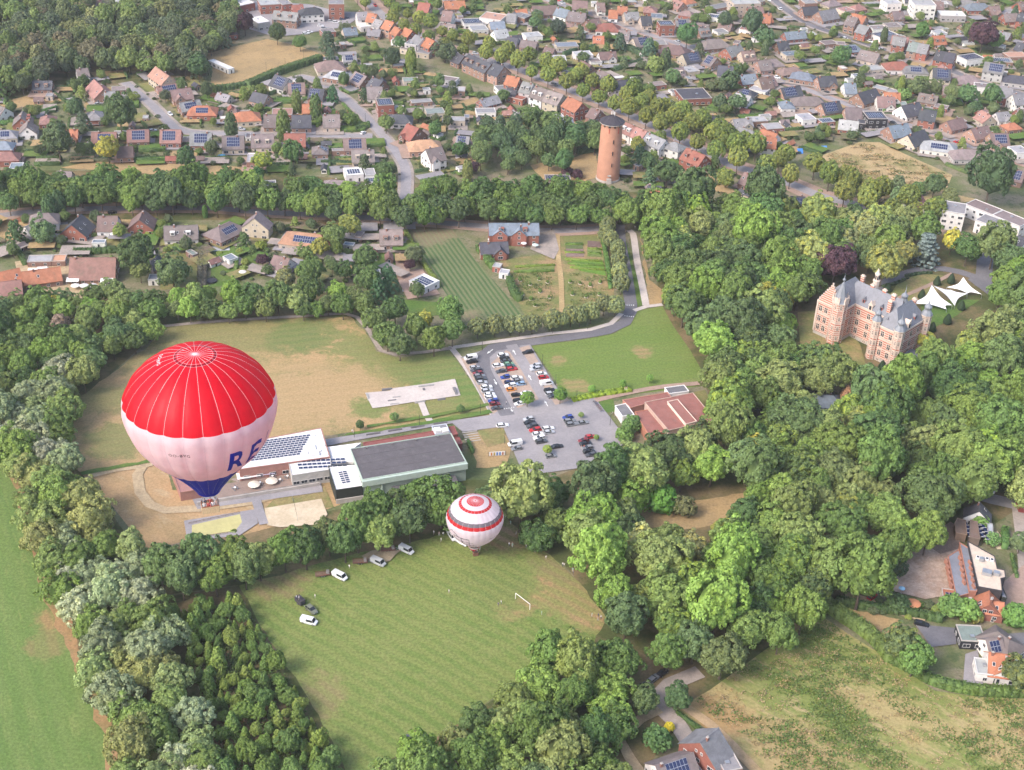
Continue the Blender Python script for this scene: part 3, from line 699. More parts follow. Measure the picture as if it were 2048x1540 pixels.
    if kind == 'g' and cat != 'shed':
        sl = rise / hw; nrm = math.sqrt(1 + sl * sl)
        ex = Vector((1, 0, 0)) * (-front); ey = Vector((0, -front, sl)).normalized()
        if 's' in F:
            ny = 2 if wd < 9.5 else 3; nx = max(3, min(9, int(L * .62)))
            solar_panels(rf, (rg.uniform(-.1, .1) * L, front * hw * .48, zr - sl * hw * .48 + .14), ex, ey, nx, ny)
        else:
            for u in rg.sample((-.3, -.1, .12, .3), rg.choice((0, 1, 2))):
                sk = add('skylight', SKYL, rf, None, (u * L, front * hw * .5, zr - sl * hw * .5 + .12))
                sk.rotation_euler = (-front * math.atan(sl), 0, 0)
        add('chimney', CHIM, rf, None, (rg.choice((-.38, .3, .2, -.2)) * L, rg.choice((-.5, .5)), zr - .6))
        if 'x' in F:      # cross gable towards the viewer
            cw, cd = min(L * .5, 5.5), hw + 1.2; cx = rg.choice((-.18, .2)) * L
            cz = eave + cw * .46; y0, y1 = 0, front * cd
            mb = MB(); vs = [(cx - cw / 2 + .15, y1, -.1), (cx + cw / 2 - .15, y1, -.1), (cx + cw / 2 - .15, y1, eave), (cx, y1, cz - .15), (cx - cw / 2 + .15, y1, eave)]
            vs += [(v[0], 0, v[2]) for v in vs]
            f_ = [(0, 1, 2, 3, 4), (1, 6, 7, 2), (2, 7, 8, 3), (4, 3, 8, 9), (0, 4, 9, 5)]
            mb.add(vs, f_ if front < 0 else [tuple(reversed(f)) for f in f_]); mb.obj('wall', M['wall'], root, wcol)
            mb = MB()
            for s in (-1, 1):
                e = cx + s * (cw / 2 + .25); yb = 0 if front < 0 else 0
                top = [(cx, y0, cz + .1), (cx, y1 + front * .3, cz + .1), (e, y1 + front * .3, eave - .1), (e, y0, eave - .1)]
                vs = top + [(p[0], p[1], p[2] - .18) for p in top]
                mb.add(vs, [(0, 1, 2, 3), (7, 6, 5, 4), (0, 4, 5, 1), (1, 5, 6, 2), (2, 6, 7, 3)])
            mb.obj('gable_roof', M['roof'], root, rcol)
            add('window', WIN['w'], root, None, (cx, y1 + front * .03, eave + .5), 0 if front < 0 else math.pi)
            add('window', WIN['b'], root, None, (cx, y1 + front * .03, 1.4), 0 if front < 0 else math.pi)
        if 'd' in F:
            for u in (-.25, .22):
                mb = MB(); y = front * hw * .62; z = zr - sl * hw * .62
                mb.box((u * L, y + front * .1, z + .5), (1.9, 1.5, 1.5)); mb.box((u * L, y + front * .1, z + 1.32), (2.2, 1.8, .14), 0, 1)
                dm = mb.obj('dormer', [M['wall'], M['flat']], rf, WALL[wc]); add('window', WIN['w'], dm, None, (u * L, y + front * .88, z + .55), 0 if front < 0 else math.pi)
    elif kind == 'h' and cat != 'shed':
        sl = rise / hw; ex = Vector((1, 0, 0)) * (-front); ey = Vector((0, -front, sl)).normalized()
        if 's' in F: solar_panels(rf, (0, front * hw * .5, zr - sl * hw * .5 + .1), ex, ey, max(3, int((L - wd * .4) * .6)), 2)
        add('chimney', CHIM, rf, None, (rg.choice((-.15, .15)) * L, .6, zr - .9))
    elif kind == 'f':
        if 's' in F:
            nx, ny = max(2, int((L - 1.5) / 1.25)), max(1, int((wd - 1.5) / 1.9)); solar_panels(rf, (0, 0, eave + .22), (1, 0, 0), (0, 1, 0), min(nx, 10), min(ny, 4), 1.0, 1.5, .22)
        elif cat not in ('shed', 'outbuilding'):
            mb = MB(); mb.box((rg.uniform(-.2, .2) * L, rg.uniform(-.2, .2) * wd, eave + .4), (1.2, 1.0, .5)); mb.obj('roof_vent', M['steel'], rf)
    shape = dict(g='gabled', h='hipped', f='flat')[kind]
    look = '%s, %s %s roof, %s walls' % (('solar-panelled ' if 's' in F else ('two-storey ' if two and cat == 'house' else '')) + cat, ROOFN[rc], shape, WALLN[wc])
    auto(root, look, cat, 'houses of the town' if cat == 'house' else cat + 's in the gardens', (c.x, c.y, zr * .6))
    return root
HD = {
'00': """600 545 690 535 9 g gb w x
740 625 815 700 11 g rb p
820 722 905 718 8 g gr e
880 702 990 696 6 f gb b h3
1225 525 1330 600 10 g sa e 2
1232 682 1400 655 7 g pk p s
1340 712 1500 690 10 g br p x
1410 812 1570 785 8 g gr b s
1545 832 1640 832 11 h or r s
1890 880 1980 875 11 h or e
722 1042 915 1040 9 g rb b s
1000 1025 1170 1020 10 g rb b s
1262 1022 1425 1022 11 g rb r s
1497 1042 1665 1042 11 g gr r s
1750 1072 1920 1070 11 g gb e s
-40 820 40 850 9 g gb w
0 1025 75 1022 9 h gr e s
-20 1112 45 1112 9 h bl r
890 8 1040 2 10 f lg r h7
720 6 800 2 9 g br r
1475 208 1540 200 8 f lg w h3
1510 275 1610 272 12 h br b
1690 215 1790 205 12 h br r
1830 30 1960 2 14 f wh r h5
1715 728 1812 752 6 g gr e l
1662 475 1822 545 4 f wh w h2.6
450 1348 565 1352 8 g gb e
80 1310 180 1308 7 f bl w h3
-40 640 30 640 8 g br b""",
'10': """30 22 185 12 12 f lg r h6
190 22 270 12 11 f gr r h6
-10 165 80 150 12 f wh g h5
150 82 340 100 9 g gr b 2 d
400 62 480 57 10 h dk w 2
580 8 700 8 14 f gr r h10
290 42 375 35 8 g re r
800 97 880 92 8 g gr w 2
890 103 960 112 9 g or e 2
950 148 1008 165 8 g gr w 2
1030 157 1095 177 9 g or p 2
1100 208 1150 228 8 g or r 2
1180 217 1240 242 8 g or r 2
1262 272 1330 300 9 g gr w 2
1350 293 1415 322 9 g or r 2
820 200 920 190 8 f wh w h3
890 225 990 235 7 g gr b l
1090 305 1190 320 8 f wh w h3
1200 330 1290 345 8 f gr g h5.5
1160 370 1250 385 7 f gb e h3
1280 400 1385 415 7 f gr e h3
520 248 625 238 7 f gr r h3
690 432 795 427 7 g gr w s l
550 478 630 473 13 h br e
620 548 700 562 11 h lg b s
790 562 880 602 10 g gb b s
160 585 270 622 11 g dk w s
260 655 390 652 10 g br e s
430 693 545 703 10 g dk p s x
880 685 1000 682 11 g gb w x
960 808 1085 802 10 f dk r h7 s
1095 850 1165 855 7 f lg r h3.5
1100 900 1180 903 10 h dk w
1200 975 1290 1012 12 g re b x
1280 1103 1390 1098 12 h tn p
1345 1178 1470 1155 11 g gb w x 2
-30 1058 145 1056 11 g gb e d
70 903 230 902 11 g gb b
290 908 440 907 11 g dk p
535 903 665 902 11 g gb e
230 1053 395 1052 11 g re b
695 1093 870 1088 10 g br b s
760 1183 935 1178 10 g gb e d
705 1358 845 1348 9 f wh w h3.4 s
862 1360 945 1355 8 f lg w h3
600 1415 760 1425 10 h gb b
868 1422 1010 1416 6 f gr w h3 s
30 1452 165 1447 7 f gr w h3 s
1682 425 1765 460 10 g dk b 2 d
1768 462 1862 505 10 g dk b 2 d
1885 495 1962 525 11 g dk p 2
1582 415 1650 442 9 g dk b
1460 612 1592 632 7 f gb w h3
1530 700 1655 705 7 f lg p h3
1165 630 1285 625 6 f gn e h2.6
1228 803 1388 790 5 f gr b h2.6
1345 880 1488 872 8 f gn e h3
1545 938 1655 940 6 f lg e h3
1740 875 1892 872 7 f gr w h3
1770 785 1910 750 7 g gr r l
1795 118 1962 142 13 f sa w h5
1635 172 1785 165 10 f dk w h3.5 s
1695 225 1825 218 9 f gr w h3
1482 83 1560 92 11 g br w 2
1292 18 1380 28 10 g re b 2
1990 290 2070 302 9 g dk w
1592 1068 1690 1078 6 g gr w s l
1490 8 1650 4 9 g or b
1990 105 2060 112 9 g gr w
1900 700 2000 690 8 f gr w h3
1990 690 2060 700 8 g dk w""",
'20': """42 75 130 70 8 g or b l
175 48 365 42 10 g br b
372 58 470 82 9 g bl w
462 90 600 105 10 g gb b
602 162 700 142 9 g br b
20 105 145 135 9 f gr b h4
492 3 610 8 10 g br w 2
682 22 745 22 10 g br w x
780 78 850 82 9 g or w
850 48 925 53 10 g or w
900 98 1010 93 9 g gr e x
1030 130 1110 128 10 g dk e x
1170 185 1285 183 9 f dk r h7 s
740 180 810 184 12 h re w
655 282 740 285 8 g or e l
860 235 945 243 10 g gb w x
970 300 1090 283 10 g gb e s
1100 335 1225 335 9 f gr b h3.5
1250 350 1350 364 12 h br b
1360 425 1480 405 10 g dk e s
1560 430 1630 455 10 g gb p s
1640 515 1760 525 10 g dk w
1810 594 1930 580 9 g bl r
1960 615 2055 606 11 g br e
1560 315 1660 305 12 h gb b
1700 380 1810 345 10 g gr r
1820 404 1922 396 10 g br e d
1950 480 2048 470 10 g gb p
110 280 240 268 8 f lg w h4
0 285 90 275 9 g dk w
360 355 530 350 8 f bl e h3
505 428 640 420 8 f lg w h4
622 480 710 475 7 f gb w h3
305 460 440 462 10 f lg g h6
275 370 352 384 9 g br b 2
562 475 640 512 9 g br b 2
700 550 790 583 11 g gb b 2
850 635 950 625 11 h dk w 2
1105 668 1215 655 6 f gb r h3
1330 745 1555 735 16 f dk r h4
-20 592 78 612 9 g or r 2
102 642 185 660 10 g gr g 2 d
202 675 300 708 11 g gb w 2 d
304 710 420 745 11 g gb e 2 d
462 760 570 812 10 g or r 2
645 845 712 872 9 g br b 2
912 962 995 1000 9 g rb w 2 d
998 1002 1080 1035 9 g rb w 2
1090 1045 1228 1105 9 g gr w 2 d
1290 1115 1320 1125 9 h gr w 2
1392 1165 1540 1225 10 g re r 2 d
40 905 205 895 6 f gr w h3
0 745 125 775 8 f re r h3
300 925 420 915 6 f lg w h3
275 1400 475 1402 6 f dk b h3 s
1082 1495 1210 1500 9 g or w
1090 1462 1190 1466 8 g dk w
1352 1375 1440 1480 7 g gb e l
1330 1490 1400 1560 7 g or w
1852 1355 1930 1385 10 g br b
1572 905 1740 972 8 g dk b 2
1802 995 1920 1035 9 g gr w 2
1962 1075 2050 1068 9 g or w 2
1872 945 2015 935 7 f lg b h3.5
1740 10 1950 5 14 f lg e h9
1872 60 1988 52 10 g br r
1975 110 2055 104 10 g or b
1570 65 1725 35 8 f gr b h3
1615 250 1700 240 7 f gr w h3
1900 690 2030 720 7 f lg w h2.6
1650 170 1750 185 8 g br b l
620 880 730 870 5 g gb b l""",
'30': """-20 112 58 120 9 g or b
430 90 562 68 11 g gr b
300 58 420 50 9 g dk b
300 12 400 8 10 f gr b h5
662 124 742 142 10 g gb b 2
752 190 832 212 9 g gr r 2
880 285 1020 258 9 f dk w h3.5 s
1022 284 1120 298 9 g gr r 2
1150 325 1222 338 10 g gn p 2
1226 340 1302 354 10 g gr r 2
1360 395 1430 408 10 g dk r 2
1434 410 1512 424 10 g dk r 2
1560 460 1695 440 9 f dk w h5 s
1742 485 1900 510 10 g gr g 2 s
1950 590 2060 604 10 h dk g
640 355 720 350 10 h bl r s
762 390 910 424 10 g gb e
455 340 560 330 7 f gb b h3
565 340 640 345 6 f gb b h3
1010 485 1100 485 11 h re w
1150 515 1240 520 10 h gr g s
1332 535 1470 545 11 g dk e 2 s
1572 594 1650 594 11 h gb b
1660 670 1780 680 8 f gb w h4
1850 685 1960 695 10 g gr r 2
1960 745 2060 740 10 g gr w 2
272 562 350 574 10 h bl b
422 605 560 596 10 g dk p x
632 655 722 655 10 g bl w
742 735 880 695 11 g dk b
892 760 1032 765 10 g br w x
1082 835 1222 804 11 g dk w
1232 856 1362 875 10 g dk r 2
132 695 282 675 10 g dk p s
292 760 420 760 11 h gb e
452 815 592 795 10 g dk p s
642 845 770 850 11 g gb p
800 910 952 910 11 f dk k h6 s
738 955 800 962 7 f dk k h3
982 995 1130 970 11 g bl b
1132 1065 1262 1020 11 g dk e
1312 1105 1460 1125 11 h lg w s
1542 1175 1660 1175 11 h gb g
1442 955 1562 925 9 g br b
1632 1015 1762 990 10 g br p
1782 1050 1922 1050 11 g br p s x
-10 615 70 594 10 g br e
0 470 95 462 10 h gb e
165 535 255 525 9 h br b l
438 955 540 945 6 f bl r h2.8 s
0 1000 135 990 8 f lg r h3
-10 1080 100 1090 9 g or w 2
1165 15 1335 20 14 f lg w h10
1380 105 1575 110 10 f wh g h4
945 15 1060 10 10 f lg w h7
1640 25 1740 25 11 h bl r
1772 50 1852 45 10 g br b x
1885 110 1990 105 9 g gb r
2005 95 2070 105 10 g dk r 2
870 680 970 705 6 f lg b h2.8
975 708 1072 735 6 f gr b h2.8
1905 435 2060 430 9 f sa b h3
1785 470 1950 478 8 f gr b h3 s
1970 1330 2060 1350 10 g br b s
1955 1185 2060 1175 9 f lg w h4
1995 860 2060 860 9 g gb r
1345 830 1450 850 6 f gb r h2.8
820 540 920 530 8 f lg e h3
1340 258 1420 250 7 f lg w h2.6
1560 340 1640 335 6 f lg w h2.4
1700 20 1560 -10 9 g gr b
2000 20 2060 10 9 g br r
1690 870 1760 862 6 g br r l
2000 330 2060 345 9 g dk b
160 255 320 240 8 g bl r""",
'01': """302 185 382 180 10 h gb w 2
205 285 262 262 6 g lg w l
562 275 640 192 12 g dk r
770 205 925 205 11 g br w
1095 235 1130 158 11 g br r
1292 285 1555 276 10 g gb w d
1722 292 1815 248 12 h gb b s
2002 222 2038 170 12 g gb e 2
552 535 910 532 15 g rb b l
172 645 470 605 9 g or b
-30 655 150 615 9 g or b
-30 728 165 708 9 g rb b
222 545 410 540 6 f lg b h2.6
415 540 520 538 6 f tn b h2.6
1240 515 1260 600 5 g dk b l
1172 690 1250 690 5 f lg w h2.4
1780 545 1850 520 5 f bl w h2.6""",
'11': """300 325 520 352 12 h tn e s
152 512 272 542 9 g br w
982 312 1160 310 11 g gb b d
1272 690 1395 748 9 f wh w h3 s
1880 590 1940 600 4 f lg r h2.4
1930 640 2000 650 4 f lg w h2.4""",
'31': """212 50 322 55 8 g dk b s
1165 65 1240 35 8 g rb w 2
1285 95 1345 85 6 g lg w 2
1412 125 1590 155 12 f gr w h9
1625 95 1840 180 9 f gb w h6
1842 182 2060 272 9 f gb w h6
1705 215 1900 285 10 f gr w h6
620 180 700 190 6 f gr e h3
160 1390 300 1450 5 f br e h2.8
2020 360 2070 385 9 g dk w""",
'32': """430 75 545 80 9 h bl w""",
}
def parse(block, t, **kw):
    for ln in block.strip().split('\n'):
        q = ln.split()
        house(t, float(q[0]), float(q[1]), float(q[2]), float(q[3]), float(q[4]), q[5], q[6], q[7], ' '.join(q[8:]), **kw)
for t in HD: parse(HD[t], t)
# ================================================================ LANDMARK BUILDINGS
def flatblock(name, t, pts, h, rc, wc, parent=None, z0=-.1, parapet=True, wmat=None, pname='wing'):
    P = [TG(t, *p, h) for p in pts]; c = sum(P, Vector()) / len(P)
    poly = [(p.x, p.y) for p in P]
    mb = MB(); mb.prism(poly, z0, h); wl = mb.obj('wall', wmat or M['wall'], parent, wc)
    mb = MB()
    cx, cy = c.x, c.y
    ins = [(cx + (p[0] - cx) * .985, cy + (p[1] - cy) * .985) for p in poly]
    mb.prism(ins, h - .05, h + .12)
    rf = mb.obj('roof', M['flat'], parent, rc)
    if parapet:
        mb = MB()
        for i in range(len(poly)):
            a, b = Vector(poly[i]), Vector(poly[(i + 1) % len(poly)]); d = b - a; m = (a + b) / 2
            mb.box((m.x, m.y, h + .17 + .002 * i), (d.length + .22, .24, .36), math.atan2(d.y, d.x))
        mb.obj('parapet', M['own'], rf, [min(1, v * 1.1) for v in wc])
    FOOT.append((c.x, c.y, max((Vector(q) - Vector((cx, cy))).length for q in poly)))
    BLOCK.append(poly)
    return P, rf
def arr_on_roof(rf, t, p00, p10, p01, nx, ny, z, pw=1.0, ph=1.6):
    a, b, c = TG(t, *p00, z), TG(t, *p10, z), TG(t, *p01, z)
    ex, ey = (b - a) / max(nx - 1, 1), (c - a) / max(ny - 1, 1)
    me = None
    ux, uy = ex.normalized(), ey.normalized()
    for i in range(nx):
        for j in range(ny):
            q = a + ex * i + ey * j
            if me is None:
                mb = MB(); mb.box((0, 0, .12), (min(ex.length * .86, 1.9), min(ey.length * .6, 1.3), .06), 0, 1); mb.box((0, 0, .16), (min(ex.length * .8, 1.8), min(ey.length * .54, 1.22), .03), 0, 0); me = mb.mesh('solar_panel_mesh', [M['solar'], M['solarframe']])
            add('solar_panel', me, rf, None, q, math.atan2(ux.y, ux.x))

# ---- water tower
b = G(1215.5, 357)
tw = empty('water_tower', (b.x, b.y, 0)); tag(tw, 'tall round orange brick water tower with dark conical roof', 'water tower')
mt_brick = nmat('tower_brick', (.45, .235, .16), .9, .1, .25, .15, wave=('Z', .9, .10, 1.5), stain=((.36, .2, .15), .12, .5))
mb = MB(); mb.lathe([(5.75, -.2), (5.7, 3), (5.55, 10), (5.35, 20), (5.15, 28.2)], 48, close=False); mb.obj('shaft', mt_brick, tw, smooth=True)
mb = MB(); mb.lathe([(6.0, -.1), (6.0, .9), (5.75, 1.0)], 48, close=False); mb.obj('plinth', M['concrete'], tw)
mb = MB(); mb.lathe([(4.7, 28.2), (4.7, 29.6)], 48, close=False); mb.obj('vent_ring', M['dark'], tw)
for k in range(12):
    t = 2 * math.pi * k / 12; mb = MB(); mb.box((0, 0, .7), (1.5, .8, 1.4)); mb.obj('pier', mt_brick, tw, None, (4.85 * math.cos(t), 4.85 * math.sin(t), 28.2), t + math.pi / 2)
mb = MB(); mb.lathe([(5.2, 29.55), (6.1, 29.6), (6.1, 29.95), (5.2, 30.0)], 48); mb.obj('cornice', M['concrete'], tw)
mb = MB(); mb.lathe([(6.2, 29.98), (6.2, 30.15), (0.25, 33.3), (.2, 33.5)], 16, ph=.2)
for k in range(16):
    t = 2 * math.pi * k / 16 + .2; mb.tube([(6.2 * math.cos(t), 6.2 * math.sin(t), 30.17), (.3 * math.cos(t), .3 * math.sin(t), 33.32)], .06, 4)
rf = mb.obj('roof', nmat('tower_slate', (.05, .045, .055), .7, .15), tw)
mb = MB()
for (x, y) in ((.5, .3), (-.5, .2), (.9, -.6)): mb.tube([(x, y, 32.6), (x, y, 34.6)], .07, 5); mb.box((x, y, 34.2), (.35, .3, 1.3))
mb.tube([(0, 0, 33.3), (0, 0, 36)], .06, 5); mb.obj('antenna', M['white'], rf)
for z in (21.5, 15.5, 9.5):
    t = R(-80); r = 5.32 + (28 - z) * .02; mb = MB(); mb.box((0, 0, 0), (.75, .3, 2.2), 0, 1); mb.box((0, -.06, 0), (.42, .3, 1.9), 0, 0); mb.obj('window', [M['dark'], mt_brick], tw, None, (r * math.cos(t), r * math.sin(t), z), t + math.pi / 2)
for t, l in ((R(-105), 2.4), (R(-52), 3.0)):
    mb = MB(); mb.box((0, 0, 0), (.5, .25, l)); mb.obj('drain_streak', nmat('rust_red', (.36, .08, .05), .8, .2), tw, None, (5.2 * math.cos(t), 5.2 * math.sin(t), 26.8), t + math.pi / 2)
t = R(-88); mb = MB(); mb.box((0, -.5, 1.3), (2.2, 1.6, 2.6)); mb.box((0, -1.0, 4.2), (1.6, .5, .7)); mb.obj('porch', M['concrete'], tw, None, (5.6 * math.cos(t), 5.6 * math.sin(t), 0), t + math.pi / 2)

# ---- château in banded brick and stone, 45 degrees to the view
ch = empty('chateau', (136.2, 492.8, 0), R(-45)); tag(ch, 'red and white banded brick château with slate roofs and onion turrets', 'château')
def bandmat():
    m, nt, p = newmat('banded_brick')
    tc = nt.nodes.new('ShaderNodeTexCoord').outputs['Object']
    sx = nt.nodes.new('ShaderNodeSeparateXYZ'); nt.links.new(tc, sx.inputs[0])
    f = _math(nt, 'FRACT', _math(nt, 'MULTIPLY', sx.outputs[2], 1 / .95))
    st = _math(nt, 'LESS_THAN', f, .40)
    br = _mix(nt, _noise(nt, tc, 2.0, 5, .7), (.38, .125, .085), (.46, .165, .11))
    sn = _mix(nt, _noise(nt, tc, 1.2, 5, .7), (.58, .45, .37), (.68, .56, .48))
    c = _mix(nt, st, br, sn); nt.links.new(c, p.inputs['Base Color']); p.inputs['Roughness'].default_value = .9
    return m
m_band = bandmat()
m_stone = nmat('pale_stone', (.6, .49, .41), .9, .15, 1.0)
m_slate = nmat('slate', (.175, .18, .205), .55, .16, .8, .4, wave=('Z', 2.2, .12, .5))
m_lead = nmat('lead_roof', (.2, .215, .24), .5, .12, 1.0, .4)
m_plinth = nmat('château_plinth', (.42, .39, .35), .9, .15, 1)
EZ = 15.2
def cwin(mb_parent, u, v, z, rz, wd=1.3, ht=2.2):
    mb = MB()
    mb.box((0, -.04, 0), (wd + .55, .16, ht + .55), 0, 1); mb.box((0, -.08, 0), (wd, .14, ht), 0, 0)
    mb.box((0, -.13, 0), (.16, .14, ht), 0, 1); mb.box((0, -.131, ht * .16), (wd, .14, .16), 0, 1)
    mb.obj('window', [M['glass'], m_stone], mb_parent, None, (u, v, z), rz)
def cblock(u0, u1, v0, v1, h):
    w_ = empty('wing', (0, 0, 0)); w_.parent = ch
    mb = MB(); mb.prism([(u0, v0), (u1, v0), (u1, v1), (u0, v1)], 1.6, h); mb.obj('wall', m_band, w_)
    mb = MB(); mb.prism([(u0 - .12, v0 - .12), (u1 + .12, v0 - .12), (u1 + .12, v1 + .12), (u0 - .12, v1 + .12)], -.1, 1.65); mb.obj('plinth', m_plinth, w_)
    mb = MB(); mb.prism([(u0 - .4, v0 - .4), (u1 + .4, v0 - .4), (u1 + .4, v1 + .4), (u0 - .4, v1 + .4)], h - .35, h + .3); mb.obj('cornice', m_stone, w_)
    mb = MB()
    for zz in (5.6, 10.0):
        mb.prism([(u0 - .14, v0 - .14), (u1 + .14, v0 - .14), (u1 + .14, v1 + .14), (u0 - .14, v1 + .14)], zz, zz + .3)
    for (x, y) in ((u0, v0), (u1, v0), (u1, v1)): mb.box((x, y, h / 2 + .6), (.75, .75, h - 2))
    mb.obj('stone_course', m_stone, w_)
    return w_
def hiproof(w_, u0, u1, v0, v1, z0, z1, axis):
    o_ = .25; u0 -= o_; u1 += o_; v0 -= o_; v1 += o_
    if axis == 'u': h = (v1 - v0) / 2; vm = (v0 + v1) / 2; r0, r1 = (u0 + h * .6, vm), (u1 - h * .6, vm)
    else: h = (u1 - u0) / 2; um = (u0 + u1) / 2; r0, r1 = (um, v0 + h * .75), (um, v1 - h * .75)
    vs = [(u0, v0, z0), (u1, v0, z0), (u1, v1, z0), (u0, v1, z0), (r0[0], r0[1], z1), (r1[0], r1[1], z1)]
    mb = MB(); mb.add(vs, [(0, 1, 5, 4), (1, 2, 5), (2, 3, 4, 5), (3, 0, 4)] if axis == 'u' else [(0, 1, 4), (1, 2, 5, 4), (2, 3, 5), (3, 0, 4, 5)])
    rf = mb.obj('roof', m_slate, w_)
    mb = MB(); mb.tube([vs[4], vs[5]], .16, 6)
    for i, k in (((0, 4), (1, 5), (2, 5), (3, 4)) if axis == 'u' else ((0, 4), (1, 4), (2, 5), (3, 5))): mb.tube([vs[i], vs[k]], .1, 5)
    mb.obj('ridge', m_lead, rf)
    return rf
wm = cblock(-.5, 14.6, 0, 10, EZ); rm = hiproof(wm, -7, 20, 0, 10, EZ + .25, 22.4, 'u')
wl = cblock(-11.8, -.4, -9, 10.4, EZ + .2); rl = hiproof(wl, -11.8, -.4, -9, 10.4, EZ + .45, 22.9, 'v')
wr = cblock(14.2, 25, -7.4, 11, EZ + .1); rr = hiproof(wr, 14.2, 25, -7.4, 11, EZ + .35, 23.0, 'v')
for z in (4.0, 7.8, 12.3):
    for u in (1.8, 6.6, 11.2): cwin(wm, u, 0, z, 0)
    for u in (18.0, 21.6): cwin(wr, u, -7.4, z, 0)
    for u in (-10.2, -7.6): cwin(wl, u, -9, z, 0)
    for v in (-3.6, 1.6, 6.6): cwin(wr, 25, v, z, R(90))
    for v in (-2.4,): cwin(wl, -.4, v, z, R(90), 1.0)
for u in (1.8, 6.6, 11.2): cwin(wm, u, -.12, .95, 0, 1.1, .8)
for u in (18.0, 21.6): cwin(wr, u, -7.52, .95, 0, 1.1, .8)
# stepped gable on the left wing
gb = empty('stepped_gable', (0, 0, 0)); gb.parent = ch
mb = MB()
for k in range(7): mb.box((-6.4, -8.9, EZ + .9 + k * 1.15), (10.4 - k * 1.45, .6, 1.15))
mb.obj('wall', m_band, gb)
mb = MB()
for k in range(7):
    for s in (-1, 1): mb.box((-6.4 + s * (5.2 - k * .725 - .3), -8.9, EZ + 1.6 + k * 1.15), (.62, .7, .3))
mb.box((-6.4, -8.9, EZ + 9.2), (.5, .5, 1.6)); mb.obj('coping', m_stone, gb)
def turret(u, v, r, h, top, name='turret', spire=False, z0=-.1):
    t_ = empty(name, (u, v, 0)); t_.parent = ch
    mb = MB(); mb.lathe([(r, z0), (r, h)], 8, ph=R(22.5)); mb.obj('wall', m_band, t_)
    mb = MB(); mb.lathe([(r + .05, h - .5), (r + .45, h - .1), (r + .45, h + .25), (r, h + .3)], 8, ph=R(22.5))
    for zz in (5.6, 10.0, h - 3.2): mb.lathe([(r + .12, zz), (r + .12, zz + .3)], 8, ph=R(22.5))
    for k in range(8):
        q = R(22.5 + 45 * k); mb.tube([(r * math.cos(q), r * math.sin(q), z0 + .1), (r * math.cos(q), r * math.sin(q), h - .4)], .17, 4)
    mb.obj('cornice', m_stone, t_)
    for k in range(8):
        q = R(45 * k)
        for zz in (3.4, 7.6, 12.0, h - 1.6):
            if zz < h - 1 and math.sin(q - R(45)) < .3: cwin(t_, r * .925 * math.cos(q), r * .925 * math.sin(q), zz, q + R(90), .62, 1.5)
    mb = MB()
    if spire: mb.lathe([(r + .35, h + .25), (r * .9, h + 1.4), (r * .55, h + 4.6), (r * .22, h + 8.2), (.22, h + 8.6), (.2, h + 9.4)], 8, ph=R(22.5)); oz = h + 9.4
    else: mb.lathe([(r + .45, h + .25), (r + .2, h + .8), (r * .72, h + 2.0), (r * .62, h + 2.4)], 8, ph=R(22.5)); oz = h + 2.4
    k = .62 if spire else r * .72
    mb.lathe([(k * .6, oz), (k * 1.05, oz + k * .35), (k * 1.1, oz + k * .8), (k * .7, oz + k * 1.3), (k * .3, oz + k * 1.7), (.14, oz + k * 2.6), (.06, oz + k * 3)], 10)
    mb.tube([(0, 0, oz + k * 2.8), (0, 0, oz + k * 2.8 + top)], [.09, .03], 5); mb.lathe([(.02, oz + k * 3), (.22, oz + k * 3.25), (.02, oz + k * 3.5)], 8)
    mb.obj('roof', m_lead, t_)
    return t_
turret(14.6, -7.4, 1.75, 17.0, 2.2); turret(25, -7.6, 1.95, 17.2, 1.4); turret(25.2, 11, 1.95, 17.4, 2.8); turret(14.0, 11.6, 1.8, 17.6, 2.2)
tt = turret(-2.2, -8.6, 3.0, 18.6, 1.6, 'stair_tower', True)
mb = MB()
for k in range(8):
    q = R(45 * k + 22.5); mb.box((3.0 * math.cos(q), 3.0 * math.sin(q), 19.8), (.55, .55, 1.9)); mb.lathe([(.3, 20.6), (.05, 22.2)], 4, (3.0 * math.cos(q), 3.0 * math.sin(q), 0))
for k in range(0, 8, 2):
    q = R(45 * k); mb.box((2.85 * math.cos(q), 2.85 * math.sin(q), 19.9), (.4, 1.5, 2.6), q)
mb.obj('pinnacle', m_stone, tt)
for (u, v, h) in ((-4.6, 9.6, 22.8), (2.8, 5.4, 23.2), (8.4, 5.4, 23.2), (13.2, 4.6, 23.4), (19.6, 9.4, 22.6), (14.2, 1.0, 22.4)):
    mb = MB(); mb.box((0, 0, (EZ + 2 + h) / 2), (1.6, 1.1, h - EZ - 2), 0, 0); mb.box((0, 0, h), (1.8, 1.3, .3), 0, 1); mb.box((-.3, 0, h + .4), (.4, .5, .5), 0, 1); mb.box((.3, 0, h + .4), (.4, .5, .5), 0, 1)
    mb.obj('chimney', [m_band, m_stone], ch, None, (u, v, 0))
lt = empty('lantern', (1.0, 10.6, 0)); lt.parent = ch
mb = MB(); mb.lathe([(1.3, EZ), (1.3, 22.5), (1.5, 22.6), (1.5, 22.9), (1.0, 23.0), (.95, 25.4), (1.15, 25.5), (1.15, 25.8), (.55, 26.6), (.15, 28.0)], 8); mb.obj('wall', m_stone, lt)
for k in range(8):
    q = R(45 * k); mb = MB(); mb.box((0, 0, 24.2), (.14, .45, 1.7)); mb.obj('opening', M['dark'], lt, None, (.92 * math.cos(q), .92 * math.sin(q), 0), q)
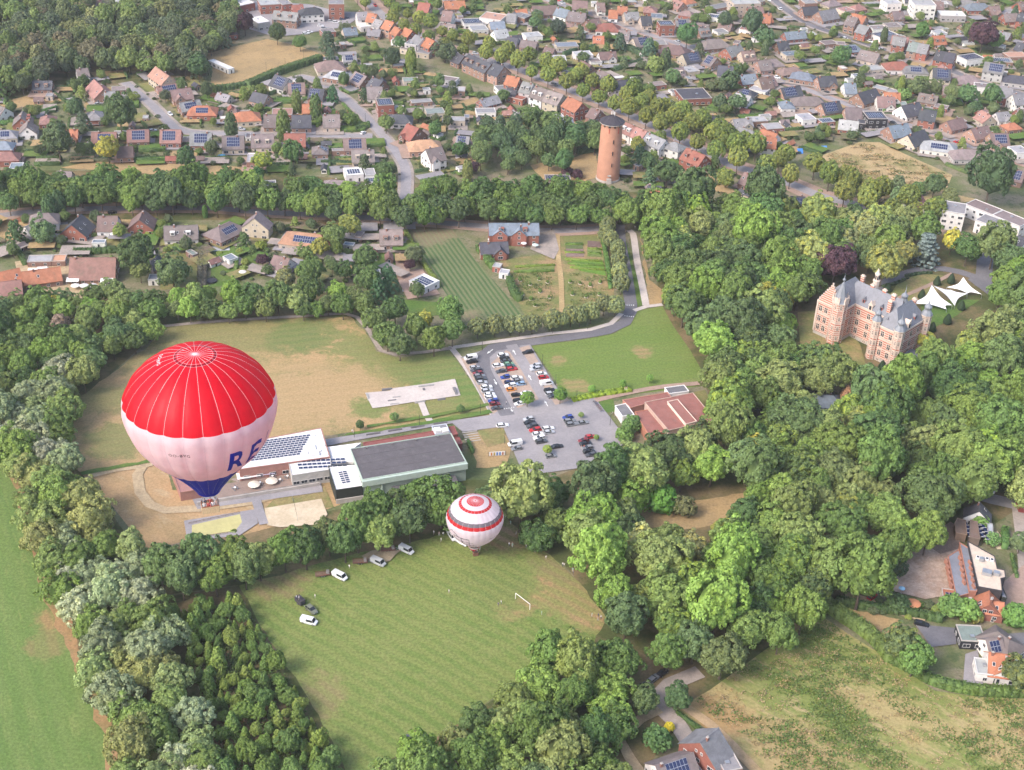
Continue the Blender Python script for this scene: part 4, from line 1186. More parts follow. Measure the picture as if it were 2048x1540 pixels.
def cdormer(u, v, z, rz, big=False):
    mb = MB(); s = 1.35 if big else .9
    mb.box((0, .3, .6 * s), (1.3 * s, 1.6, 1.7 * s), 0, 0)
    mb.add([(-.85 * s, -.6, 1.45 * s), (.85 * s, -.6, 1.45 * s), (0, -.6, 2.6 * s), (-.85 * s, 1.8, 1.45 * s), (.85 * s, 1.8, 1.45 * s), (0, 1.8, 2.6 * s)], [(0, 1, 2), (1, 4, 5, 2), (3, 0, 2, 5)], 0 if big else 1)
    mb.box((0, -.52, .6 * s), (.7 * s, .12, 1.2 * s), 0, 2)
    if big: mb.box((0, -.62, 2.7 * s), (.35, .3, .9), 0, 0)
    mb.obj('dormer', [m_stone if big else nmat('dormer_red', (.33, .1, .08), .8, .1), m_slate, M['glass']], ch, None, (u, v, z), rz)
cdormer(2.6, 1.2, 16.8, 0); cdormer(6.6, .3, 15.6, 0, True); cdormer(10.8, 1.2, 16.8, 0); cdormer(18.2, -5.6, 16.9, 0); cdormer(24.6, -.8, 15.6, R(90), True); cdormer(23.6, 4.6, 17.0, R(90)); cdormer(-1.2, -4.2, 16.8, R(90))
mb = MB(); mb.box((29, 2, 1.8), (7.5, 5, 3.8), 0, 0); mb.box((29, 2, 3.9), (8, 5.5, .4), 0, 1); mb.obj('side_porch', [m_band, m_slate], ch)
FOOT.append((147, 487, 24))

# ---- sports centre
sp = empty('sports_centre', TG('H', 1100, 650, 0)); tag(sp, 'sports centre with dark flat hall roof and white solar-panelled wings', 'sports centre')
sp.location = (0, 0, 0)
PALE, WHT, BLK, BRK, REDR = (.36, .43, .37), (.72, .69, .67), (.035, .04, .035), (.33, .17, .14), (.24, .085, .075)
m_metal = nmat('ribbed_cladding', None, .5, .06, .3, .3, wave=('X', 1.4, .12, .0))
hall = empty('hall', (0, 0, 0)); hall.parent = sp
P, rfh = flatblock('hall', 'H', [(390, 440), (1675, 240), (1870, 605), (545, 835)], 7.6, (.105, .095, .10), PALE, hall, wmat=m_metal)
dd = (P[2] - P[3]).normalized(); nn = Vector((dd.y, -dd.x, 0)); Lh = (P[2] - P[3]).length
mb = MB(); m_ = (P[2] + P[3]) / 2 + nn * .5; mb.box((m_.x, m_.y, 6.55), (Lh + .6, 1.1, 2.2), math.atan2(dd.y, dd.x)); mb.obj('fascia', M['own'], hall, (.42, .5, .44))
mb = MB()
for k in (.18, .5, .82):
    q = P[3].lerp(P[2], k) + nn * .35; mb.box((q.x, q.y, 2.9), (.5, .7, 5.4), math.atan2(dd.y, dd.x))
mb.obj('buttress', M['own'], hall, (.4, .48, .42))
m_ = P[3].lerp(P[2], .58) + nn * 2.0; mb = MB(); mb.box((m_.x, m_.y, 1.6), (Lh * .62, 3.6, 3.2), math.atan2(dd.y, dd.x)); mb.obj('lean_to', M['own'], hall, (.12, .11, .12))
mb = MB()
for k in (.25, .5, .75):
    a, b_ = P[0].lerp(P[3], k), P[1].lerp(P[2], k); m_ = (a + b_) / 2; mb.box((m_.x, m_.y, 7.75), (Lh - .8, .12, .1), math.atan2(dd.y, dd.x))
for k in (.1, .36, .62, .85): q = P[0].lerp(P[1], k) * .94 + P[2] * .06; mb.box((q.x, q.y, 7.9), (.7, .5, .5))
mb.obj('roof_seam', M['own'], rfh, (.13, .12, .125))
wings = [('12', [(-190, 480), (522, 343), (590, 570), (-120, 668)], 5.6, WHT, BRK), ('12', [(560, 498), (832, 462), (760, 512), (800, 610), (598, 600)], 4.9, WHT, WHT), ('12', [(262, 602), (590, 556), (600, 668), (292, 716)], 5.1, WHT, (.4, .38, .36)), ('12', [(578, 645), (790, 628), (850, 800), (637, 832)], 5.3, WHT, BLK)]
WR = []
for (t, pts, h, rc, wc) in wings:
    wg = empty('wing', (0, 0, 0)); wg.parent = sp
    WR.append((wg, flatblock('wing', t, pts, h, rc, wc, wg)))
arr_on_roof(WR[0][1][1], '12', (-60, 460), (420, 398), (-150, 610), 16, 9, 5.75)
arr_on_roof(WR[2][1][1], '12', (345, 605), (690, 585), (360, 655), 10, 3, 5.25)
arr_on_roof(WR[3][1][1], '12', (672, 690), (706, 684), (700, 770), 2, 6, 5.45)
q0 = WR[3][1][0]
mb = MB(); mb.box((0, 0, 0), (.1, .1, .1)); a, b_ = q0[3], q0[2]; dr = (b_ - a).normalized(); nn2 = Vector((dr.y, -dr.x, 0)); m_ = (a + b_) / 2 + nn2 * .2
mb = MB(); mb.box((m_.x, m_.y, .8), ((b_ - a).length + .2, .5, 1.8), math.atan2(dr.y, dr.x)); mb.obj('plinth', M['concrete'], WR[3][0])
for (wi, i0, i1, n, z, k) in ((2, 3, 2, 5, 2.0, 'b'), (0, 3, 2, 7, 2.2, 'b')):
    PP = WR[wi][1][0]; a, b_ = PP[i0], PP[i1]; dr = (b_ - a).normalized(); nn2 = Vector((dr.y, -dr.x, 0))
    for j in range(n):
        q = a.lerp(b_, (j + .5) / n) + nn2 * .03; add('window', WIN[k], WR[wi][0], None, (q.x, q.y, z), math.atan2(dr.y, dr.x))
for (nm, t, pts, h, rc, wc) in (('canopy', 'H', [(555, 362), (1470, 208), (1480, 262), (560, 405)], 3.2, REDR, REDR), ('entrance', 'H', [(1432, 150), (1612, 122), (1662, 222), (1480, 252)], 4.0, (.2, .2, .22), (.5, .52, .58)),
                                ('canopy', 'H', [(1640, 162), (1715, 152), (1760, 250), (1690, 262)], 3.1, REDR, REDR), ('canopy', 'H', [(1712, 305), (1780, 292), (1822, 370), (1752, 385)], 2.9, REDR, REDR), ('brick_wing', '02', [(1345, 662), (1560, 635), (1600, 820), (1420, 850)], 3.4, (.34, .17, .15), BRK)):
    wg = empty(nm, (0, 0, 0)); wg.parent = sp; flatblock(nm, t, pts, h, rc, wc, wg)
mb = MB()
for (x, y) in ((1505, 195), (1600, 200)): q = TG('H', x, y, 4.4); mb.box((q.x, q.y, 4.5), (2.2, 2.4, .9), R(19.5))
mb.obj('rooflight', M['white'], sp)
for (x, y, sx, sy, h) in ((430, 500, 4, 3, .5), (470, 550, 3, 2, .8), (505, 520, 1, 1, .5), (400, 540, 1.5, 1.2, .6), (460, 400, 1, 1, .4), (540, 480, 1.2, 1.0, .5)):
    q = TG('12', x, y, 5.7); mb = MB(); mb.box((q.x, q.y, 5.7 + h / 2), (sx, sy, h), R(19.5)); mb.obj('roof_unit', M['white'], WR[0][1][1])
# raised timber deck with tables below the solar wing
Pd = [G(x, y, 1.0) for x, y in ((425, 972), (588, 944), (597, 968), (436, 996))]; cd = sum(Pd, Vector()) / 4
dk = empty('terrace_deck', (cd.x, cd.y, 0)); tag(dk, 'raised brown timber terrace in front of the sports centre', 'terrace')
rel = [((p - cd).x, (p - cd).y) for p in Pd]
mb = MB(); mb.prism(rel, 0, .94); mb.obj('base', M['concrete'], dk)
for k in range(14):
    a0, a1 = k / 14 + .004, (k + 1) / 14 - .004; q = [Vector(v) for v in rel]
    pl = [q[0].lerp(q[3], a0), q[1].lerp(q[2], a0), q[1].lerp(q[2], a1), q[0].lerp(q[3], a1)]
    mb = MB(); mb.prism([(v.x, v.y) for v in pl], .94, 1.0); mb.obj('plank', M['own'], dk, (.27, .2, .165))
for i, (x, y) in enumerate(((545, 955), (560, 962), (575, 955), (520, 968), (505, 975), (470, 978))):
    p = G(x, y, 1.0); tb = empty('cafe_table', (p.x, p.y, 1.0)); mb = MB(); mb.lathe([(.45, .7), (.45, .75)], 12); mb.tube([(0, 0, 0), (0, 0, .7)], .05, 6); mb.obj('top', M['white'], tb)
    for k in range(4): mb = MB(); mb.box((0, 0, .42), (.42, .42, .06)); mb.box((.2, 0, .65), (.05, .42, .4)); mb.box((0, 0, .2), (.3, .3, .4)); mb.obj('chair', M['steel'], tb, None, (.8 * math.cos(k * 1.57), .8 * math.sin(k * 1.57), 0), k * 1.57)
    auto(tb, 'white cafe table', 'table', 'terrace tables', p)
# terrace parapet and ramp in front
a, b_ = G(395, 1012), G(640, 972); dr = (b_ - a).normalized(); m_ = (a + b_) / 2
mb = MB(); mb.box((m_.x, m_.y, .8), ((b_ - a).length, .4, 1.6), math.atan2(dr.y, dr.x)); o = mb.obj('terrace_wall', M['concrete']); tag(o, 'long low concrete wall along the sports centre terrace', 'wall')
# ---- red-roofed gymnasium
gy = empty('gymnasium', (0, 0, 0)); tag(gy, 'low gymnasium with red-brown flat roofs beside the car park', 'gymnasium')
for (nm, pts, h, rc, wc) in (('lower_hall', [(985, 215), (1090, 198), (1235, 360), (1098, 405)], 4.0, (.27, .115, .095), (.4, .18, .12)), ('main_hall', [(1062, 140), (1440, 65), (1610, 275), (1250, 362)], 5.6, (.27, .115, .095), (.42, .3, .25)), ('clerestory', [(1240, 135), (1320, 118), (1470, 290), (1385, 312)], 6.6, (.28, .125, .105), (.62, .5, .42)),
                             ('porch', [(828, 168), (912, 150), (978, 238), (886, 250)], 3.4, (.17, .165, .17), WHT), ('link', [(888, 122), (1240, 62), (1268, 98), (950, 182)], 3.6, (.26, .11, .09), (.4, .2, .15)), ('annexe', [(1218, 25), (1370, 5), (1408, 52), (1252, 72)], 3.5, (.14, .14, .15), WHT)):
    wg = empty(nm, (0, 0, 0)); wg.parent = gy; flatblock(nm, '22', pts, h, rc, wc, wg)
# ---- long brick stable house with dormers
st = house('21', -165, 262, 225, 262, 8.5, 'g', 'bl', 'r', '2 d', name='stable_house', cat='house')
house('11', 1772, 415, 1990, 408, 8, 'g', 'dk', 'r', 'x', name='stable_wing', cat='house')
for (x, y) in ((-75, 300), (75, 300)): house('21', x, y + 12, x + 2, y - 22, 6.5, 'g', 'bl', 'r', '2', name='gabled_bay', cat='house')
# ---- school, lower right
sc_ = empty('school_building', (0, 0, 0)); tag(sc_, 'school with cream flat roof and two grey sawtooth strips beside demolition yard', 'school')
for (nm, pts, h, rc, wc) in (('main_block', [(225, 340), (440, 460), (462, 560), (522, 572), (530, 632), (492, 640), (502, 742), (308, 706)], 7.0, (.56, .46, .37), (.05, .045, .05)), ('sawtooth_wing', [(158, 350), (232, 395), (308, 706), (296, 742), (238, 742)], 5.6, (.2, .21, .245), (.36, .17, .12)), ('sawtooth_wing', [(66, 462), (150, 408), (222, 640), (240, 760), (132, 790)], 4.6, (.2, .21, .245), (.36, .17, .12)), ('link', [(495, 690), (535, 780), (540, 800), (500, 790)], 4.5, (.2, .21, .25), BLK)):
    wg = empty(nm, (0, 0, 0)); wg.parent = sc_; flatblock(nm, 'S', pts, h, rc, wc, wg)
for (x, y) in ((305, 468), (342, 474), (380, 480), (420, 488)): q = TG('S', x, y, 7.3); mb = MB(); mb.box((q.x, q.y, 7.4), (1.1, 1.2, .6), R(-20), 0); mb.box((q.x, q.y, 7.73), (.7, .8, .06), R(-20), 1); mb.obj('rooflight', [M['white'], M['glass']], sc_)
for (x, y, a) in ((378, 595, 2.8), (455, 602, 1.8), (335, 490, 1.4)): q = TG('S', x, y, 7.3); mb = MB(); mb.box((q.x, q.y, 7.7), (a, a * .8, 1.2), R(-20)); mb.obj('air_handler', M['steel'], sc_)
for i, (x, y, dx, dy) in enumerate([(58, 500, 10, 48), (168, 480, 8, 48), (245, 520, 8, 48)]):
    for k in range(5):
        q = TG('S', x + dx * k, y + dy * k, 4.4 + i * .6); mb = MB(); mb.box((q.x - .3, q.y, 4.3 + i * .8), (.5, 1.7, 1.7), R(12)); mb.obj('louvre', M['own'], sc_, (.36, .17, .12))
# neighbours of the school
house('S', 320, 90, 326, 22, 8.4, 'g', 'dk', 'w', '', name='house')
cg = empty('glass_extension', (0, 0, 0)); tag(cg, 'low brown-roofed extension with glass strips behind the school', 'extension')
for (pts, h, rc, wc) in (([(118, 195), (140, 152), (205, 170), (215, 285), (130, 270)], 3.0, (.2, .135, .1), (.25, .17, .12)), ([(245, 168), (300, 180), (322, 320), (240, 305)], 3.3, (.19, .13, .105), (.2, .15, .12)), ([(385, 190), (425, 200), (430, 310), (390, 300)], 2.9, (.4, .42, .46), (.3, .3, .3))):
    wg = empty('bay', (0, 0, 0)); wg.parent = cg; flatblock('bay', 'S', pts, h, rc, wc, wg)
for (x0, y0, x1, y1) in ((212, 178, 240, 290), (308, 180, 345, 290), (350, 200, 382, 310)):
    a, b_ = TG('S', x0, y0, 3), TG('S', x1, y1, 3); d_ = b_ - a; mb = MB(); m_ = (a + b_) / 2
    mb.box((m_.x, m_.y, 2.9), (2.0, 8.5, .12), R(8), 0)
    for k in range(5): mb.box((m_.x, m_.y + (k - 2) * 2, 2.98), (2.1, .12, .12), R(8), 1)
    mb.obj('glass_roof', [M['solar'], M['frame']], cg)
house('S', 402, 848, 398, 735, 9.5, 'g', 'or', 'r', 'h2.4', name='house')
house('S', 385, 812, 512, 832, 6.0, 'g', 'or', 'r', '', name='house')
house('S', 20, 775, 130, 790, 6.5, 'f', 'or', 'e', 'h3.3 s', name='outbuilding', cat='outbuilding')
house('S', 140, 818, 255, 842, 5.5, 'f', 'lg', 'w', 'h3.0', name='outbuilding', cat='outbuilding')
house('S', 470, 1065, 560, 1130, 9.5, 'h', 'gb', 'w', '', name='house')
house('S', 380, 1130, 490, 1110, 8, 'g', 'gb', 'w', 's', name='house')
house('S', 400, 1235, 600, 1262, 10, 'g', 'or', 'w', 'h3', name='house')
house('S', 545, 1255, 560, 1370, 8, 'g', 'or', 'w', '', name='house')
house('S', 345, 1290, 372, 1420, 5.0, 'f', 'lg', 'w', 'h3', name='conservatory', cat='conservatory')
house('S', 150, 1080, 350, 1090, 7, 'f', 'gn', 'k', 'h3', name='roof_terrace', cat='roof terrace')
# ---- houses at the lower edge
house('23', 1500, 1318, 1640, 1208, 13, 'g', 'gr', 'r', '2', name='house')
house('23', 1640, 1470, 1780, 1440, 8, 'f', 'gr', 'r', 'h5.6', name='house')
house('23', 1150, 1500, 1440, 1400, 10, 'g', 'gb', 'w', 's', name='house')
house('23', 1290, 1560, 1480, 1500, 7, 'f', 'gr', 'b', 'h3', name='outbuilding', cat='outbuilding')

# ---- white stretch tents beside the château
m_tent = nmat('tent_cloth', (.8, .79, .8), .6, .03, .5)
TENTS = [([(1165, 892, 2.2), (1322, 748, 7.0), (1482, 908, 2.4), (1438, 940, 1.6)], 'nearest to the château'), ([(1332, 752, 6.4), (1470, 786, 3.4), (1605, 815, 2.6), (1502, 912, 1.4)], 'in the middle of the three'), ([(1440, 766, 2.6), (1570, 686, 7.0), (1715, 822, 2.2), (1600, 812, 1.8)], 'farthest from the château')]
for pts, wh_ in TENTS:
    C4 = [TG('31', x, y, z) for (x, y, z) in pts]; ctr = sum(C4, Vector()) / 4
    tn = empty('stretch_tent', (ctr.x, ctr.y, 0)); tag(tn, 'white pointed stretch tent on the lawn, ' + wh_, 'tent', 'white stretch tents')
    n = 14; mb = MB(); vs = []
    for i in range(n + 1):
        for j in range(n + 1):
            a, b_ = i / n, j / n
            p = C4[0] * (1 - a) * (1 - b_) + C4[1] * a * (1 - b_) + C4[2] * a * b_ + C4[3] * (1 - a) * b_
            pull = .55 * (4 * a * (1 - a)) * (1 - 4 * b_ * (1 - b_)) + .55 * (4 * b_ * (1 - b_)) * (1 - 4 * a * (1 - a))
            p = p.lerp(ctr, pull * .5)
            p.z -= .9 * (16 * a * (1 - a) * b_ * (1 - b_)) * .5
            vs.append((p.x - ctr.x, p.y - ctr.y, p.z))
    fs = [(i * (n + 1) + j, (i + 1) * (n + 1) + j, (i + 1) * (n + 1) + j + 1, i * (n + 1) + j + 1) for i in range(n) for j in range(n)]
    mb.add(vs, fs); cl = mb.obj('canopy', m_tent, tn, smooth=True)
    for p in C4:
        mb = MB(); q = p - ctr; mb.tube([(q.x * 1.02, q.y * 1.02, 0), (q.x, q.y, p.z)], .08, 6); mb.obj('pole', M['steel'], tn)
# ================================================================ TREES, HEDGES, PLANTS
NR = np.random.RandomState(11)
def _unit(v): return v / np.maximum(np.linalg.norm(v, axis=1, keepdims=True), 1e-6)
def leaf_quads(P, N, S, rs, asp=1.0):
    n = len(P); N = _unit(N)
    T = rs.normal(size=(n, 3)); T = _unit(T - N * np.sum(T * N, 1, keepdims=True)); B = np.cross(N, T)
    S = S.reshape(-1, 1); a, b = T * S, B * S * asp
    k = N * S * .35
    V = np.stack([P - a, P + b * .75 + k * .5, P + a, P - b * .75 + k * .5], 1).reshape(-1, 3)
    F = np.arange(4 * n).reshape(n, 4)
    return V, F
def _core(r, rz, rs, zc=0.0, n=10, m=7):
    V = []; F = []
    for i in range(m + 1):
        t = math.pi * i / m
        for j in range(n):
            p = 2 * math.pi * j / n; k = rs.uniform(.85, 1.1)
            V.append((r * k * math.sin(t) * math.cos(p), r * k * math.sin(t) * math.sin(p), zc + rz * k * math.cos(t)))
    for i in range(m):
        for j in range(n): F.append((i * n + j, (i + 1) * n + j, (i + 1) * n + (j + 1) % n, i * n + (j + 1) % n))
    return np.array(V), np.array(F)
def crown_mesh(kind, seed):
    rs = np.random.RandomState(seed)
    C, D, LR = [], [], []
    per, size, lump = 56, .055, 1.0
    if kind in ('broad', 'tall', 'loose', 'round'):
        n = dict(broad=125, tall=115, loose=95, round=80)[kind]
        ph = rs.uniform(0, 6.28, 4)
        for i in range(n):
            z = 1 - (i + .5) / n * 1.42; q = i * 2.39996 + rs.uniform(-.3, .3)
            s = math.sqrt(max(0, 1 - z * z)); d = np.array([s * math.cos(q), s * math.sin(q), z])
            wob = 1 + .15 * math.sin(2 * q + ph[0]) + .13 * math.sin(3 * q + ph[1] + 3 * z) + .09 * math.sin(5 * q + ph[2] - 4 * z)
            if kind == 'round': wob = 1 + (wob - 1) * .3
            if kind == 'loose': wob = 1 + (wob - 1) * 1.5
            r = wob * rs.uniform(.70, .9) * (1.0 if z > -.1 else .86)
            C.append(d * r); D.append(d); LR.append(rs.uniform(.13, .24) * (1.2 if kind == 'loose' else 1))
        if kind == 'loose': per, size = 52, .06
        core = _core(.66, .66, rs)
    elif kind == 'cone':
        for i in range(46):
            f = ((i + .5) / 46) ** .8; z = 1 - 2 * f; r = .08 + .86 * f * (1 - .25 * f * f); q = i * 2.39996
            d = np.array([math.cos(q), math.sin(q), .55]); C.append(np.array([r * math.cos(q) * .86, r * math.sin(q) * .86, z])); D.append(d / np.linalg.norm(d)); LR.append(.16 + .1 * f)
        per, size = 26, .10; core = _core(.34, .8, rs, -.15)
    elif kind == 'pine':
        for i in range(52):
            f = (i + .5) / 52; z = .95 - 1.9 * f; r = .25 + .7 * min(1, f * 1.5) * rs.uniform(.6, 1.05); q = i * 2.39996
            d = np.array([math.cos(q) * .6, math.sin(q) * .6, .8]); C.append(np.array([r * math.cos(q), r * math.sin(q), z])); D.append(d); LR.append(rs.uniform(.16, .26))
        per, size = 30, .095; core = _core(.4, .75, rs)
    elif kind == 'cedar':
        for lv in range(9):
            z = -.9 + lv * .22; rr = 1.0 - .085 * lv
            for k in range(10):
                q = k * .628 + lv * .4 + rs.uniform(-.2, .2); r = rr * rs.uniform(.5, .98); C.append(np.array([r * math.cos(q), r * math.sin(q), z])); D.append(np.array([.2 * math.cos(q), .2 * math.sin(q), 1])); LR.append(.17)
        per, size = 30, .075; core = _core(.35, .8, rs)
    elif kind == 'column':
        for i in range(56):
            z = 1 - 2 * (i + .5) / 56; q = i * 2.39996; r = .8 * math.sqrt(max(0.05, 1 - (z * .95) ** 2)); d = np.array([math.cos(q), math.sin(q), .4]); C.append(np.array([r * math.cos(q), r * math.sin(q), z])); D.append(d / np.linalg.norm(d)); LR.append(.25)
        per, size = 24, .11; core = _core(.7, .85, rs)
    else:                                                   # shrub
        for i in range(34):
            z = 1 - (i + .5) / 34 * 1.15; q = i * 2.39996; s = math.sqrt(max(0, 1 - z * z)); d = np.array([s * math.cos(q), s * math.sin(q), z]); C.append(d * rs.uniform(.66, .86)); D.append(d); LR.append(rs.uniform(.22, .34))
        per, size = 22, .13; core = _core(.7, .7, rs)
    C, D, LR = np.array(C), np.array(D), np.array(LR)
    if kind == 'tall': pass
    n = len(C); idx = np.repeat(np.arange(n), per)
    flat = .35 if kind == 'cedar' else 1.0
    rnd = _unit(rs.normal(size=(n * per, 3))); d = _unit(rnd + .85 * D[idx] + np.array([0, 0, .35])); 
    off = d * (LR[idx] * rs.uniform(.75, 1.08, n * per))[:, None]; off[:, 2] *= flat
    P = C[idx] + off
    N = d + .5 * rs.normal(size=(n * per, 3)) * .8
    S = size * rs.uniform(.65, 1.3, n * per)
    V, F = leaf_quads(P, N, S, rs)
    cv, cf = core
    V2 = np.vstack([V, cv]); F2 = np.vstack([F, cf + len(V)])
    return V2, F2
KIND = {}
for kind, cnt, mm in (('broad', 5, 'leaf'), ('loose', 3, 'leaf'), ('round', 3, 'flowerleaf'), ('tall', 2, 'leaf'), ('cone', 3, 'needle'), ('pine', 2, 'needle'), ('cedar', 1, 'needle'), ('column', 1, 'leaf'), ('shrub', 3, 'leaf')):
    KIND[kind] = [np_mesh('crown_' + kind, *crown_mesh(kind, 100 + 17 * i + ord(kind[0])), [M[mm]]) for i in range(cnt)]
KIND['bloom'] = [np_mesh('crown_bloom', *crown_mesh('broad', 400 + i), [M['flowerleaf']]) for i in range(2)]
def _trunk():
    mb = MB(); mb.tube([(0, 0, -.05), (0, 0, .25), (.03, .01, .6), (.02, .03, 1.0)], [.055, .04, .032, .014], 7)
    for k in range(4):
        q = k * 1.6; mb.tube([(.01, 0, .5 + k * .07), (.16 * math.cos(q), .16 * math.sin(q), .78 + k * .05)], [.02, .007], 5)
    return mb.mesh('trunk_mesh', [M['bark']])
TRUNK = _trunk()
TREES = []
TB = 1.85            # brightness factor on the tree and shrub leaf colours
KNAME = dict(broad='broadleaf_tree', loose='willow_tree', round='linden_tree', tall='beech_tree', cone='young_conifer', pine='pine_tree', cedar='blue_cedar', column='columnar_tree', bloom='flowering_tree')
KLOOK = dict(broad='broadleaf tree', loose='loose-crowned tree', round='rounded linden tree', tall='tall tree', cone='young conifer', pine='pine tree', cedar='cedar', column='columnar tree', bloom='flowering tree')
GROUPS = dict(broad='broadleaf trees', loose='willows and alders', round='linden trees of the avenues', tall='tall park trees', cone='young conifers of the plantation', pine='pines', cedar='cedars', column='columnar trees', bloom='trees in flower')
def shade(c):
    r, g, b_ = c
    if r > g * 1.05: return 'dark purple' if g < .05 else 'rusty'
    if b_ > g * .75: return 'grey-green' if g > .1 else 'bluish'
    k = g
    y = r / max(g, 1e-3)
    if y > .9: return 'yellow-green'
    if k > .125: return 'bright green'
    if k > .082: return 'mid-green'
    return 'dark green'
def tree(x, y, Rc, kind, col, rg, nm=None, zc=None):
    """x, y on the ground; Rc crown radius in metres"""
    vz = dict(broad=.95, loose=1.0, round=1.12, tall=1.25, cone=1.3, pine=1.35, cedar=1.0, column=2.2, bloom=1.0)[kind] * rg.uniform(.9, 1.12)
    Rz = Rc * vz
    cz = Rz * .86 + Rc * (.55 if kind in ('broad', 'tall', 'bloom', 'round') else .1)
    if zc is not None: cz = max(zc, Rz * .8)
    root = empty(nm if nm and kind in ('broad', 'loose', 'tall', 'bloom') else KNAME[kind], (x, y, 0), rg.uniform(0, 6.28))
    add('trunk', TRUNK, root, None, (0, 0, 0), 0, (Rc * 1.1, Rc * 1.1, cz + Rz * .3))
    c = vary(rg, col, .8, 1.18, TB)
    cr = add('crown', rg.choice(KIND[kind]), root, c, (0, 0, cz), 0, (Rc, Rc * rg.uniform(.9, 1.08), Rz))
    sz = 'small' if Rc < 3.2 else ('large' if Rc > 6.3 else '')
    auto(root, (sz + ' ' + shade([v / TB for v in c]) + ' ' + KLOOK[kind]).strip(), 'tree', GROUPS[kind], (x, y, cz))
    TREES.append((x, y, Rc))
    return root
def at_crown(px, py, zc):
    p = G(px, py, zc); return p.x, p.y
GR = [(.070, .116, .032), (.08, .127, .034), (.055, .098, .032), (.098, .142, .04), (.07, .106, .036), (.11, .16, .04), (.058, .09, .037), (.094, .126, .047), (.08, .122, .048), (.12, .157, .05), (.118, .188, .04), (.14, .17, .06)]
WIL = [(.165, .2, .105), (.19, .215, .13), (.14, .18, .07), (.15, .185, .1), (.22, .235, .16), (.17, .185, .065)]
LIN = [(.115, .145, .042), (.13, .155, .045), (.10, .14, .04)]
YEL = (.24, .235, .05); PUR = (.05, .026, .034); BLU = (.13, .165, .15)
def fill(poly, space, rmin, rmax, kinds, cols, zc=9.0, ex=(), seed=1, jitter=.3, tries=None, gap=.62, nm=None):
    """scatter trees so that their crowns cover the outline seen at crown height"""
    rg = random.Random(seed)
    W_ = [at_crown(x, y, zc) for x, y in poly]; E_ = [[at_crown(x, y, zc) for x, y in e] for e in ex]
    x0, x1 = min(p[0] for p in W_), max(p[0] for p in W_); y0, y1 = min(p[1] for p in W_), max(p[1] for p in W_)
    n = tries or int((x1 - x0) * (y1 - y0) / (space * space) * 14)
    mine = []
    for _ in range(n):
        x, y = rg.uniform(x0, x1), rg.uniform(y0, y1)
        if not inpoly((x, y), W_) or any(inpoly((x, y), e) for e in E_): continue
        Rc = rg.uniform(rmin, rmax)
        ok = True
        for (a, b_, r) in TREES[-1500:]:
            if (a - x) ** 2 + (b_ - y) ** 2 < ((r + Rc) * gap) ** 2: ok = False; break
        if not ok: continue
        tree(x, y, Rc, rg.choice(kinds), rg.choice(cols), rg, nm); mine.append((x, y))
    return len(mine)
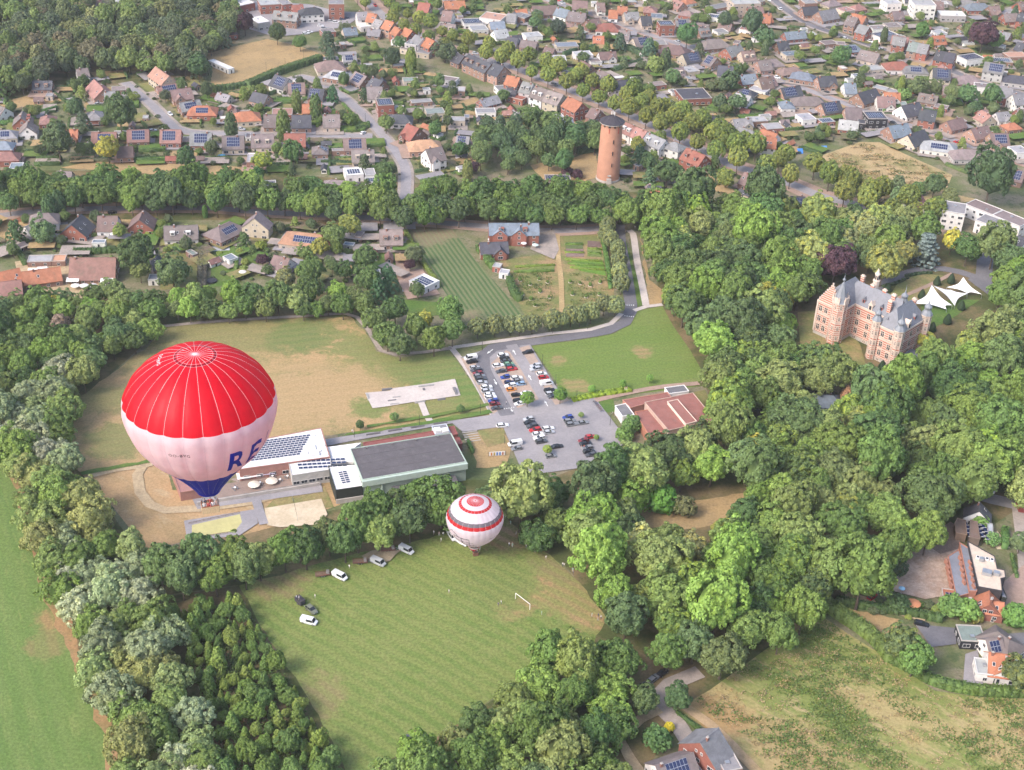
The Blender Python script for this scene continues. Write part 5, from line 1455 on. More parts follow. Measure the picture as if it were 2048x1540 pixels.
SPECIAL = [  # px, py of the crown's middle, radius, kind, colour
    (1672, 528, 8.0, 'broad', PUR), (1853, 500, 7.5, 'cedar', BLU), (1768, 528, 8.0, 'bloom', (.16, .175, .06)), (1728, 455, 7.0, 'bloom', (.17, .185, .085)), (1690, 480, 6.0, 'bloom', (.16, .18, .09)), (1905, 482, 5.0, 'bloom', YEL), (1937, 497, 6.5, 'broad', GR[2]), (1810, 505, 5.5, 'bloom', (.15, .165, .06)),
    (1532, 590, 5.5, 'bloom', (.2, .21, .05)), (1568, 602, 4.5, 'bloom', (.21, .21, .05)), (1322, 1003, 6.0, 'shrub', (.075, .165, .03)), (1368, 1015, 3.6, 'loose', (.11, .12, .055)), (1450, 1060, 3.8, 'bloom', (.22, .23, .06)), (1290, 1095, 6.5, 'bloom', (.18, .2, .09)), (1385, 1100, 5.5, 'bloom', (.18, .2, .09)),
    (1505, 905, 5.5, 'bloom', (.2, .21, .055)), (1845, 680, 4.2, 'bloom', (.2, .22, .05)), (239, 225, 8.0, 'tall', (.055, .09, .035)), (115, 280, 8.5, 'broad', (.07, .10, .045)), (397, 133, 6.5, 'broad', (.045, .08, .032)), (772, 246, 4.4, 'broad', (.09, .13, .045)), (1985, 350, 10.5, 'tall', (.045, .075, .035)), (1968, 70, 8.5, 'broad', PUR), (1990, 82, 5.0, 'broad', (.09, .15, .045)), (1942, 62, 6.0, 'tall', (.08, .11, .045)),
    (215, 297, 5.8, 'bloom', (.2, .21, .05)), (489, 46, 6.0, 'broad', PUR), (554, 66, 5.0, 'round', (.045, .07, .032)), (272, 507, 8.0, 'broad', (.06, .095, .035)), (345, 545, 7.0, 'loose', (.075, .11, .045)), (280, 540, 4.5, 'broad', (.12, .145, .05)), (1055, 797, 2.6, 'round', (.075, .14, .035)), (1121, 790, 2.8, 'round', (.075, .14, .035)),
    (1184, 778, 1.5, 'round', (.11, .2, .05)), (1246, 768, 1.5, 'round', (.11, .2, .05)), (1300, 757, 1.6, 'round', (.11, .2, .05)), (1095, 899, 1.6, 'round', (.14, .2, .05)), (1162, 830, 1.1, 'round', (.12, .17, .06)), (1193, 875, 1.1, 'round', (.1, .16, .05)), (720, 850, 1.6, 'round', (.06, .1, .04)), (788, 834, 1.7, 'round', (.1, .16, .06)), (921, 818, 1.5, 'round', (.08, .13, .05)),
    (98, 420, 3.2, 'column', (.05, .09, .04)), (118, 413, 3.0, 'column', (.06, .1, .045)), (30, 465, 4.0, 'pine', (.055, .1, .04)), (85, 465, 5.5, 'loose', (.075, .115, .05)), (410, 425, 1.3, 'column', (.06, .12, .03)), (163, 640, 4.0, 'loose', (.12, .14, .07)), (107, 615, 4.0, 'bloom', (.2, .2, .05)), (262, 665, 3.6, 'tall', (.09, .14, .045)), (120, 655, 4.5, 'loose', (.17, .13, .1)), (120, 745, 6.0, 'loose', WIL[4]),
    (640, 495, 4.2, 'bloom', (.16, .18, .05)), (668, 470, 5.5, 'broad', (.09, .125, .04)), (700, 450, 5.0, 'bloom', (.14, .165, .05)), (730, 515, 5.5, 'broad', (.075, .115, .04)), (620, 545, 5.5, 'tall', (.07, .11, .035)), (690, 540, 4.2, 'broad', (.05, .085, .032)), (735, 560, 5.2, 'tall', (.075, .125, .04)), (775, 560, 4.5, 'pine', (.05, .105, .05)), (755, 580, 4, 'pine', (.055, .11, .05)), (828, 510, 4.0, 'broad', (.08, .1, .05)), (820, 530, 2.4, 'broad', PUR), (835, 580, 3.4, 'broad', (.085, .12, .05)), (570, 560, 4.6, 'bloom', (.14, .16, .08)), (525, 520, 2.6, 'broad', PUR), (522, 492, 2.4, 'shrub', (.16, .2, .04)), (480, 505, 2.0, 'shrub', (.17, .2, .05)), (490, 525, 1.8, 'shrub', (.16, .2, .05)), (488, 540, 2.0, 'shrub', (.14, .18, .05)),
    (730, 610, 4.6, 'broad', (.085, .125, .04)), (748, 640, 4.8, 'broad', (.09, .125, .04)), (790, 620, 5.0, 'broad', (.06, .105, .035)), (775, 672, 5.4, 'broad', (.075, .11, .035)), (800, 690, 5.2, 'broad', (.06, .09, .033)), (832, 655, 4.8, 'tall', (.09, .13, .04)), (868, 680, 4.6, 'tall', (.09, .13, .035)), (900, 625, 5.4, 'tall', (.08, .13, .04)), (905, 660, 4.8, 'tall', (.075, .125, .038)), (760, 670, 3.6, 'broad', (.085, .11, .045)), (850, 640, 3.6, 'bloom', (.17, .19, .05)),
    (1225, 312, 0, '', None), (1275, 290, 4.0, 'bloom', (.17, .2, .06)), (1335, 345, 6.2, 'broad', (.06, .10, .04)), (1295, 325, 3.8, 'tall', (.06, .105, .045)), (1452, 358, 4.5, 'bloom', (.15, .19, .055)), (1098, 322, 4.0, 'broad', (.07, .115, .045)), (1128, 322, 4.6, 'tall', (.06, .11, .04)), (1135, 345, 3.0, 'shrub', PUR), (1155, 350, 2.8, 'shrub', PUR), (1110, 270, 6.0, 'tall', (.055, .095, .04)), (1150, 275, 6.5, 'broad', (.05, .09, .036)), (1085, 285, 5.0, 'broad', (.06, .095, .04)), (1042, 275, 5.0, 'loose', (.065, .1, .045)), (1180, 255, 4.0, 'broad', (.05, .085, .04)), (1030, 250, 4.5, 'pine', (.045, .075, .04)), (1278, 315, 4.0, 'pine', (.05, .09, .045)), (1300, 355, 3.5, 'pine', (.06, .1, .05)),
    (890, 105, 6.5, 'loose', (.06, .085, .045)), (785, 115, 4.6, 'tall', (.045, .075, .04)), (800, 85, 3.6, 'broad', (.055, .1, .04)), (655, 85, 5.0, 'pine', (.055, .085, .05)), (600, 85, 4.0, 'broad', (.07, .12, .04)), (665, 190, 3.4, 'pine', (.045, .1, .045)), (728, 190, 2.6, 'pine', (.05, .08, .045)), (700, 240, 3.6, 'loose', (.1, .15, .045)), (1000, 255, 4.0, 'pine', (.05, .08, .045)), (975, 245, 4.0, 'broad', (.045, .075, .04)), (870, 258, 3.4, 'tall', (.06, .11, .04)), (920, 300, 3.6, 'tall', (.055, .105, .04)), (945, 335, 3.4, 'broad', PUR), (935, 345, 2.6, 'column', (.12, .14, .05)), (1005, 285, 6.0, 'broad', (.05, .085, .04)), (1020, 310, 4.4, 'broad', (.06, .1, .045)),
    (585, 305, 5.0, 'tall', (.06, .115, .04)), (525, 322, 4.4, 'bloom', (.16, .2, .05)), (515, 350, 3.4, 'tall', (.06, .14, .04)), (372, 315, 4.4, 'tall', (.05, .095, .04)), (150, 215, 4.5, 'tall', (.06, .1, .045)), (165, 245, 4.0, 'pine', (.06, .09, .05)), (770, 340, 4.5, 'broad', (.075, .12, .045)), (660, 110, 3.0, 'pine', (.05, .08, .05)),
    (1115, 55, 5.0, 'broad', (.045, .065, .045)), (1070, 45, 4.0, 'broad', (.07, .12, .05)), (1075, 30, 3.6, 'broad', (.06, .10, .05)), (1240, 85, 4.0, 'pine', (.045, .075, .045)), (1297, 100, 4.5, 'pine', (.045, .08, .05)), (1310, 132, 4.8, 'loose', (.13, .17, .055)), (1345, 155, 4.0, 'tall', (.07, .12, .05)), (1375, 68, 6.0, 'tall', (.055, .11, .045)), (1505, 45, 6.5, 'tall', (.05, .08, .045)), (1530, 75, 6.0, 'broad', (.055, .095, .045)), (1450, 40, 5.0, 'broad', (.06, .09, .05)), (1460, 160, 5.0, 'broad', (.07, .11, .05)), (1475, 205, 5.0, 'broad', (.065, .105, .05)), (1440, 205, 4.4, 'broad', (.07, .10, .055)), (1683, 112, 5.0, 'tall', (.075, .14, .05)), (1845, 60, 4.4, 'tall', (.075, .14, .045)), (2030, 25, 4.0, 'cone', (.05, .08, .045)),
    (1835, 175, 5.0, 'loose', (.1, .13, .06)), (1870, 175, 4.5, 'loose', (.09, .12, .055)), (1905, 185, 4.4, 'broad', (.09, .12, .05)), (1935, 190, 5.5, 'broad', (.065, .12, .05)), (1985, 190, 5.5, 'tall', (.07, .13, .05)), (1950, 215, 4.0, 'shrub', (.06, .1, .05)), (1988, 217, 3.6, 'loose', (.12, .15, .07)), (1808, 190, 4.0, 'shrub', (.1, .16, .05)), (1800, 172, 3.0, 'shrub', (.09, .15, .05)), (1635, 265, 3.0, 'cone', (.06, .1, .05)),
    (1795, 375, 5.0, 'loose', (.1, .13, .065)), (1870, 370, 5.5, 'broad', (.075, .11, .05)), (1835, 380, 4.0, 'shrub', (.08, .13, .05)), (1900, 395, 4.5, 'loose', (.12, .14, .06)), (1690, 355, 5.2, 'round', LIN[1]), (1740, 385, 5.5, 'round', LIN[0]), (1790, 400, 4.0, 'pine', (.09, .13, .06)),
    (1810, 1325, 0, '', None), (1805, 1290, 5.6, 'bloom', (.09, .12, .05)), (1830, 1315, 5.4, 'broad', (.085, .15, .04)), (1795, 1138, 3.2, 'round', (.035, .055, .03)), (1960, 1045, 3.0, 'shrub', (.1, .17, .045)), (2040, 1350, 5.0, 'bloom', (.09, .12, .05)), (1905, 1215, 4.2, 'shrub', (.09, .16, .045)), (1935, 1222, 4.0, 'shrub', (.1, .17, .045)), (1865, 1195, 0, '', None), (2030, 1235, 4.6, 'shrub', (.09, .17, .045)), (1795, 1210, 3.6, 'shrub', (.06, .1, .04)), (1950, 1235, 2.4, 'shrub', (.14, .14, .04)), (2042, 1085, 3.6, 'broad', (.08, .11, .05)), (1985, 1080, 2.6, 'shrub', (.1, .17, .06)),
    (1315, 1480, 4.2, 'shrub', (.055, .1, .035)), (1338, 1455, 1.5, 'shrub', (.36, .3, .03)), (1355, 1395, 4.0, 'broad', (.05, .085, .035)), (1290, 1400, 4.0, 'broad', (.06, .09, .035)), (1265, 850, 3.6, 'shrub', (.07, .12, .04)), (1250, 870, 3.4, 'shrub', (.09, .15, .04)), (1372, 480, 1.6, 'shrub', YEL),
    (1700, 795, 4.0, 'loose', (.26, .15, .09)), (1605, 435, 3.6, 'pine', (.2, .15, .08)),
]
rgS = random.Random(5)
def shrub(x, y, r, col, rg, hz=.8):
    o = add('shrub', rg.choice(KIND['shrub']), None, vary(rg, col, .85, 1.15, TB), (x, y, r * hz * .55), rg.uniform(0, 6.28), (r, r * rg.uniform(.85, 1.15), r * hz))
    auto(o, ('large ' if r > 3 else ('small ' if r < 1.2 else '')) + shade(col) + ' shrub', 'shrub', 'garden shrubs', (x, y, r * .5)); return o
for (px, py, r, k, c) in SPECIAL:
    if not r: continue
    if k == 'shrub':
        p = G(px, py, r * .6); shrub(p.x, p.y, r, c, rgS, 1.0); TREES.append((p.x, p.y, r * .8))
    else:
        vz = dict(broad=.95, loose=1.0, round=1.12, tall=1.25, cone=1.3, pine=1.35, cedar=1.0, column=2.2, bloom=1.0)[k]
        zc = r * vz * .86 + r * (.55 if k in ('broad', 'tall', 'bloom', 'round') else .1)
        x, y = at_crown(px, py, zc); tree(x, y, r, k, c, rgS, zc=zc)
# small round trees along the drive and the path
rgR = random.Random(9)
for (px, py, r) in ((1215, 432, 3.4), (1216, 452, 3.4), (1212, 470, 3.5), (1222, 480, 3.4), (1236, 500, 3.4), (1238, 522, 3.4), (1240, 545, 3.4), (1243, 568, 3.6), (1230, 612, 3.6), (1208, 610, 3.2), (1182, 625, 3.8), (1160, 632, 3.2), (1142, 632, 3.5), (1104, 640, 3.8), (1065, 648, 3.5), (1040, 650, 3.2), (1020, 650, 3.4), (990, 652, 3.5), (955, 655, 3.5), (1125, 640, 2.6)):
    zc = 3.4 * 1.5; x, y = at_crown(px, py, zc); tree(x, y, r * 1.14, 'round', (.13, .155, .075), rgR, zc=zc)
# linden avenue on both sides of the main road
rgA = random.Random(21)
for side, offs in ((1, (7.2, 13.0)), (-1, (7.2,))):
    for off in offs:
        acc = rgA.uniform(0, 5)
        for i in range(1, len(AVENUE) - 1):
            acc += (AVENUE[i] - AVENUE[i - 1]).length
            if acc < 8.6: continue
            acc = 0
            d = (AVENUE[i + 1] - AVENUE[i - 1]).normalized(); p = AVENUE[i] + Vector((-d.y, d.x)) * side * off
            px_, py_ = PX((p.x, p.y, 0))
            if rgA.random() < .12 or px_ < 700: continue
            if off > 10 and not (1120 < px_ < 1640): continue
            if any((p.x - a) ** 2 + (p.y - b_) ** 2 < (r * .8) ** 2 for a, b_, r in FOOT): continue
            big = 3.9 + 1.2 * min(1, max(0, (px_ - 800) / 700))
            tree(p.x + rgA.uniform(-.8, .8), p.y + rgA.uniform(-.8, .8), rgA.uniform(big - .6, big + .8), 'round', rgA.choice(LIN), rgA)
# woods
WOOD = [(1300, 440), (1390, 398), (1560, 405), (1700, 425), (1830, 455), (2000, 505), (2070, 540), (2070, 985), (1965, 965), (1925, 1005), (1885, 1075), (1830, 1090), (1770, 1145), (1690, 1195), (1640, 1230), (1560, 1268), (1500, 1300), (1410, 1325), (1345, 1305), (1290, 1262), (1240, 1240), (1170, 1120), (1075, 1062), (1020, 1012), (890, 1020), (870, 1000), (960, 982), (1080, 980), (1230, 940), (1290, 915), (1440, 868), (1440, 770), (1420, 700), (1360, 620), (1335, 560), (1300, 490)]
EXC = [[(1690, 610), (1700, 570), (1760, 505), (1830, 468), (1960, 470), (2020, 540), (1985, 610), (1900, 650), (1875, 690), (1800, 640)], [(1860, 640), (1990, 580), (2025, 620), (1920, 690), (1880, 720)], [(1575, 600), (1700, 515), (1890, 600), (1885, 705), (1805, 760), (1765, 780), (1660, 722), (1582, 700)], [(1600, 770), (1690, 755), (1700, 850), (1610, 850)], [(1245, 1000), (1350, 950), (1500, 925), (1520, 1005), (1410, 1062), (1278, 1070)], [(1215, 790), (1400, 750), (1460, 840), (1300, 895), (1230, 890)]]
nW = fill(WOOD, 9.0, 4.8, 9.4, ['broad', 'broad', 'broad', 'tall', 'tall', 'loose', 'bloom'], GR, 9.5, EXC, 31, gap=.62, nm='park_tree')
nA = fill([(-20, 352), (130, 348), (300, 350), (480, 356), (540, 375), (660, 370), (820, 378), (1000, 375), (1200, 382), (1290, 395), (1300, 432), (1200, 430), (1000, 425), (820, 432), (700, 418), (540, 408), (400, 398), (200, 396), (-20, 396)], 9, 4.4, 6.4, ['broad', 'broad', 'tall'], GR[:7], 9, [[(780, 340), (830, 340), (830, 400), (785, 400)]], 32, gap=.6, nm='roadside_tree')
nL = fill([(-20, 600), (60, 598), (140, 580), (230, 575), (240, 600), (330, 590), (440, 588), (560, 592), (700, 580), (715, 600), (700, 612), (520, 615), (330, 622), (285, 670), (200, 720), (150, 775), (60, 770), (-20, 780)], 8, 3.6, 5.6, ['broad', 'broad', 'tall', 'loose'], GR, 7, [[(60, 670), (110, 660), (120, 690), (80, 700)]], 33, nm='belt_tree')
nB = fill([(-20, 700), (100, 730), (150, 800), (120, 860), (175, 950), (225, 1050), (265, 1090), (310, 1190), (340, 1280), (360, 1370), (415, 1430), (405, 1560), (245, 1560), (235, 1450), (175, 1320), (125, 1200), (75, 1060), (45, 950), (0, 890), (-20, 880)], 8, 4.2, 6.6, ['loose', 'loose', 'broad'], WIL + [GR[3], GR[5], (.12, .16, .05)], 8, (), 34, nm='willow_tree')
nH = fill([(275, 1128), (390, 1122), (470, 1092), (560, 1088), (640, 1066), (720, 1032), (800, 1008), (870, 990), (880, 1035), (800, 1055), (700, 1078), (620, 1098), (540, 1125), (430, 1150), (330, 1165)], 8, 4.8, 6.8, ['broad', 'tall', 'tall'], GR, 9, (), 35, gap=.5, nm='hedgerow_tree')
nS = fill([(1030, 1380), (1090, 1310), (1170, 1300), (1240, 1325), (1240, 1400), (1255, 1430), (1250, 1480), (1240, 1560), (770, 1560), (850, 1490), (930, 1445)], 8, 4.6, 7.0, ['broad', 'broad', 'tall', 'loose'], GR + [(.11, .155, .04), (.12, .16, .045)], 9, (), 36, nm='lane_tree')
nC = fill([(335, 1225), (400, 1195), (480, 1195), (530, 1275), (610, 1405), (690, 1560), (450, 1560), (430, 1430), (375, 1300)], 4, 1.2, 3.3, ['cone', 'cone', 'broad', 'tall'], [(.1, .15, .036), (.125, .165, .04), (.085, .135, .036), (.075, .125, .038)], 2.5, (), 37, gap=.72, nm='young_tree')
nT = fill([(-20, -25), (200, -25), (470, -20), (470, 50), (400, 95), (405, 125), (300, 125), (220, 118), (130, 128), (90, 150), (-20, 172)], 8, 4.0, 6.4, ['broad', 'broad', 'pine', 'tall', 'loose'], [(.06, .085, .04), (.07, .095, .045), (.085, .11, .048), (.065, .085, .05), (.12, .13, .055), (.055, .075, .04), (.11, .1, .06), (.1, .14, .045), (.12, .155, .05), (.075, .11, .04)], 9, [[(-20, 28), (45, 28), (30, 55), (-20, 60)], [(120, 35), (140, 38), (135, 50), (118, 48)], [(180, -30), (260, -30), (260, 12), (180, 12)]], 38, gap=.64, nm='forest_tree')
nV = fill([(950, 260), (1080, 240), (1195, 262), (1195, 300), (1100, 300), (1010, 330), (960, 320)], 8, 3.4, 5.2, ['broad', 'tall', 'pine'], [(.06, .095, .038), (.075, .11, .042), (.065, .1, .042), (.09, .13, .045)], 6, (), 39, gap=.8, nm='garden_tree')
print('trees', len(TREES), nW, nA, nL, nB, nH, nS, nC, nT, nV)
# ---- hedges: clipped or loose walls of leaves
def hedge(t, pts, wd, h, col, look, seed=1, world=False, step=2.0, loose=.12, lab=True):
    rs = np.random.RandomState(seed)
    P = [(Vector((p[0], p[1])) if world else TG(t, *p)) for p in pts]
    C = catmull(P, step) if len(P) > 2 else [Vector((P[0].x, P[0].y)), Vector((P[1].x, P[1].y))]
    Vs, Fs, off = [], [], 0
    c0 = sum((Vector((c.x, c.y)) for c in C), Vector((0, 0))) / len(C)
    for i in range(len(C) - 1):
        a, b_ = C[i] - c0, C[i + 1] - c0; d = b_ - a; L = d.length
        if L < .05: continue
        d /= L; n = Vector((-d.y, d.x))
        v = []
        for z in (0, h * .93):
            for (p, s) in ((a, 1), (a, -1), (b_, -1), (b_, 1)): v.append((p.x + n.x * s * wd * .44, p.y + n.y * s * wd * .44, z))
        Vs.append(np.array(v)); Fs.append(np.array([(4, 5, 6, 7), (0, 4, 7, 3), (1, 2, 6, 5), (0, 1, 5, 4), (2, 3, 7, 6)]) + off); off += 8
        m = int(L * (wd + 1.4 * h) * (7 if h < 2.6 else 4.5)) + 2
        s = rs.uniform(0, L, m); u = rs.uniform(-1, 1, m); sel = rs.uniform(0, 1, m) < wd / (wd + 1.4 * h)
        z = np.where(sel, h, rs.uniform(.1, 1, m) * h); uu = np.where(sel, u, np.sign(u)) * wd / 2
        Pn = np.stack([a.x + d.x * s + n.x * uu, a.y + d.y * s + n.y * uu, z], 1) + rs.normal(size=(m, 3)) * loose
        N = np.where(sel[:, None], np.array([0, 0, 1.0]), np.sign(u)[:, None] * np.array([n.x, n.y, .35])) + rs.normal(size=(m, 3)) * .45
        V, F = leaf_quads(Pn, N, rs.uniform(.16, .34, m) * (1.0 if h < 2.6 else 1.3), rs); Vs.append(V); Fs.append(F + off); off += len(V)
    if not Vs: return
    o = add('hedge', np_mesh('hedge', np.vstack(Vs), np.vstack(Fs), [M['hedge']]), None, [v * 1.5 for v in col], (c0.x, c0.y, 0))
    if lab: auto(o, look, 'hedge', 'hedges', (c0.x, c0.y, h / 2))
    return o
HG = (.075, .12, .036)
for i, (t, pts, wd, h, c, look) in enumerate([
    ('33', [(470, 240), (620, 350), (760, 440), (900, 560), (1000, 690)], 4.0, 3.4, (.1, .145, .042), 'thick leafy hedge along the rough meadow'), ('33', [(960, 660), (1120, 740), (1300, 840), (1500, 900), (1750, 935), (2060, 945)], 3.0, 2.6, (.085, .135, .038), 'long green hedge curving around the rough meadow'), ('33', [(560, 220), (800, 262), (1100, 310), (1400, 365)], 2.2, 2.4, (.06, .1, .035), 'straight dark hedge beside the parched plot'),
    ('10', [(-60, 690), (120, 610), (300, 545), (520, 475)], 4.0, 3.6, (.07, .11, .04), 'tall hedge along the edge of the parched field'), ('01', [(1590, 480), (1580, 620), (1575, 780)], 2.0, 2.2, (.1, .095, .07), 'brownish clipped hedge between two long lawns'), ('01', [(1640, 440), (1615, 620), (1605, 770)], 2.0, 2.0, (.1, .09, .07), 'brownish clipped hedge beside the trampoline lawn'),
    ('01', [(580, 500), (730, 500), (890, 490)], 2.4, 2.4, (.05, .09, .028), 'tall dark clipped hedge behind the red barn'), ('01', [(0, 470), (120, 470), (200, 600)], 2.0, 2.2, (.06, .1, .035), 'curved dark hedge by the orange-roofed farm'), ('01', [(1230, 250), (1230, 420)], 2.0, 2.0, (.08, .14, .04), 'bright hedge beside the white-walled house'), ('01', [(700, 340), (740, 240)], 1.6, 2.0, (.1, .16, .04), 'bright hedge between slate-roofed and brown-roofed houses'), ('01', [(1160, 380), (1180, 320)], 1.6, 2.0, (.2, .22, .04), 'yellowish hedge beside the steep brown roof'), ('01', [(1880, 470), (1860, 640)], 1.4, 2.0, (.09, .14, .04), 'narrow hedge beside the pool house'),
    ('21', [(725, 390), (760, 560), (790, 780)], 1.6, 2.0, (.08, .15, .04), 'narrow clipped hedge along the kitchen garden'), ('11', [(1170, 310), (1320, 580), (1450, 760)], 1.4, 2.0, (.12, .16, .04), 'hedge along the edge of the row crop'), ('11', [(1760, 470), (1830, 560), (1870, 620)], 3.0, 3.0, (.07, .12, .035), 'bushy hedge between row crop and stable house'), ('11', [(2000, 720), (2040, 830), (2090, 880)], 3.0, 3.0, (.065, .11, .035), 'bushy hedge at the lower end of the row crop'),
    ('P', [(1390, 640), (1620, 590), (1900, 545), (2060, 520)], 2.6, 1.2, (.19, .26, .03), 'low yellow-green hedge along the car park lawn'), ('P', [(205, 1110), (260, 1240)], 1.0, 1.6, (.05, .1, .03), 'short clipped hedge beside the sports hall'), ('31', [(1110, 690), (1200, 668), (1320, 660)], 1.2, 1.2, (.04, .065, .03), 'low dark clipped hedge along the drive lawn'), ('31', [(930, 770), (1030, 745), (1110, 710)], 1.2, 1.2, (.045, .07, .03), 'low dark clipped hedge near the château roof'),
    ('00', [(630, 1265), (900, 1275)], 1.4, 1.6, (.11, .12, .07), 'grey-green hedge behind the yellow tree'), ('00', [(960, 1265), (1400, 1285)], 1.8, 2.0, (.06, .11, .035), 'long hedge along the ochre strip'), ('30', [(0, 1010), (300, 930)], 1.8, 2.0, (.055, .095, .04), 'hedge behind the orange-roofed corner house'), ('30', [(940, 890), (1230, 800)], 1.8, 2.2, (.075, .14, .04), 'long bright hedge beside the white house'), ('30', [(0, 810), (120, 850)], 1.8, 2.0, (.07, .12, .04), 'hedge at the left of the street'), ('30', [(1430, 1300), (1600, 1370)], 1.6, 1.6, (.09, .13, .05), 'hedge at the meadow corner'),
    ('20', [(420, 440), (560, 390)], 2.0, 2.4, (.045, .085, .04), 'dark hedge between flat-roofed houses'), ('20', [(600, 390), (770, 350)], 2.0, 2.2, (.045, .085, .04), 'dark hedge behind the flat-roofed houses'), ('20', [(820, 560), (1040, 490)], 2.0, 2.4, (.045, .08, .038), 'dark hedge between two lawns'), ('20', [(920, 390), (1060, 450), (1100, 470)], 3.0, 3.4, (.055, .09, .045), 'bushy hedge at the lawn end'), ('20', [(1260, 530), (1380, 580)], 2.0, 2.2, (.05, .09, .04), 'hedge near the riding ring'), ('20', [(530, 1215), (700, 1190)], 2.4, 3.0, (.05, .085, .04), 'thick dark hedge left of the water tower'),
    ('10', [(640, 350), (900, 270)], 1.6, 1.8, (.05, .085, .04), 'hedge between long narrow gardens'), ('10', [(120, 750), (220, 700)], 1.6, 1.8, (.05, .085, .035), 'hedge between two gabled houses'), ('10', [(490, 1010), (530, 850)], 1.6, 2.0, (.09, .15, .04), 'hedge between grey-brown houses'), ('10', [(560, 1195), (740, 1190)], 1.8, 2.0, (.045, .08, .035), 'dark hedge behind a lawn'), ('10', [(520, 1290), (900, 1300)], 1.8, 2.0, (.045, .08, .035), 'long dark hedge above the avenue trees'), ('10', [(1260, 1360), (1450, 1330)], 1.6, 1.6, (.05, .085, .035), 'hedge below the white gabled house'), ('10', [(690, 820), (840, 990), (850, 1030), (700, 1040)], 1.2, 1.2, (.09, .15, .04), 'low hedge around the corner lawn with a weeping tree'),
    ('00', [(0, 985), (290, 950)], 1.8, 2.2, (.065, .13, .035), 'bright hedge across the kitchen plots'), ('00', [(300, 900), (450, 860)], 1.6, 2.0, (.06, .13, .035), 'bright hedge beside the plots'), ('00', [(380, 700), (520, 810)], 1.4, 1.6, (.06, .09, .04), 'hedge along the diagonal parched plot'), ('00', [(1650, 720), (1900, 690), (2048, 640)], 3.0, 3.0, (.06, .1, .04), 'hedge below the parched field'),
    ('S', [(575, 450), (600, 560), (620, 640)], 1.0, 1.2, (.08, .13, .04), 'low hedge along the school path'), ('S', [(520, 250), (520, 400)], 2.2, 2.2, (.08, .15, .045), 'bushy hedge beside the sandpit'), ('23', [(1310, 1090), (1490, 1225)], 1.0, 1.2, (.05, .09, .03), 'low hedge along the lane to the brick house'),
    ('23', [(0, 0), (1, 1)], .1, .1, HG, 'x')]):
    if look == 'x': continue
    hedge(t, pts, wd, h, c, look, 50 + i)
# clipped yew cones on the château lawn
_m = MB(); _m.lathe([(.55, 0), (1.0, .35), (1.05, .6), (.8, 1.3), (.45, 1.9), (.1, 2.3)], 12)
rs = np.random.RandomState(3); pv = []
for k in range(900):
    z = rs.uniform(.1, 2.25); r = np.interp(z, [0, .35, .6, 1.3, 1.9, 2.3], [.55, 1.0, 1.05, .8, .45, .1]); q = rs.uniform(0, 6.28); pv.append((r * math.cos(q), r * math.sin(q), z))
pv = np.array(pv); V, F = leaf_quads(pv, np.stack([pv[:, 0], pv[:, 1], np.full(len(pv), .5)], 1) + rs.normal(size=(900, 3)) * .2, np.full(900, .09), rs)
YEW = np_mesh('yew', np.vstack([V, np.array(_m.v)]), np.vstack([F, np.array([f for f in _m.f if len(f) == 4]) + len(V)]), [M['needle']])
for i, (x, y, s) in enumerate(((970, 800, 1.5), (1128, 700, .8), (1238, 855, 1.6), (1358, 750, 1.6), (1468, 735, 1.7), (1790, 800, 1.2), (1440, 1055, 1.7), (1320, 1115, 1.6), (1550, 945, 1.6), (925, 1415, 1.5), (985, 1440, 1.5))):
    p = TG('31', x, y); o = add('yew_cone', YEW, None, (.03, .055, .026), (p.x, p.y, 0), i, (s, s, s * 1.25)); auto(o, 'clipped dark yew cone', 'topiary', 'clipped yews', p)
# ================================================================ GARDENS: lawns, hedges, sheds, shrubs, small trees, pools, parasols
ZONES = [[(-20, 205), (130, 175), (230, 150), (300, 135), (420, 185), (480, 195), (600, 150), (655, 125), (680, 60), (800, 125), (1000, 205), (1180, 255), (1190, 262), (940, 270), (940, 350), (830, 360), (760, 350), (480, 352), (515, 335), (190, 322), (-20, 335)],
         [(760, -20), (2080, -20), (2080, 335), (1905, 330), (1740, 280), (1640, 305), (1560, 330), (1400, 280), (1200, 185), (1000, 115), (860, 60)],
         [(1200, 262), (1290, 270), (1420, 330), (1560, 385), (1500, 395), (1300, 385), (1240, 370)], [(-20, 445), (820, 455), (830, 560), (700, 570), (560, 560), (330, 560), (250, 520), (-20, 520)], [(1700, 1195), (1860, 1210), (1900, 1230), (1830, 1240), (1740, 1225)]]
ZW = [[(G(x, y).x, G(x, y).y) for x, y in z] for z in ZONES]
rgG = random.Random(77)
RP = np.array(ROADPTS)
FT = np.array(FOOT)
def free(x, y, r, road=1.0, feet=.85, blk=True):
    if np.any((RP[:, 0] - x) ** 2 + (RP[:, 1] - y) ** 2 < (RP[:, 2] + r + road) ** 2): return False
    if np.any((FT[:, 0] - x) ** 2 + (FT[:, 1] - y) ** 2 < (FT[:, 2] * feet + r) ** 2): return False
    if blk and any(inpoly((x, y), b_) for b_ in BLOCK): return False
    return True
def nearest_house(x, y): return min(HOUSES, key=lambda h: (h[0] - x) ** 2 + (h[1] - y) ** 2)
def sample(zw):
    x0, x1 = min(p[0] for p in zw), max(p[0] for p in zw); y0, y1 = min(p[1] for p in zw), max(p[1] for p in zw)
    while True:
        x, y = rgG.uniform(x0, x1), rgG.uniform(y0, y1)
        if inpoly((x, y), zw): return x, y
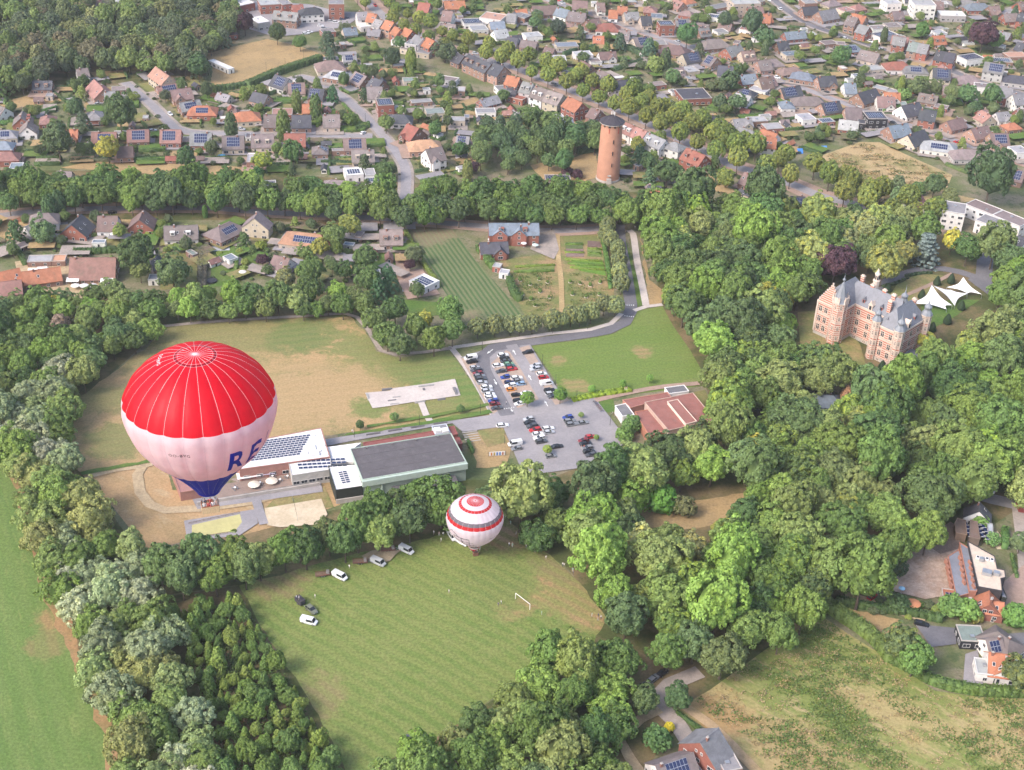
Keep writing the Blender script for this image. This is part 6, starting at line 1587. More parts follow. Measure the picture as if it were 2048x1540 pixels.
# more houses along the streets where the rows close up
for zi, want in ((1, 62), (0, 16)):
    k = 0
    for _ in range(2500):
        if k >= want: break
        x, y = sample(ZW[zi])
        if not free(x, y, 5.0, 2.6, .92, False) or any((x - a_) ** 2 + (y - b_) ** 2 < (r_ * .7 + 5) ** 2 for a_, b_, r_ in TREES[:420]): continue
        if PX((x, y, 0))[1] < -5 or inpoly((x, y), BLOCK[11]) : continue
        a = nearest_house(x, y)[2] + (math.pi / 2 if rgG.random() < .2 else 0); L = rgG.uniform(3.6, 5.4); kd = rgG.choice('gggghf'); e = 3.1 + (3.4 if kd == 'g' else 2.6 if kd == 'h' else .4)
        L2 = L * (.4 if kd == 'h' else 1)
        p, q = PX((x - L2 * math.cos(a), y - L2 * math.sin(a), e)), PX((x + L2 * math.cos(a), y + L2 * math.sin(a), e))
        house('f', p[0], p[1], q[0], q[1], rgG.uniform(7.5, 9.5), kd, rgG.choice(['gb', 'br', 'gr', 'dk', 'bl', 'rb', 'or', 'pk', 'gb', 'lg']), rgG.choice('bbrwepw'), ('h3.5' if kd == 'f' else '') + rgG.choice(['', '', ' x', '', ' d', '', ' s']))
        k += 1; FT = np.array(FOOT)
LAWNS = []
# paved ground and drives round the houses
for (hx, hy, ha, hL, hw_) in HOUSES:
    if not any(inpoly((hx, hy), z_) for z_ in ZW[:4]): continue
    ca, sa = math.cos(ha), math.sin(ha); l, w_ = hL + rgG.uniform(2, 6), hw_ + rgG.uniform(3, 9); ox, oy = rgG.uniform(-2, 2), rgG.uniform(-3, 3)
    mb = MB(); mb.sheet([(hx + (ox + i * l / 2) * ca - (oy + j * w_ / 2) * sa, hy + (ox + i * l / 2) * sa + (oy + j * w_ / 2) * ca) for i, j in ((-1, -1), (1, -1), (1, 1), (-1, 1))], lay(.002))
    o = mb.obj('driveway', rgG.choice((m_pave, m_pink, m_pave, m_asph2, m_glawn2))); o['kind'] = 'structure'
gm = [m_glawn, m_glawn, m_glawn2, m_dry, m_pave, m_asph2, groundmat('soil_bed', (.17, .13, .09), (.12, .13, .06), None, .3, .5)]
hc = 0
for zi, tries in ((0, 900), (1, 1700), (2, 120), (3, 300)):
    for _ in range(tries):
        x, y = sample(ZW[zi]); a = nearest_house(x, y)[2]
        l, w_ = rgG.uniform(7, 15), rgG.uniform(5, 9)
        if not free(x, y, w_ * .4, .5, .7): continue
        if any((x - q[0]) ** 2 + (y - q[1]) ** 2 < ((l + w_ + q[2] + q[3]) * .27) ** 2 for q in LAWNS): continue
        LAWNS.append((x, y, l, w_)); mb = MB(); ca, sa = math.cos(a), math.sin(a)
        mb.sheet([(x + i * l / 2 * ca - j * w_ / 2 * sa, y + i * l / 2 * sa + j * w_ / 2 * ca) for i, j in ((-1, -1), (1, -1), (1, 1), (-1, 1))], lay(.002))
        o = mb.obj('lawn', rgG.choice(gm)); o['kind'] = 'structure'
        e = [(x + i * l / 2 * ca - j * w_ / 2 * sa, y + i * l / 2 * sa + j * w_ / 2 * ca) for i, j in ((-1, -1), (1, -1), (1, 1), (-1, 1))]
        if hc < 290:
            for k in rgG.sample(range(4), rgG.choice((1, 1, 1, 2))):
                hedge(None, [e[k], e[(k + 1) % 4]], rgG.uniform(.7, 1.4), rgG.uniform(1.2, 2.2), rgG.choice([(.045, .08, .032), (.06, .1, .035), (.075, .125, .04)]), rgG.choice(['straight dark garden hedge', 'clipped green garden hedge']), 900 + hc, True); hc += 1
# sheds and garages in the gardens
ns = 0
for zi, tries, want in ((0, 300, 45), (1, 900, 105), (2, 60, 6), (3, 90, 12)):
    k = 0
    for _ in range(tries):
        if k >= want: break
        x, y = sample(ZW[zi])
        if not free(x, y, 2.6, 1.5, 1.0, False): continue
        a = nearest_house(x, y)[2] + (math.pi / 2 if rgG.random() < .4 else 0); L = rgG.uniform(1.6, 3.2)
        p, q = PX((x - L * math.cos(a), y - L * math.sin(a), 2.4)), PX((x + L * math.cos(a), y + L * math.sin(a), 2.4))
        if rgG.random() < .5: house('f', p[0], p[1], q[0], q[1], rgG.uniform(2.4, 4), 'f', rgG.choice(['lg', 'gr', 'gb', 'wh', 'gn', 'bl']), rgG.choice('bwepg'), 'h2.4', 'shed', 'garden_shed')
        else: house('f', p[0], p[1], q[0], q[1], rgG.uniform(2.4, 3.6), 'g', rgG.choice(['br', 'rb', 'gb', 'dk', 'or', 're']), rgG.choice('bbrew'), 'h2', 'shed', 'garden_shed')
        k += 1; FT = np.array(FOOT)
# garden trees and shrubs
def scatter(zi, want, fn, r, feet=.9, road=.3):
    k = 0
    for _ in range(want * 12):
        if k >= want: return
        x, y = sample(ZW[zi])
        if not free(x, y, r, road, feet, rgG.random() < .8): continue
        fn(x, y); k += 1
GT = [(.07, .105, .038), (.088, .125, .04), (.06, .085, .04), (.105, .14, .045), (.075, .095, .048), (.115, .15, .04)]
def gtree(x, y):
    if any((x - a) ** 2 + (y - b_) ** 2 < (r * .9 + 1.8) ** 2 for a, b_, r in TREES): return
    tree(x, y, rgG.uniform(1.6, 3.4), rgG.choice(['broad', 'broad', 'tall', 'loose', 'pine', 'column' if rgG.random() < .3 else 'broad']), rgG.choice(GT), rgG, 'garden_tree')
for zi, n in ((0, 110), (1, 215), (2, 14), (3, 36)): scatter(zi, n, gtree, 1.6)
SH = []
for zi, n in ((0, 620), (1, 1150), (2, 70), (3, 230), (4, 20)): scatter(zi, n, lambda x, y: SH.append((x, y, rgG.uniform(.6, 1.7), rgG.choice(GT + [(.12, .16, .05), (.05, .075, .04), (.14, .17, .045)]))), .5, .85, -.6)
SH.sort(key=lambda s: s[1])
for s in SH[:235]: shrub(*s, rgG)
# the farther, smaller garden bushes read as one mass
Vs, Fs, off = [], [], 0
base = [crown_mesh('shrub', 700 + k) for k in range(3)]
for i, (x, y, r, c) in enumerate(SH[235:]):
    V, F = base[i % 3]; keep = F[::3]; V = V.copy()
    q = i * 1.7; ca, sa = math.cos(q), math.sin(q); X = V[:, 0] * ca - V[:, 1] * sa; Y = V[:, 0] * sa + V[:, 1] * ca
    Vs.append(np.stack([X * r + x, Y * r + y, V[:, 2] * r * .8 + r * .45], 1)); Fs.append(keep + off); off += len(V)
o = add('garden_shrubbery', np_mesh('garden_shrubbery', np.vstack(Vs), np.vstack(Fs), [M['hedge']]), None, (.072, .11, .042)); tag(o, 'low green bushes scattered through the far gardens', 'shrubbery', None, 'stuff')
# kitchen garden: young fruit trees on pale mulch, bean rows
for i, (x, y) in enumerate(((1040, 562), (1060, 570), (1078, 560), (1095, 566), (1045, 590), (1062, 600), (1080, 585), (1098, 596), (1070, 612), (1140, 565), (1160, 568), (1180, 572), (1200, 566), (1145, 590), (1172, 595), (1198, 590))):
    p = G(x, y); mb = MB(); mb.lathe([(.9, 0), (.9, .1), (.75, .14)], 10); o = mb.obj('mulch_ring', M['own'], None, (.55, .46, .38), p); auto(o, 'pale mulch ring', 'mulch ring', 'mulch rings in the kitchen garden', p)
    shrub(p.x, p.y, rgG.uniform(.6, .9), (.09, .14, .04), rgG, 1.4)
for i, (x0, y0, x1, y1) in enumerate(((1030, 535, 1110, 532), (1028, 545, 1108, 543), (1130, 520, 1205, 524), (1135, 528, 1208, 533), (1140, 536, 1210, 542), (1130, 490, 1166, 490), (1176, 499, 1203, 500), (1176, 508, 1203, 509), (1130, 506, 1168, 507))):
    hedge('f', [(x0, y0), (x1, y1)], 1.0, .9, (.1, .16, .035) if i % 2 else (.13, .18, .035), 'low row of green vegetables', 1500 + i)
# garden furniture
_p = MB(); _p.lathe([(1.5, 2.1), (1.0, 2.35), (.04, 2.7)], 10, close=False); PARA = _p
def parasol(t, x, y, col, s=1.0, look='white parasol'):
    p = TG(t, x, y, 2.3); root = empty('parasol', (p.x, p.y, 0))
    PARA.obj('canopy', M['own'], root, col).scale = (s, s, 1)
    mb = MB(); mb.tube([(0, 0, 0), (0, 0, 2.65)], .04, 5); mb.lathe([(.35, 0), (.35, .1)], 8); mb.obj('pole', M['steel'], root)
    auto(root, look, 'parasol', 'parasols', p)
for i, (t, x, y, c, s, l) in enumerate((('01', 592, 748, (.75, .73, .71), 1.25, 'round white parasol on the barn terrace'), ('01', 662, 748, (.75, .73, .71), 1.25, 'round white parasol on the barn terrace'), ('01', 730, 748, (.75, .73, .71), 1.25, 'round white parasol on the barn terrace'), ('01', 842, 752, (.75, .73, .71), 1.3, 'round white parasol on the barn terrace'), ('01', 790, 328, (.75, .73, .71), .9, 'white parasol behind the brown-roofed house'), ('01', 890, 342, (.75, .73, .71), .9, 'white parasol behind the brown-roofed house'), ('01', 1910, 640, (.72, .66, .6), 1.1, 'square cream parasol on the lawn'), ('02', 2000, 778, (.66, .58, .47), 1.4, 'cream terrace parasol'), ('12', 130, 750, (.66, .58, .47), 1.4, 'cream terrace parasol'), ('12', -5, 775, (.66, .58, .47), 1.2, 'cream terrace parasol'), ('33', 1180, 218, (.6, .25, .12), 1.5, 'orange parasol in the garden'), ('33', 1088, 100, (.3, .5, .65), .7, 'pale blue parasol in the garden'), ('11', 1020, 430, (.75, .72, .7), 1.2, 'white parasol on the patio'), ('11', 1865, 385, (.6, .6, .6), 1.2, 'grey parasol at the stable house'), ('21', 110, 415, (.74, .72, .7), .9, 'white parasol in the stable yard'), ('21', 200, 428, (.5, .6, .56), 1.0, 'pale green parasol in the stable yard'))): parasol(t, x, y, c, s, l)
def pool(t, pts, lab, kind='pool'):
    P = [TG(t, *p) for p in pts]; c = sum(P, Vector()) / len(P); root = empty('swimming_pool', (c.x, c.y, 0))
    rel = [((p - c).x, (p - c).y) for p in P]
    mb = MB(); mb.prism([(a * 1.12, b_ * 1.12) for a, b_ in rel], 0, .2); mb.obj('rim', M['concrete'], root)
    mb = MB(); mb.sheet(rel, .22); mb.obj('water', M['water'], root); tag(root, lab, 'pool', 'garden pools')
pool('11', [(345, 600), (415, 592), (412, 640), (340, 655)], 'rectangular turquoise garden pool below the tan-roofed house')
pool('11', [(1162, 770), (1215, 765), (1222, 798), (1165, 800)], 'small blue garden pool beside the solar pool house')
def disc(t, x, y, r, h, name, m, lab, cat, col=None):
    p = TG(t, x, y); mb = MB(); mb.lathe([(r, 0), (r, h), (r * .92, h), (r * .92, h - .08)], 20); o = mb.obj(name, m, None, col, p); tag(o, lab, cat); return o
disc('00', 1748, 1240, 2.2, .8, 'round_pool', M['water'], 'round blue pool behind the grey solar house', 'pool'); disc('20', 1437, 545, 2.0, .6, 'round_pool', M['water'], 'round pale blue pool in the upper gardens', 'pool'); disc('20', 293, 945, 2.0, .7, 'round_pool', M['water'], 'round bright blue pool left of the water tower', 'pool')
disc('01', 1668, 722, 2.3, .8, 'trampoline', M['dark'], 'round black trampoline on the long lawn', 'trampoline'); disc('30', 660, 1065, 1.8, .8, 'trampoline', M['dark'], 'black trampoline below the black box house', 'trampoline')
for (t, x, y, w_, d_, h, c, lab, nm, cat) in (('01', 1735, 462, 7.5, 4.0, .25, (.45, .46, .48), 'grey covered pool on the lawn', 'pool_cover', 'pool cover'), ('30', 278, 1200, 3.0, 3.6, 2.2, (.06, .22, .6), 'bright blue tent in the garden by the avenue', 'blue_tent', 'tent'), ('30', 470, 1170, 3.0, 2.4, 1.6, (.08, .25, .6), 'bright blue tarpaulin shelter in the lower garden', 'tarpaulin', 'tarpaulin'), ('32', 1840, 1225, 4.0, 8.0, .15, (.55, .46, .32), 'pale sandpit beside the school path', 'sandpit', 'sandpit'), ('20', 1420, 630, 9.0, 9.0, .12, (.4, .27, .14), 'sandy riding ring with white fence', 'riding_ring', 'ring')):
    p = TG(t, x, y); mb = MB()
    if h > 1: mb.add([(-w_ / 2, -d_ / 2, 0), (w_ / 2, -d_ / 2, 0), (w_ / 2, d_ / 2, 0), (-w_ / 2, d_ / 2, 0), (-w_ / 2, 0, h), (w_ / 2, 0, h)], [(0, 1, 5, 4), (2, 3, 4, 5), (1, 2, 5), (3, 0, 4)])
    else: mb.box((0, 0, h / 2), (w_, d_, h)); mb.box((0, 0, h * .4), (w_ + .6, d_ + .6, h * .8))
    tag(mb.obj(nm, M['own'], None, c, p, R(12)), lab, cat)
# white terrace awnings of barn and sports centre
for (t, x0, y0, x1, y1, lab) in (('01', 522, 705, 622, 703, 'white awning at the left end of the barn front'), ('01', 790, 712, 892, 710, 'white awning at the right end of the barn front'), ('02', 1865, 720, 2048, 690, 'pale awning over the sports centre terrace'), ('12', 5, 690, 155, 672, 'lilac awning over the sports centre terrace')):
    a, b_ = TG(t, x0, y0, 2.6), TG(t, x1, y1, 2.6); d = b_ - a; L = d.length; c = (a + b_) / 2; root = empty('awning', (c.x, c.y, 0), math.atan2(d.y, d.x))
    mb = MB(); mb.add([(-L / 2, -1.4, 2.3), (L / 2, -1.4, 2.3), (L / 2, 1.4, 2.9), (-L / 2, 1.4, 2.9), (-L / 2, -1.4, 2.22), (L / 2, -1.4, 2.22), (L / 2, 1.4, 2.82), (-L / 2, 1.4, 2.82)], [(0, 1, 2, 3), (7, 6, 5, 4), (0, 4, 5, 1), (1, 5, 6, 2), (2, 6, 7, 3), (3, 7, 4, 0)]); mb.obj('canopy', M['own'], root, (.5, .46, .58) if 'lilac' in lab else (.74, .71, .69))
    for s in (-1, 1): mb = MB(); mb.tube([(s * L * .47, -1.3, 0), (s * L * .47, -1.3, 2.3)], .05, 5); mb.obj('post', M['steel'], root)
    tag(root, lab, 'awning')
for i, (x, y) in enumerate(((262, 625), (335, 615))):
    p = TG('01', x, y, 2.5); root = empty('party_tent', (p.x, p.y, 0), R(10)); mb = MB()
    mb.add([(-2.2, -1.8, 2), (2.2, -1.8, 2), (2.2, 1.8, 2), (-2.2, 1.8, 2), (-2.0, 0, 3.2), (2.0, 0, 3.2)], [(0, 1, 5, 4), (2, 3, 4, 5), (1, 2, 5), (3, 0, 4)]); mb.obj('canopy', M['white'], root)
    for a in (-2, 2):
        for b_ in (-1.6, 1.6): mb = MB(); mb.tube([(a, b_, 0), (a, b_, 2)], .05, 5); mb.obj('pole', M['steel'], root)
    tag(root, ('left' if i == 0 else 'right') + ' of the two white party tents behind the orange-roofed farm', 'tent')
# loose meadow plants and tall grass
def meadow(name, poly, n, cols, s0, s1, seed, lab, hmax=.5, band=False):
    rs = np.random.RandomState(seed); W_ = [(G(x, y).x, G(x, y).y) for x, y in poly]
    x0, x1 = min(p[0] for p in W_), max(p[0] for p in W_); y0, y1 = min(p[1] for p in W_), max(p[1] for p in W_)
    ctr = [(rs.uniform(x0, x1), rs.uniform(y0, y1)) for _ in range(n // 26)]
    P = []
    for (x, y) in ctr:
        if not inpoly((x, y), W_): continue
        u_, v_ = x * .79 - y * .61, x * .61 + y * .79
        if band and math.sin(v_ * .3 + 1.4 * math.sin(u_ * .07)) + .9 * math.sin(u_ * .11 + v_ * .05 + seed) + rs.uniform(-.7, .7) < .1: continue
        k = 26; P.append(np.stack([x + rs.normal(size=k) * 1.3, y + rs.normal(size=k) * .7, rs.uniform(.08, hmax, k)], 1))
    P = np.vstack(P); keep = np.array([inpoly(p, W_) for p in P]); P = P[keep]
    V, F = leaf_quads(P, rs.normal(size=(len(P), 3)) * .6 + np.array([0, 0, .8]), rs.uniform(s0, s1, len(P)), rs)
    o = add(name, np_mesh(name, V, F, [M['hedge']]), None, cols); tag(o, lab, 'meadow plants', None, 'stuff')
MP = [(1640, 1232), (1780, 1325), (1870, 1386), (2060, 1402), (2060, 1560), (1570, 1560), (1460, 1470), (1390, 1400), (1530, 1302)]
meadow('meadow_weeds', MP, 52000, (.125, .185, .05), .16, .4, 5, 'green weeds growing in patches over the rough meadow', band=True)
meadow('meadow_straw', MP, 12000, (.34, .26, .14), .14, .34, 6, 'pale dry grass tufts over the rough meadow')
MP2 = [(1650, 312), (1730, 286), (1830, 322), (1900, 352), (1880, 385), (1760, 408), (1700, 385)]
meadow('meadow_straw', MP2, 7000, (.36, .27, .15), .2, .5, 7, 'pale dry grass tufts over the upper straw meadow'); meadow('meadow_weeds', MP2, 4000, (.12, .14, .05), .2, .45, 8, 'green weeds over the upper straw meadow')
meadow('undergrowth', [(335, 1225), (480, 1200), (530, 1275), (690, 1560), (450, 1560), (375, 1300)], 16000, (.1, .155, .048), .2, .5, 9, 'low green undergrowth between the young conifers', .9)
meadow('kitchen_plants', [(1020, 545), (1100, 535), (1115, 620), (1060, 625)], 2500, (.11, .16, .045), .15, .35, 10, 'rows of low green plants in the kitchen garden'); meadow('kitchen_plants', [(1135, 545), (1220, 555), (1222, 605), (1135, 625)], 1500, (.11, .16, .045), .15, .35, 12, 'low green plants in the lower kitchen garden')
# ================================================================ VEHICLES, PEOPLE, STREET FURNITURE
def car_meshes(L, W, H, hood, belt, tail, cabin0, cabin1, van=False):
    """stations along x (front = +x); body paint, glass and wheels as separate meshes"""
    hl, hw = L / 2, W / 2
    st = [(-hl, .80, .55, belt * .82), (-hl + .12, .93, .38, belt * .97), (-hl + .7, 1.0, .25, belt), (cabin0 * hl, 1.0, .22, belt), (cabin1 * hl, 1.0, .22, belt * .99), (hl - .55, .96, .25, hood), (hl - .12, .88, .34, hood * .88), (hl, .72, .5, hood * .72)]
    mb = MB(); vs = []
    for (x, k, z0, z1) in st: vs += [(x, -hw * k * .92, z0), (x, -hw * k, (z0 + z1) * .5), (x, -hw * k * .95, z1), (x, hw * k * .95, z1), (x, hw * k, (z0 + z1) * .5), (x, hw * k * .92, z0)]
    fs = []
    for i in range(len(st) - 1):
        for j in range(6): fs.append((i * 6 + j, (i + 1) * 6 + j, (i + 1) * 6 + (j + 1) % 6, i * 6 + (j + 1) % 6))
    fs += [(0, 1, 2, 3, 4, 5), tuple(len(st) * 6 - 6 + k for k in (5, 4, 3, 2, 1, 0))]
    mb.add(vs, [tuple(reversed(f)) for f in fs])
    a, b_ = -hl + tail, cabin1 * hl          # cabin base
    ra, rb = a + (.08 if van else .42), b_ - (.55 if van else .85)   # roof ends
    tw = hw * (.9 if van else .78)
    mb.add([(ra, -tw, H - .05), (rb, -tw, H - .05), (rb, tw, H - .05), (ra, tw, H - .05), (ra + .12, -tw * .86, H), (rb - .15, -tw * .86, H), (rb - .15, tw * .86, H), (ra + .12, tw * .86, H)], [(4, 5, 6, 7), (0, 1, 5, 4), (1, 2, 6, 5), (2, 3, 7, 6), (3, 0, 4, 7)])
    for x in ((ra, a), ((ra + rb) / 2 - .05, (a + b_) / 2 - .1), (rb, b_)):
        for s in (-1, 1): mb.tube([(x[0], s * tw, H - .04), (x[1], s * hw * .95, belt)], .045, 4)
    if van:
        for s in (-1, 1): mb.add([(a, s * hw * .955, belt), ((a + b_) * .5 - .3, s * hw * .955, belt), ((a + b_) * .5 - .3, s * tw * 1.01, H - .05), (ra, s * tw * 1.01, H - .05)], [(0, 1, 2, 3) if s < 0 else (3, 2, 1, 0)])
        mb.add([(a - .005, -hw * .95, belt), (a - .005, hw * .95, belt), (ra - .005, tw, H - .05), (ra - .005, -tw, H - .05)], [(3, 2, 1, 0)])
    body = mb.mesh('car_body', [M['paint']])
    mb = MB(); g = .93
    mb.add([(a, -hw * g, belt - .02), (b_, -hw * g, belt - .02), (b_, hw * g, belt - .02), (a, hw * g, belt - .02), (ra, -tw * .99, H - .05), (rb, -tw * .99, H - .05), (rb, tw * .99, H - .05), (ra, tw * .99, H - .05)], [(0, 1, 5, 4), (1, 2, 6, 5), (2, 3, 7, 6), (3, 0, 4, 7)])
    glass = mb.mesh('car_glass', [M['carglass']])
    mb = MB()
    for s in (-1, 1): mb.box((hl - .1, s * hw * .62, hood * .72), (.14, .34, .16), 0, 0); mb.box((-hl + .06, s * hw * .72, belt * .72), (.1, .22, .22), 0, 1)
    lights = mb.mesh('car_lights', [M['white'], nmat('tail_light', (.3, .02, .02), .3, 0)])
    return body, glass, lights, (L, W)
_wh = MB(); _wh.tube([(0, -.1, 0), (0, .1, 0)], .32, 14, 0); _wh.tube([(0, -.11, 0), (0, .11, 0)], .19, 10, 1)
WHEEL = _wh.mesh('wheel_mesh', [M['tyre'], M['rim']])
CT = {'hatch': car_meshes(4.1, 1.76, 1.48, .82, .92, .12, -.2, .42), 'estate': car_meshes(4.65, 1.82, 1.5, .82, .92, .12, -.2, .40), 'saloon': car_meshes(4.6, 1.82, 1.43, .82, .9, .75, -.2, .40), 'suv': car_meshes(4.5, 1.88, 1.68, .98, 1.05, .1, -.2, .42), 'van': car_meshes(5.2, 1.95, 2.05, 1.0, 1.12, .04, -.2, .72, True)}
CC = dict(white=(.72, .72, .73), silver=(.42, .43, .45), grey=(.2, .205, .215), dgrey=(.075, .078, .085), black=(.018, .018, .021), red=(.42, .025, .025), dred=(.2, .03, .035), blue=(.03, .06, .26), dblue=(.025, .035, .1), lblue=(.25, .36, .5), green=(.16, .3, .2), teal=(.04, .1, .1), orange=(.62, .24, .05), olive=(.15, .16, .12))
CN = dict(dgrey='dark grey', dred='dark red', dblue='dark blue', lblue='light blue')
def car(p, ang, kind, col, look=None, group='parked cars', cat='car', nm='parked_car', label=None, tint=None):
    body, glass, lights, (L, W) = CT[kind]
    root = empty(nm if kind != 'van' else 'parked_van', (p.x, p.y, 0.06), ang)
    add('body', body, root, tint or CC[col]); add('windows', glass, root); add('lights', lights, root)
    for sx in (-1, 1):
        for sy in (-1, 1): add('wheel', WHEEL, root, None, (sx * L * .31, sy * (W / 2 - .1), .32))
    cat = 'van' if kind == 'van' else 'car'
    if label: tag(root, label, cat, group)
    else: auto(root, look or '%s %s' % (CN.get(col, col), dict(hatch='hatchback', estate='estate car', saloon='saloon car', suv='off-road car', van='van')[kind]), cat, group, p)
    return root
rgC = random.Random(3)
ACAR = R(19.5)
ROWS = [('left row of the car park', [(235, 145, 'van', 'white'), (250, 188, 'suv', 'black'), (283, 256, 'hatch', 'silver'), (297, 284, 'estate', 'dgrey'), (318, 318, 'hatch', 'dred'), (335, 350, 'estate', 'grey'), (352, 385, 'suv', 'dgrey'), (366, 425, 'hatch', 'silver'), (418, 480, 'suv', 'white'), (425, 518, 'estate', 'silver'), (455, 560, 'hatch', 'white'), (466, 594, 'estate', 'white'), (494, 632, 'hatch', 'blue'), (512, 667, 'hatch', 'dred'), (535, 715, 'saloon', 'dgrey')]),
        ('inner left row of the car park', [(550, 230, 'estate', 'white'), (585, 296, 'saloon', 'dgrey'), (630, 362, 'hatch', 'blue'), (678, 424, 'hatch', 'dblue'), (690, 458, 'estate', 'white'), (702, 502, 'hatch', 'orange'), (757, 566, 'hatch', 'black'), (785, 630, 'estate', 'black'), (792, 664, 'hatch', 'white')]),
        ('inner right row of the car park', [(605, 115, 'suv', 'white'), (622, 148, 'hatch', 'black'), (637, 178, 'saloon', 'dgrey'), (672, 214, 'hatch', 'green'), (688, 240, 'hatch', 'teal'), (703, 270, 'estate', 'red'), (760, 372, 'estate', 'white'), (782, 404, 'hatch', 'grey'), (800, 440, 'hatch', 'lblue'), (868, 545, 'saloon', 'white')]),
        ('right row of the car park', [(885, 80, 'estate', 'black'), (975, 236, 'suv', 'silver'), (972, 272, 'suv', 'silver'), (1045, 326, 'hatch', 'white'), (1067, 367, 'hatch', 'red'), (1100, 435, 'van', 'white'), (1135, 516, 'suv', 'black'), (1150, 550, 'estate', 'silver'), (1172, 582, 'hatch', 'dgrey')]),
        ('long row of the lower car park', [(600, 912, 'estate', 'white'), (895, 840, 'hatch', 'silver'), (910, 880, 'saloon', 'black'), (935, 920, 'suv', 'dgrey'), (970, 962, 'estate', 'red'), (1000, 1010, 'hatch', 'white'), (1020, 1052, 'estate', 'white'), (1040, 1096, 'suv', 'dgrey')]),
        ('middle of the lower car park', [(1118, 948, 'estate', 'white'), (1130, 990, 'hatch', 'silver'), (740, 1122, 'van', 'white'), (760, 1176, 'hatch', 'grey'), (1220, 1152, 'saloon', 'black'), (1150, 1262, 'hatch', 'grey'), (1745, 1262, 'hatch', 'white')]),
        ('right side of the lower car park', [(1340, 820, 'hatch', 'blue'), (1365, 860, 'estate', 'grey'), (1385, 902, 'suv', 'grey'), (1512, 882, 'saloon', 'grey'), (1600, 1042, 'hatch', 'red'), (1520, 1085, 'hatch', 'dred'), (1545, 1122, 'estate', 'black'), (1565, 1166, 'hatch', 'grey'), (1582, 1212, 'suv', 'black'), (1602, 1246, 'hatch', 'dgrey')])]
KN = dict(hatch='hatchback', estate='estate car', saloon='saloon car', suv='off-road car', van='van')
for rn, cars in ROWS:
    seen = {}
    for (x, y, k, c) in cars: seen.setdefault((k, c), []).append((x, y))
    cnt = {}
    for (x, y, k, c) in cars:
        p = TG('P', x, y, .75); n = cnt.get((k, c), 0); cnt[(k, c)] = n + 1
        lab = '%s %s in the %s' % (CN.get(c, c), KN[k], rn)
        if len(seen[(k, c)]) > 1: lab = '%s %s %s' % (('first', 'second', 'third', 'fourth')[n], CN.get(c, c), KN[k]) + ' from the top in the ' + rn
        car(p, ACAR + (math.pi if rgC.random() < .5 else 0) + rgC.uniform(-.04, .04), k, c, label=lab, group='cars in the car park')
def by(t, x0, y0, x1, y1, kind, col, label, z=.7):
    a, b_ = TG(t, x0, y0, z), TG(t, x1, y1, z); return car((a + b_) / 2, math.atan2(b_.y - a.y, b_.x - a.x), kind, col, label=label, group='vehicles on their own')
by('12', 1140, 1275, 1245, 1325, 'van', 'white', 'white van towing a flat trailer, closest to the small balloon'); by('12', 915, 1370, 1025, 1420, 'van', 'silver', 'silver van towing a flat trailer on the pale grass'); by('12', 618, 1480, 718, 1530, 'van', 'white', 'white van with dark roof panel towing a flat trailer'); by('13', 362, 348, 488, 380, 'van', 'white', 'white van standing alone on the landing meadow')
by('13', 405, 240, 485, 305, 'suv', 'olive', 'grey-green off-road car beside a dark box trailer'); by('f', 898, 1062, 910, 1080, 'van', 'white', 'white van half hidden by the small balloon'); by('f', 915, 1078, 932, 1088, 'van', 'white', 'white pickup van just left of the small balloon basket')
by('23', 1000, 905, 1080, 850, 'saloon', 'black', 'black saloon car nearest the lane junction'); by('23', 1095, 845, 1165, 785, 'estate', 'grey', 'grey estate car in the middle of three on the lane'); by('23', 1175, 790, 1230, 745, 'hatch', 'black', 'black hatchback half under the trees on the lane'); by('33', 825, 190, 880, 145, 'hatch', 'red', 'red hatchback at the end of the garden lane'); by('33', 1190, 372, 1295, 395, 'estate', 'black', 'black estate car on the asphalt yard'); by('13', 1188, 1290, 1260, 1275, 'estate', 'dgrey', 'dark car under the trees at the meadow edge')
by('31', 835, 1445, 860, 1415, 'hatch', 'black', 'black hatchback below the château wall'); by('31', 870, 1465, 895, 1435, 'hatch', 'dgrey', 'dark grey hatchback below the château wall'); by('10', 835, 1055, 870, 1035, 'hatch', 'white', 'white hatchback at the street corner by the round hedge'); by('00', 1320, 880, 1360, 912, 'hatch', 'white', 'white hatchback parked in the upper left cul-de-sac'); by('00', 1180, 1030, 1230, 1022, 'hatch', 'silver', 'silver hatchback between two solar roofs'); by('00', 755, 820, 795, 810, 'hatch', 'silver', 'silver hatchback beside the big round tree'); by('01', 860, 180, 910, 170, 'hatch', 'black', 'black hatchback on the tree-lined road'); by('01', 1885, 275, 1908, 255, 'hatch', 'black', 'black hatchback beside the beige gabled house'); by('32', 1745, 820, 1790, 835, 'suv', 'white', 'white off-road car at the wood edge by the road'); by('00', 30, 1245, 70, 1240, 'van', 'white', 'white van in the yard at the left edge'); by('00', 1875, 1010, 1930, 1018, 'hatch', 'silver', 'silver hatchback before the orange hipped house')
for (x, y, c) in ((600, 165, 'silver'), (640, 172, 'white'), (515, 200, 'white'), (545, 218, 'silver'), (430, 250, 'white'), (400, 262, 'white'), (690, 150, 'dblue'), (720, 142, 'dblue'), (50, 220, 'dgrey'), (85, 212, 'dblue')):
    p = TG('10', x, y, .7); car(p, R(20) + rgC.uniform(-.2, .2), rgC.choice(['hatch', 'estate']), c, None, 'cars on the top yard')
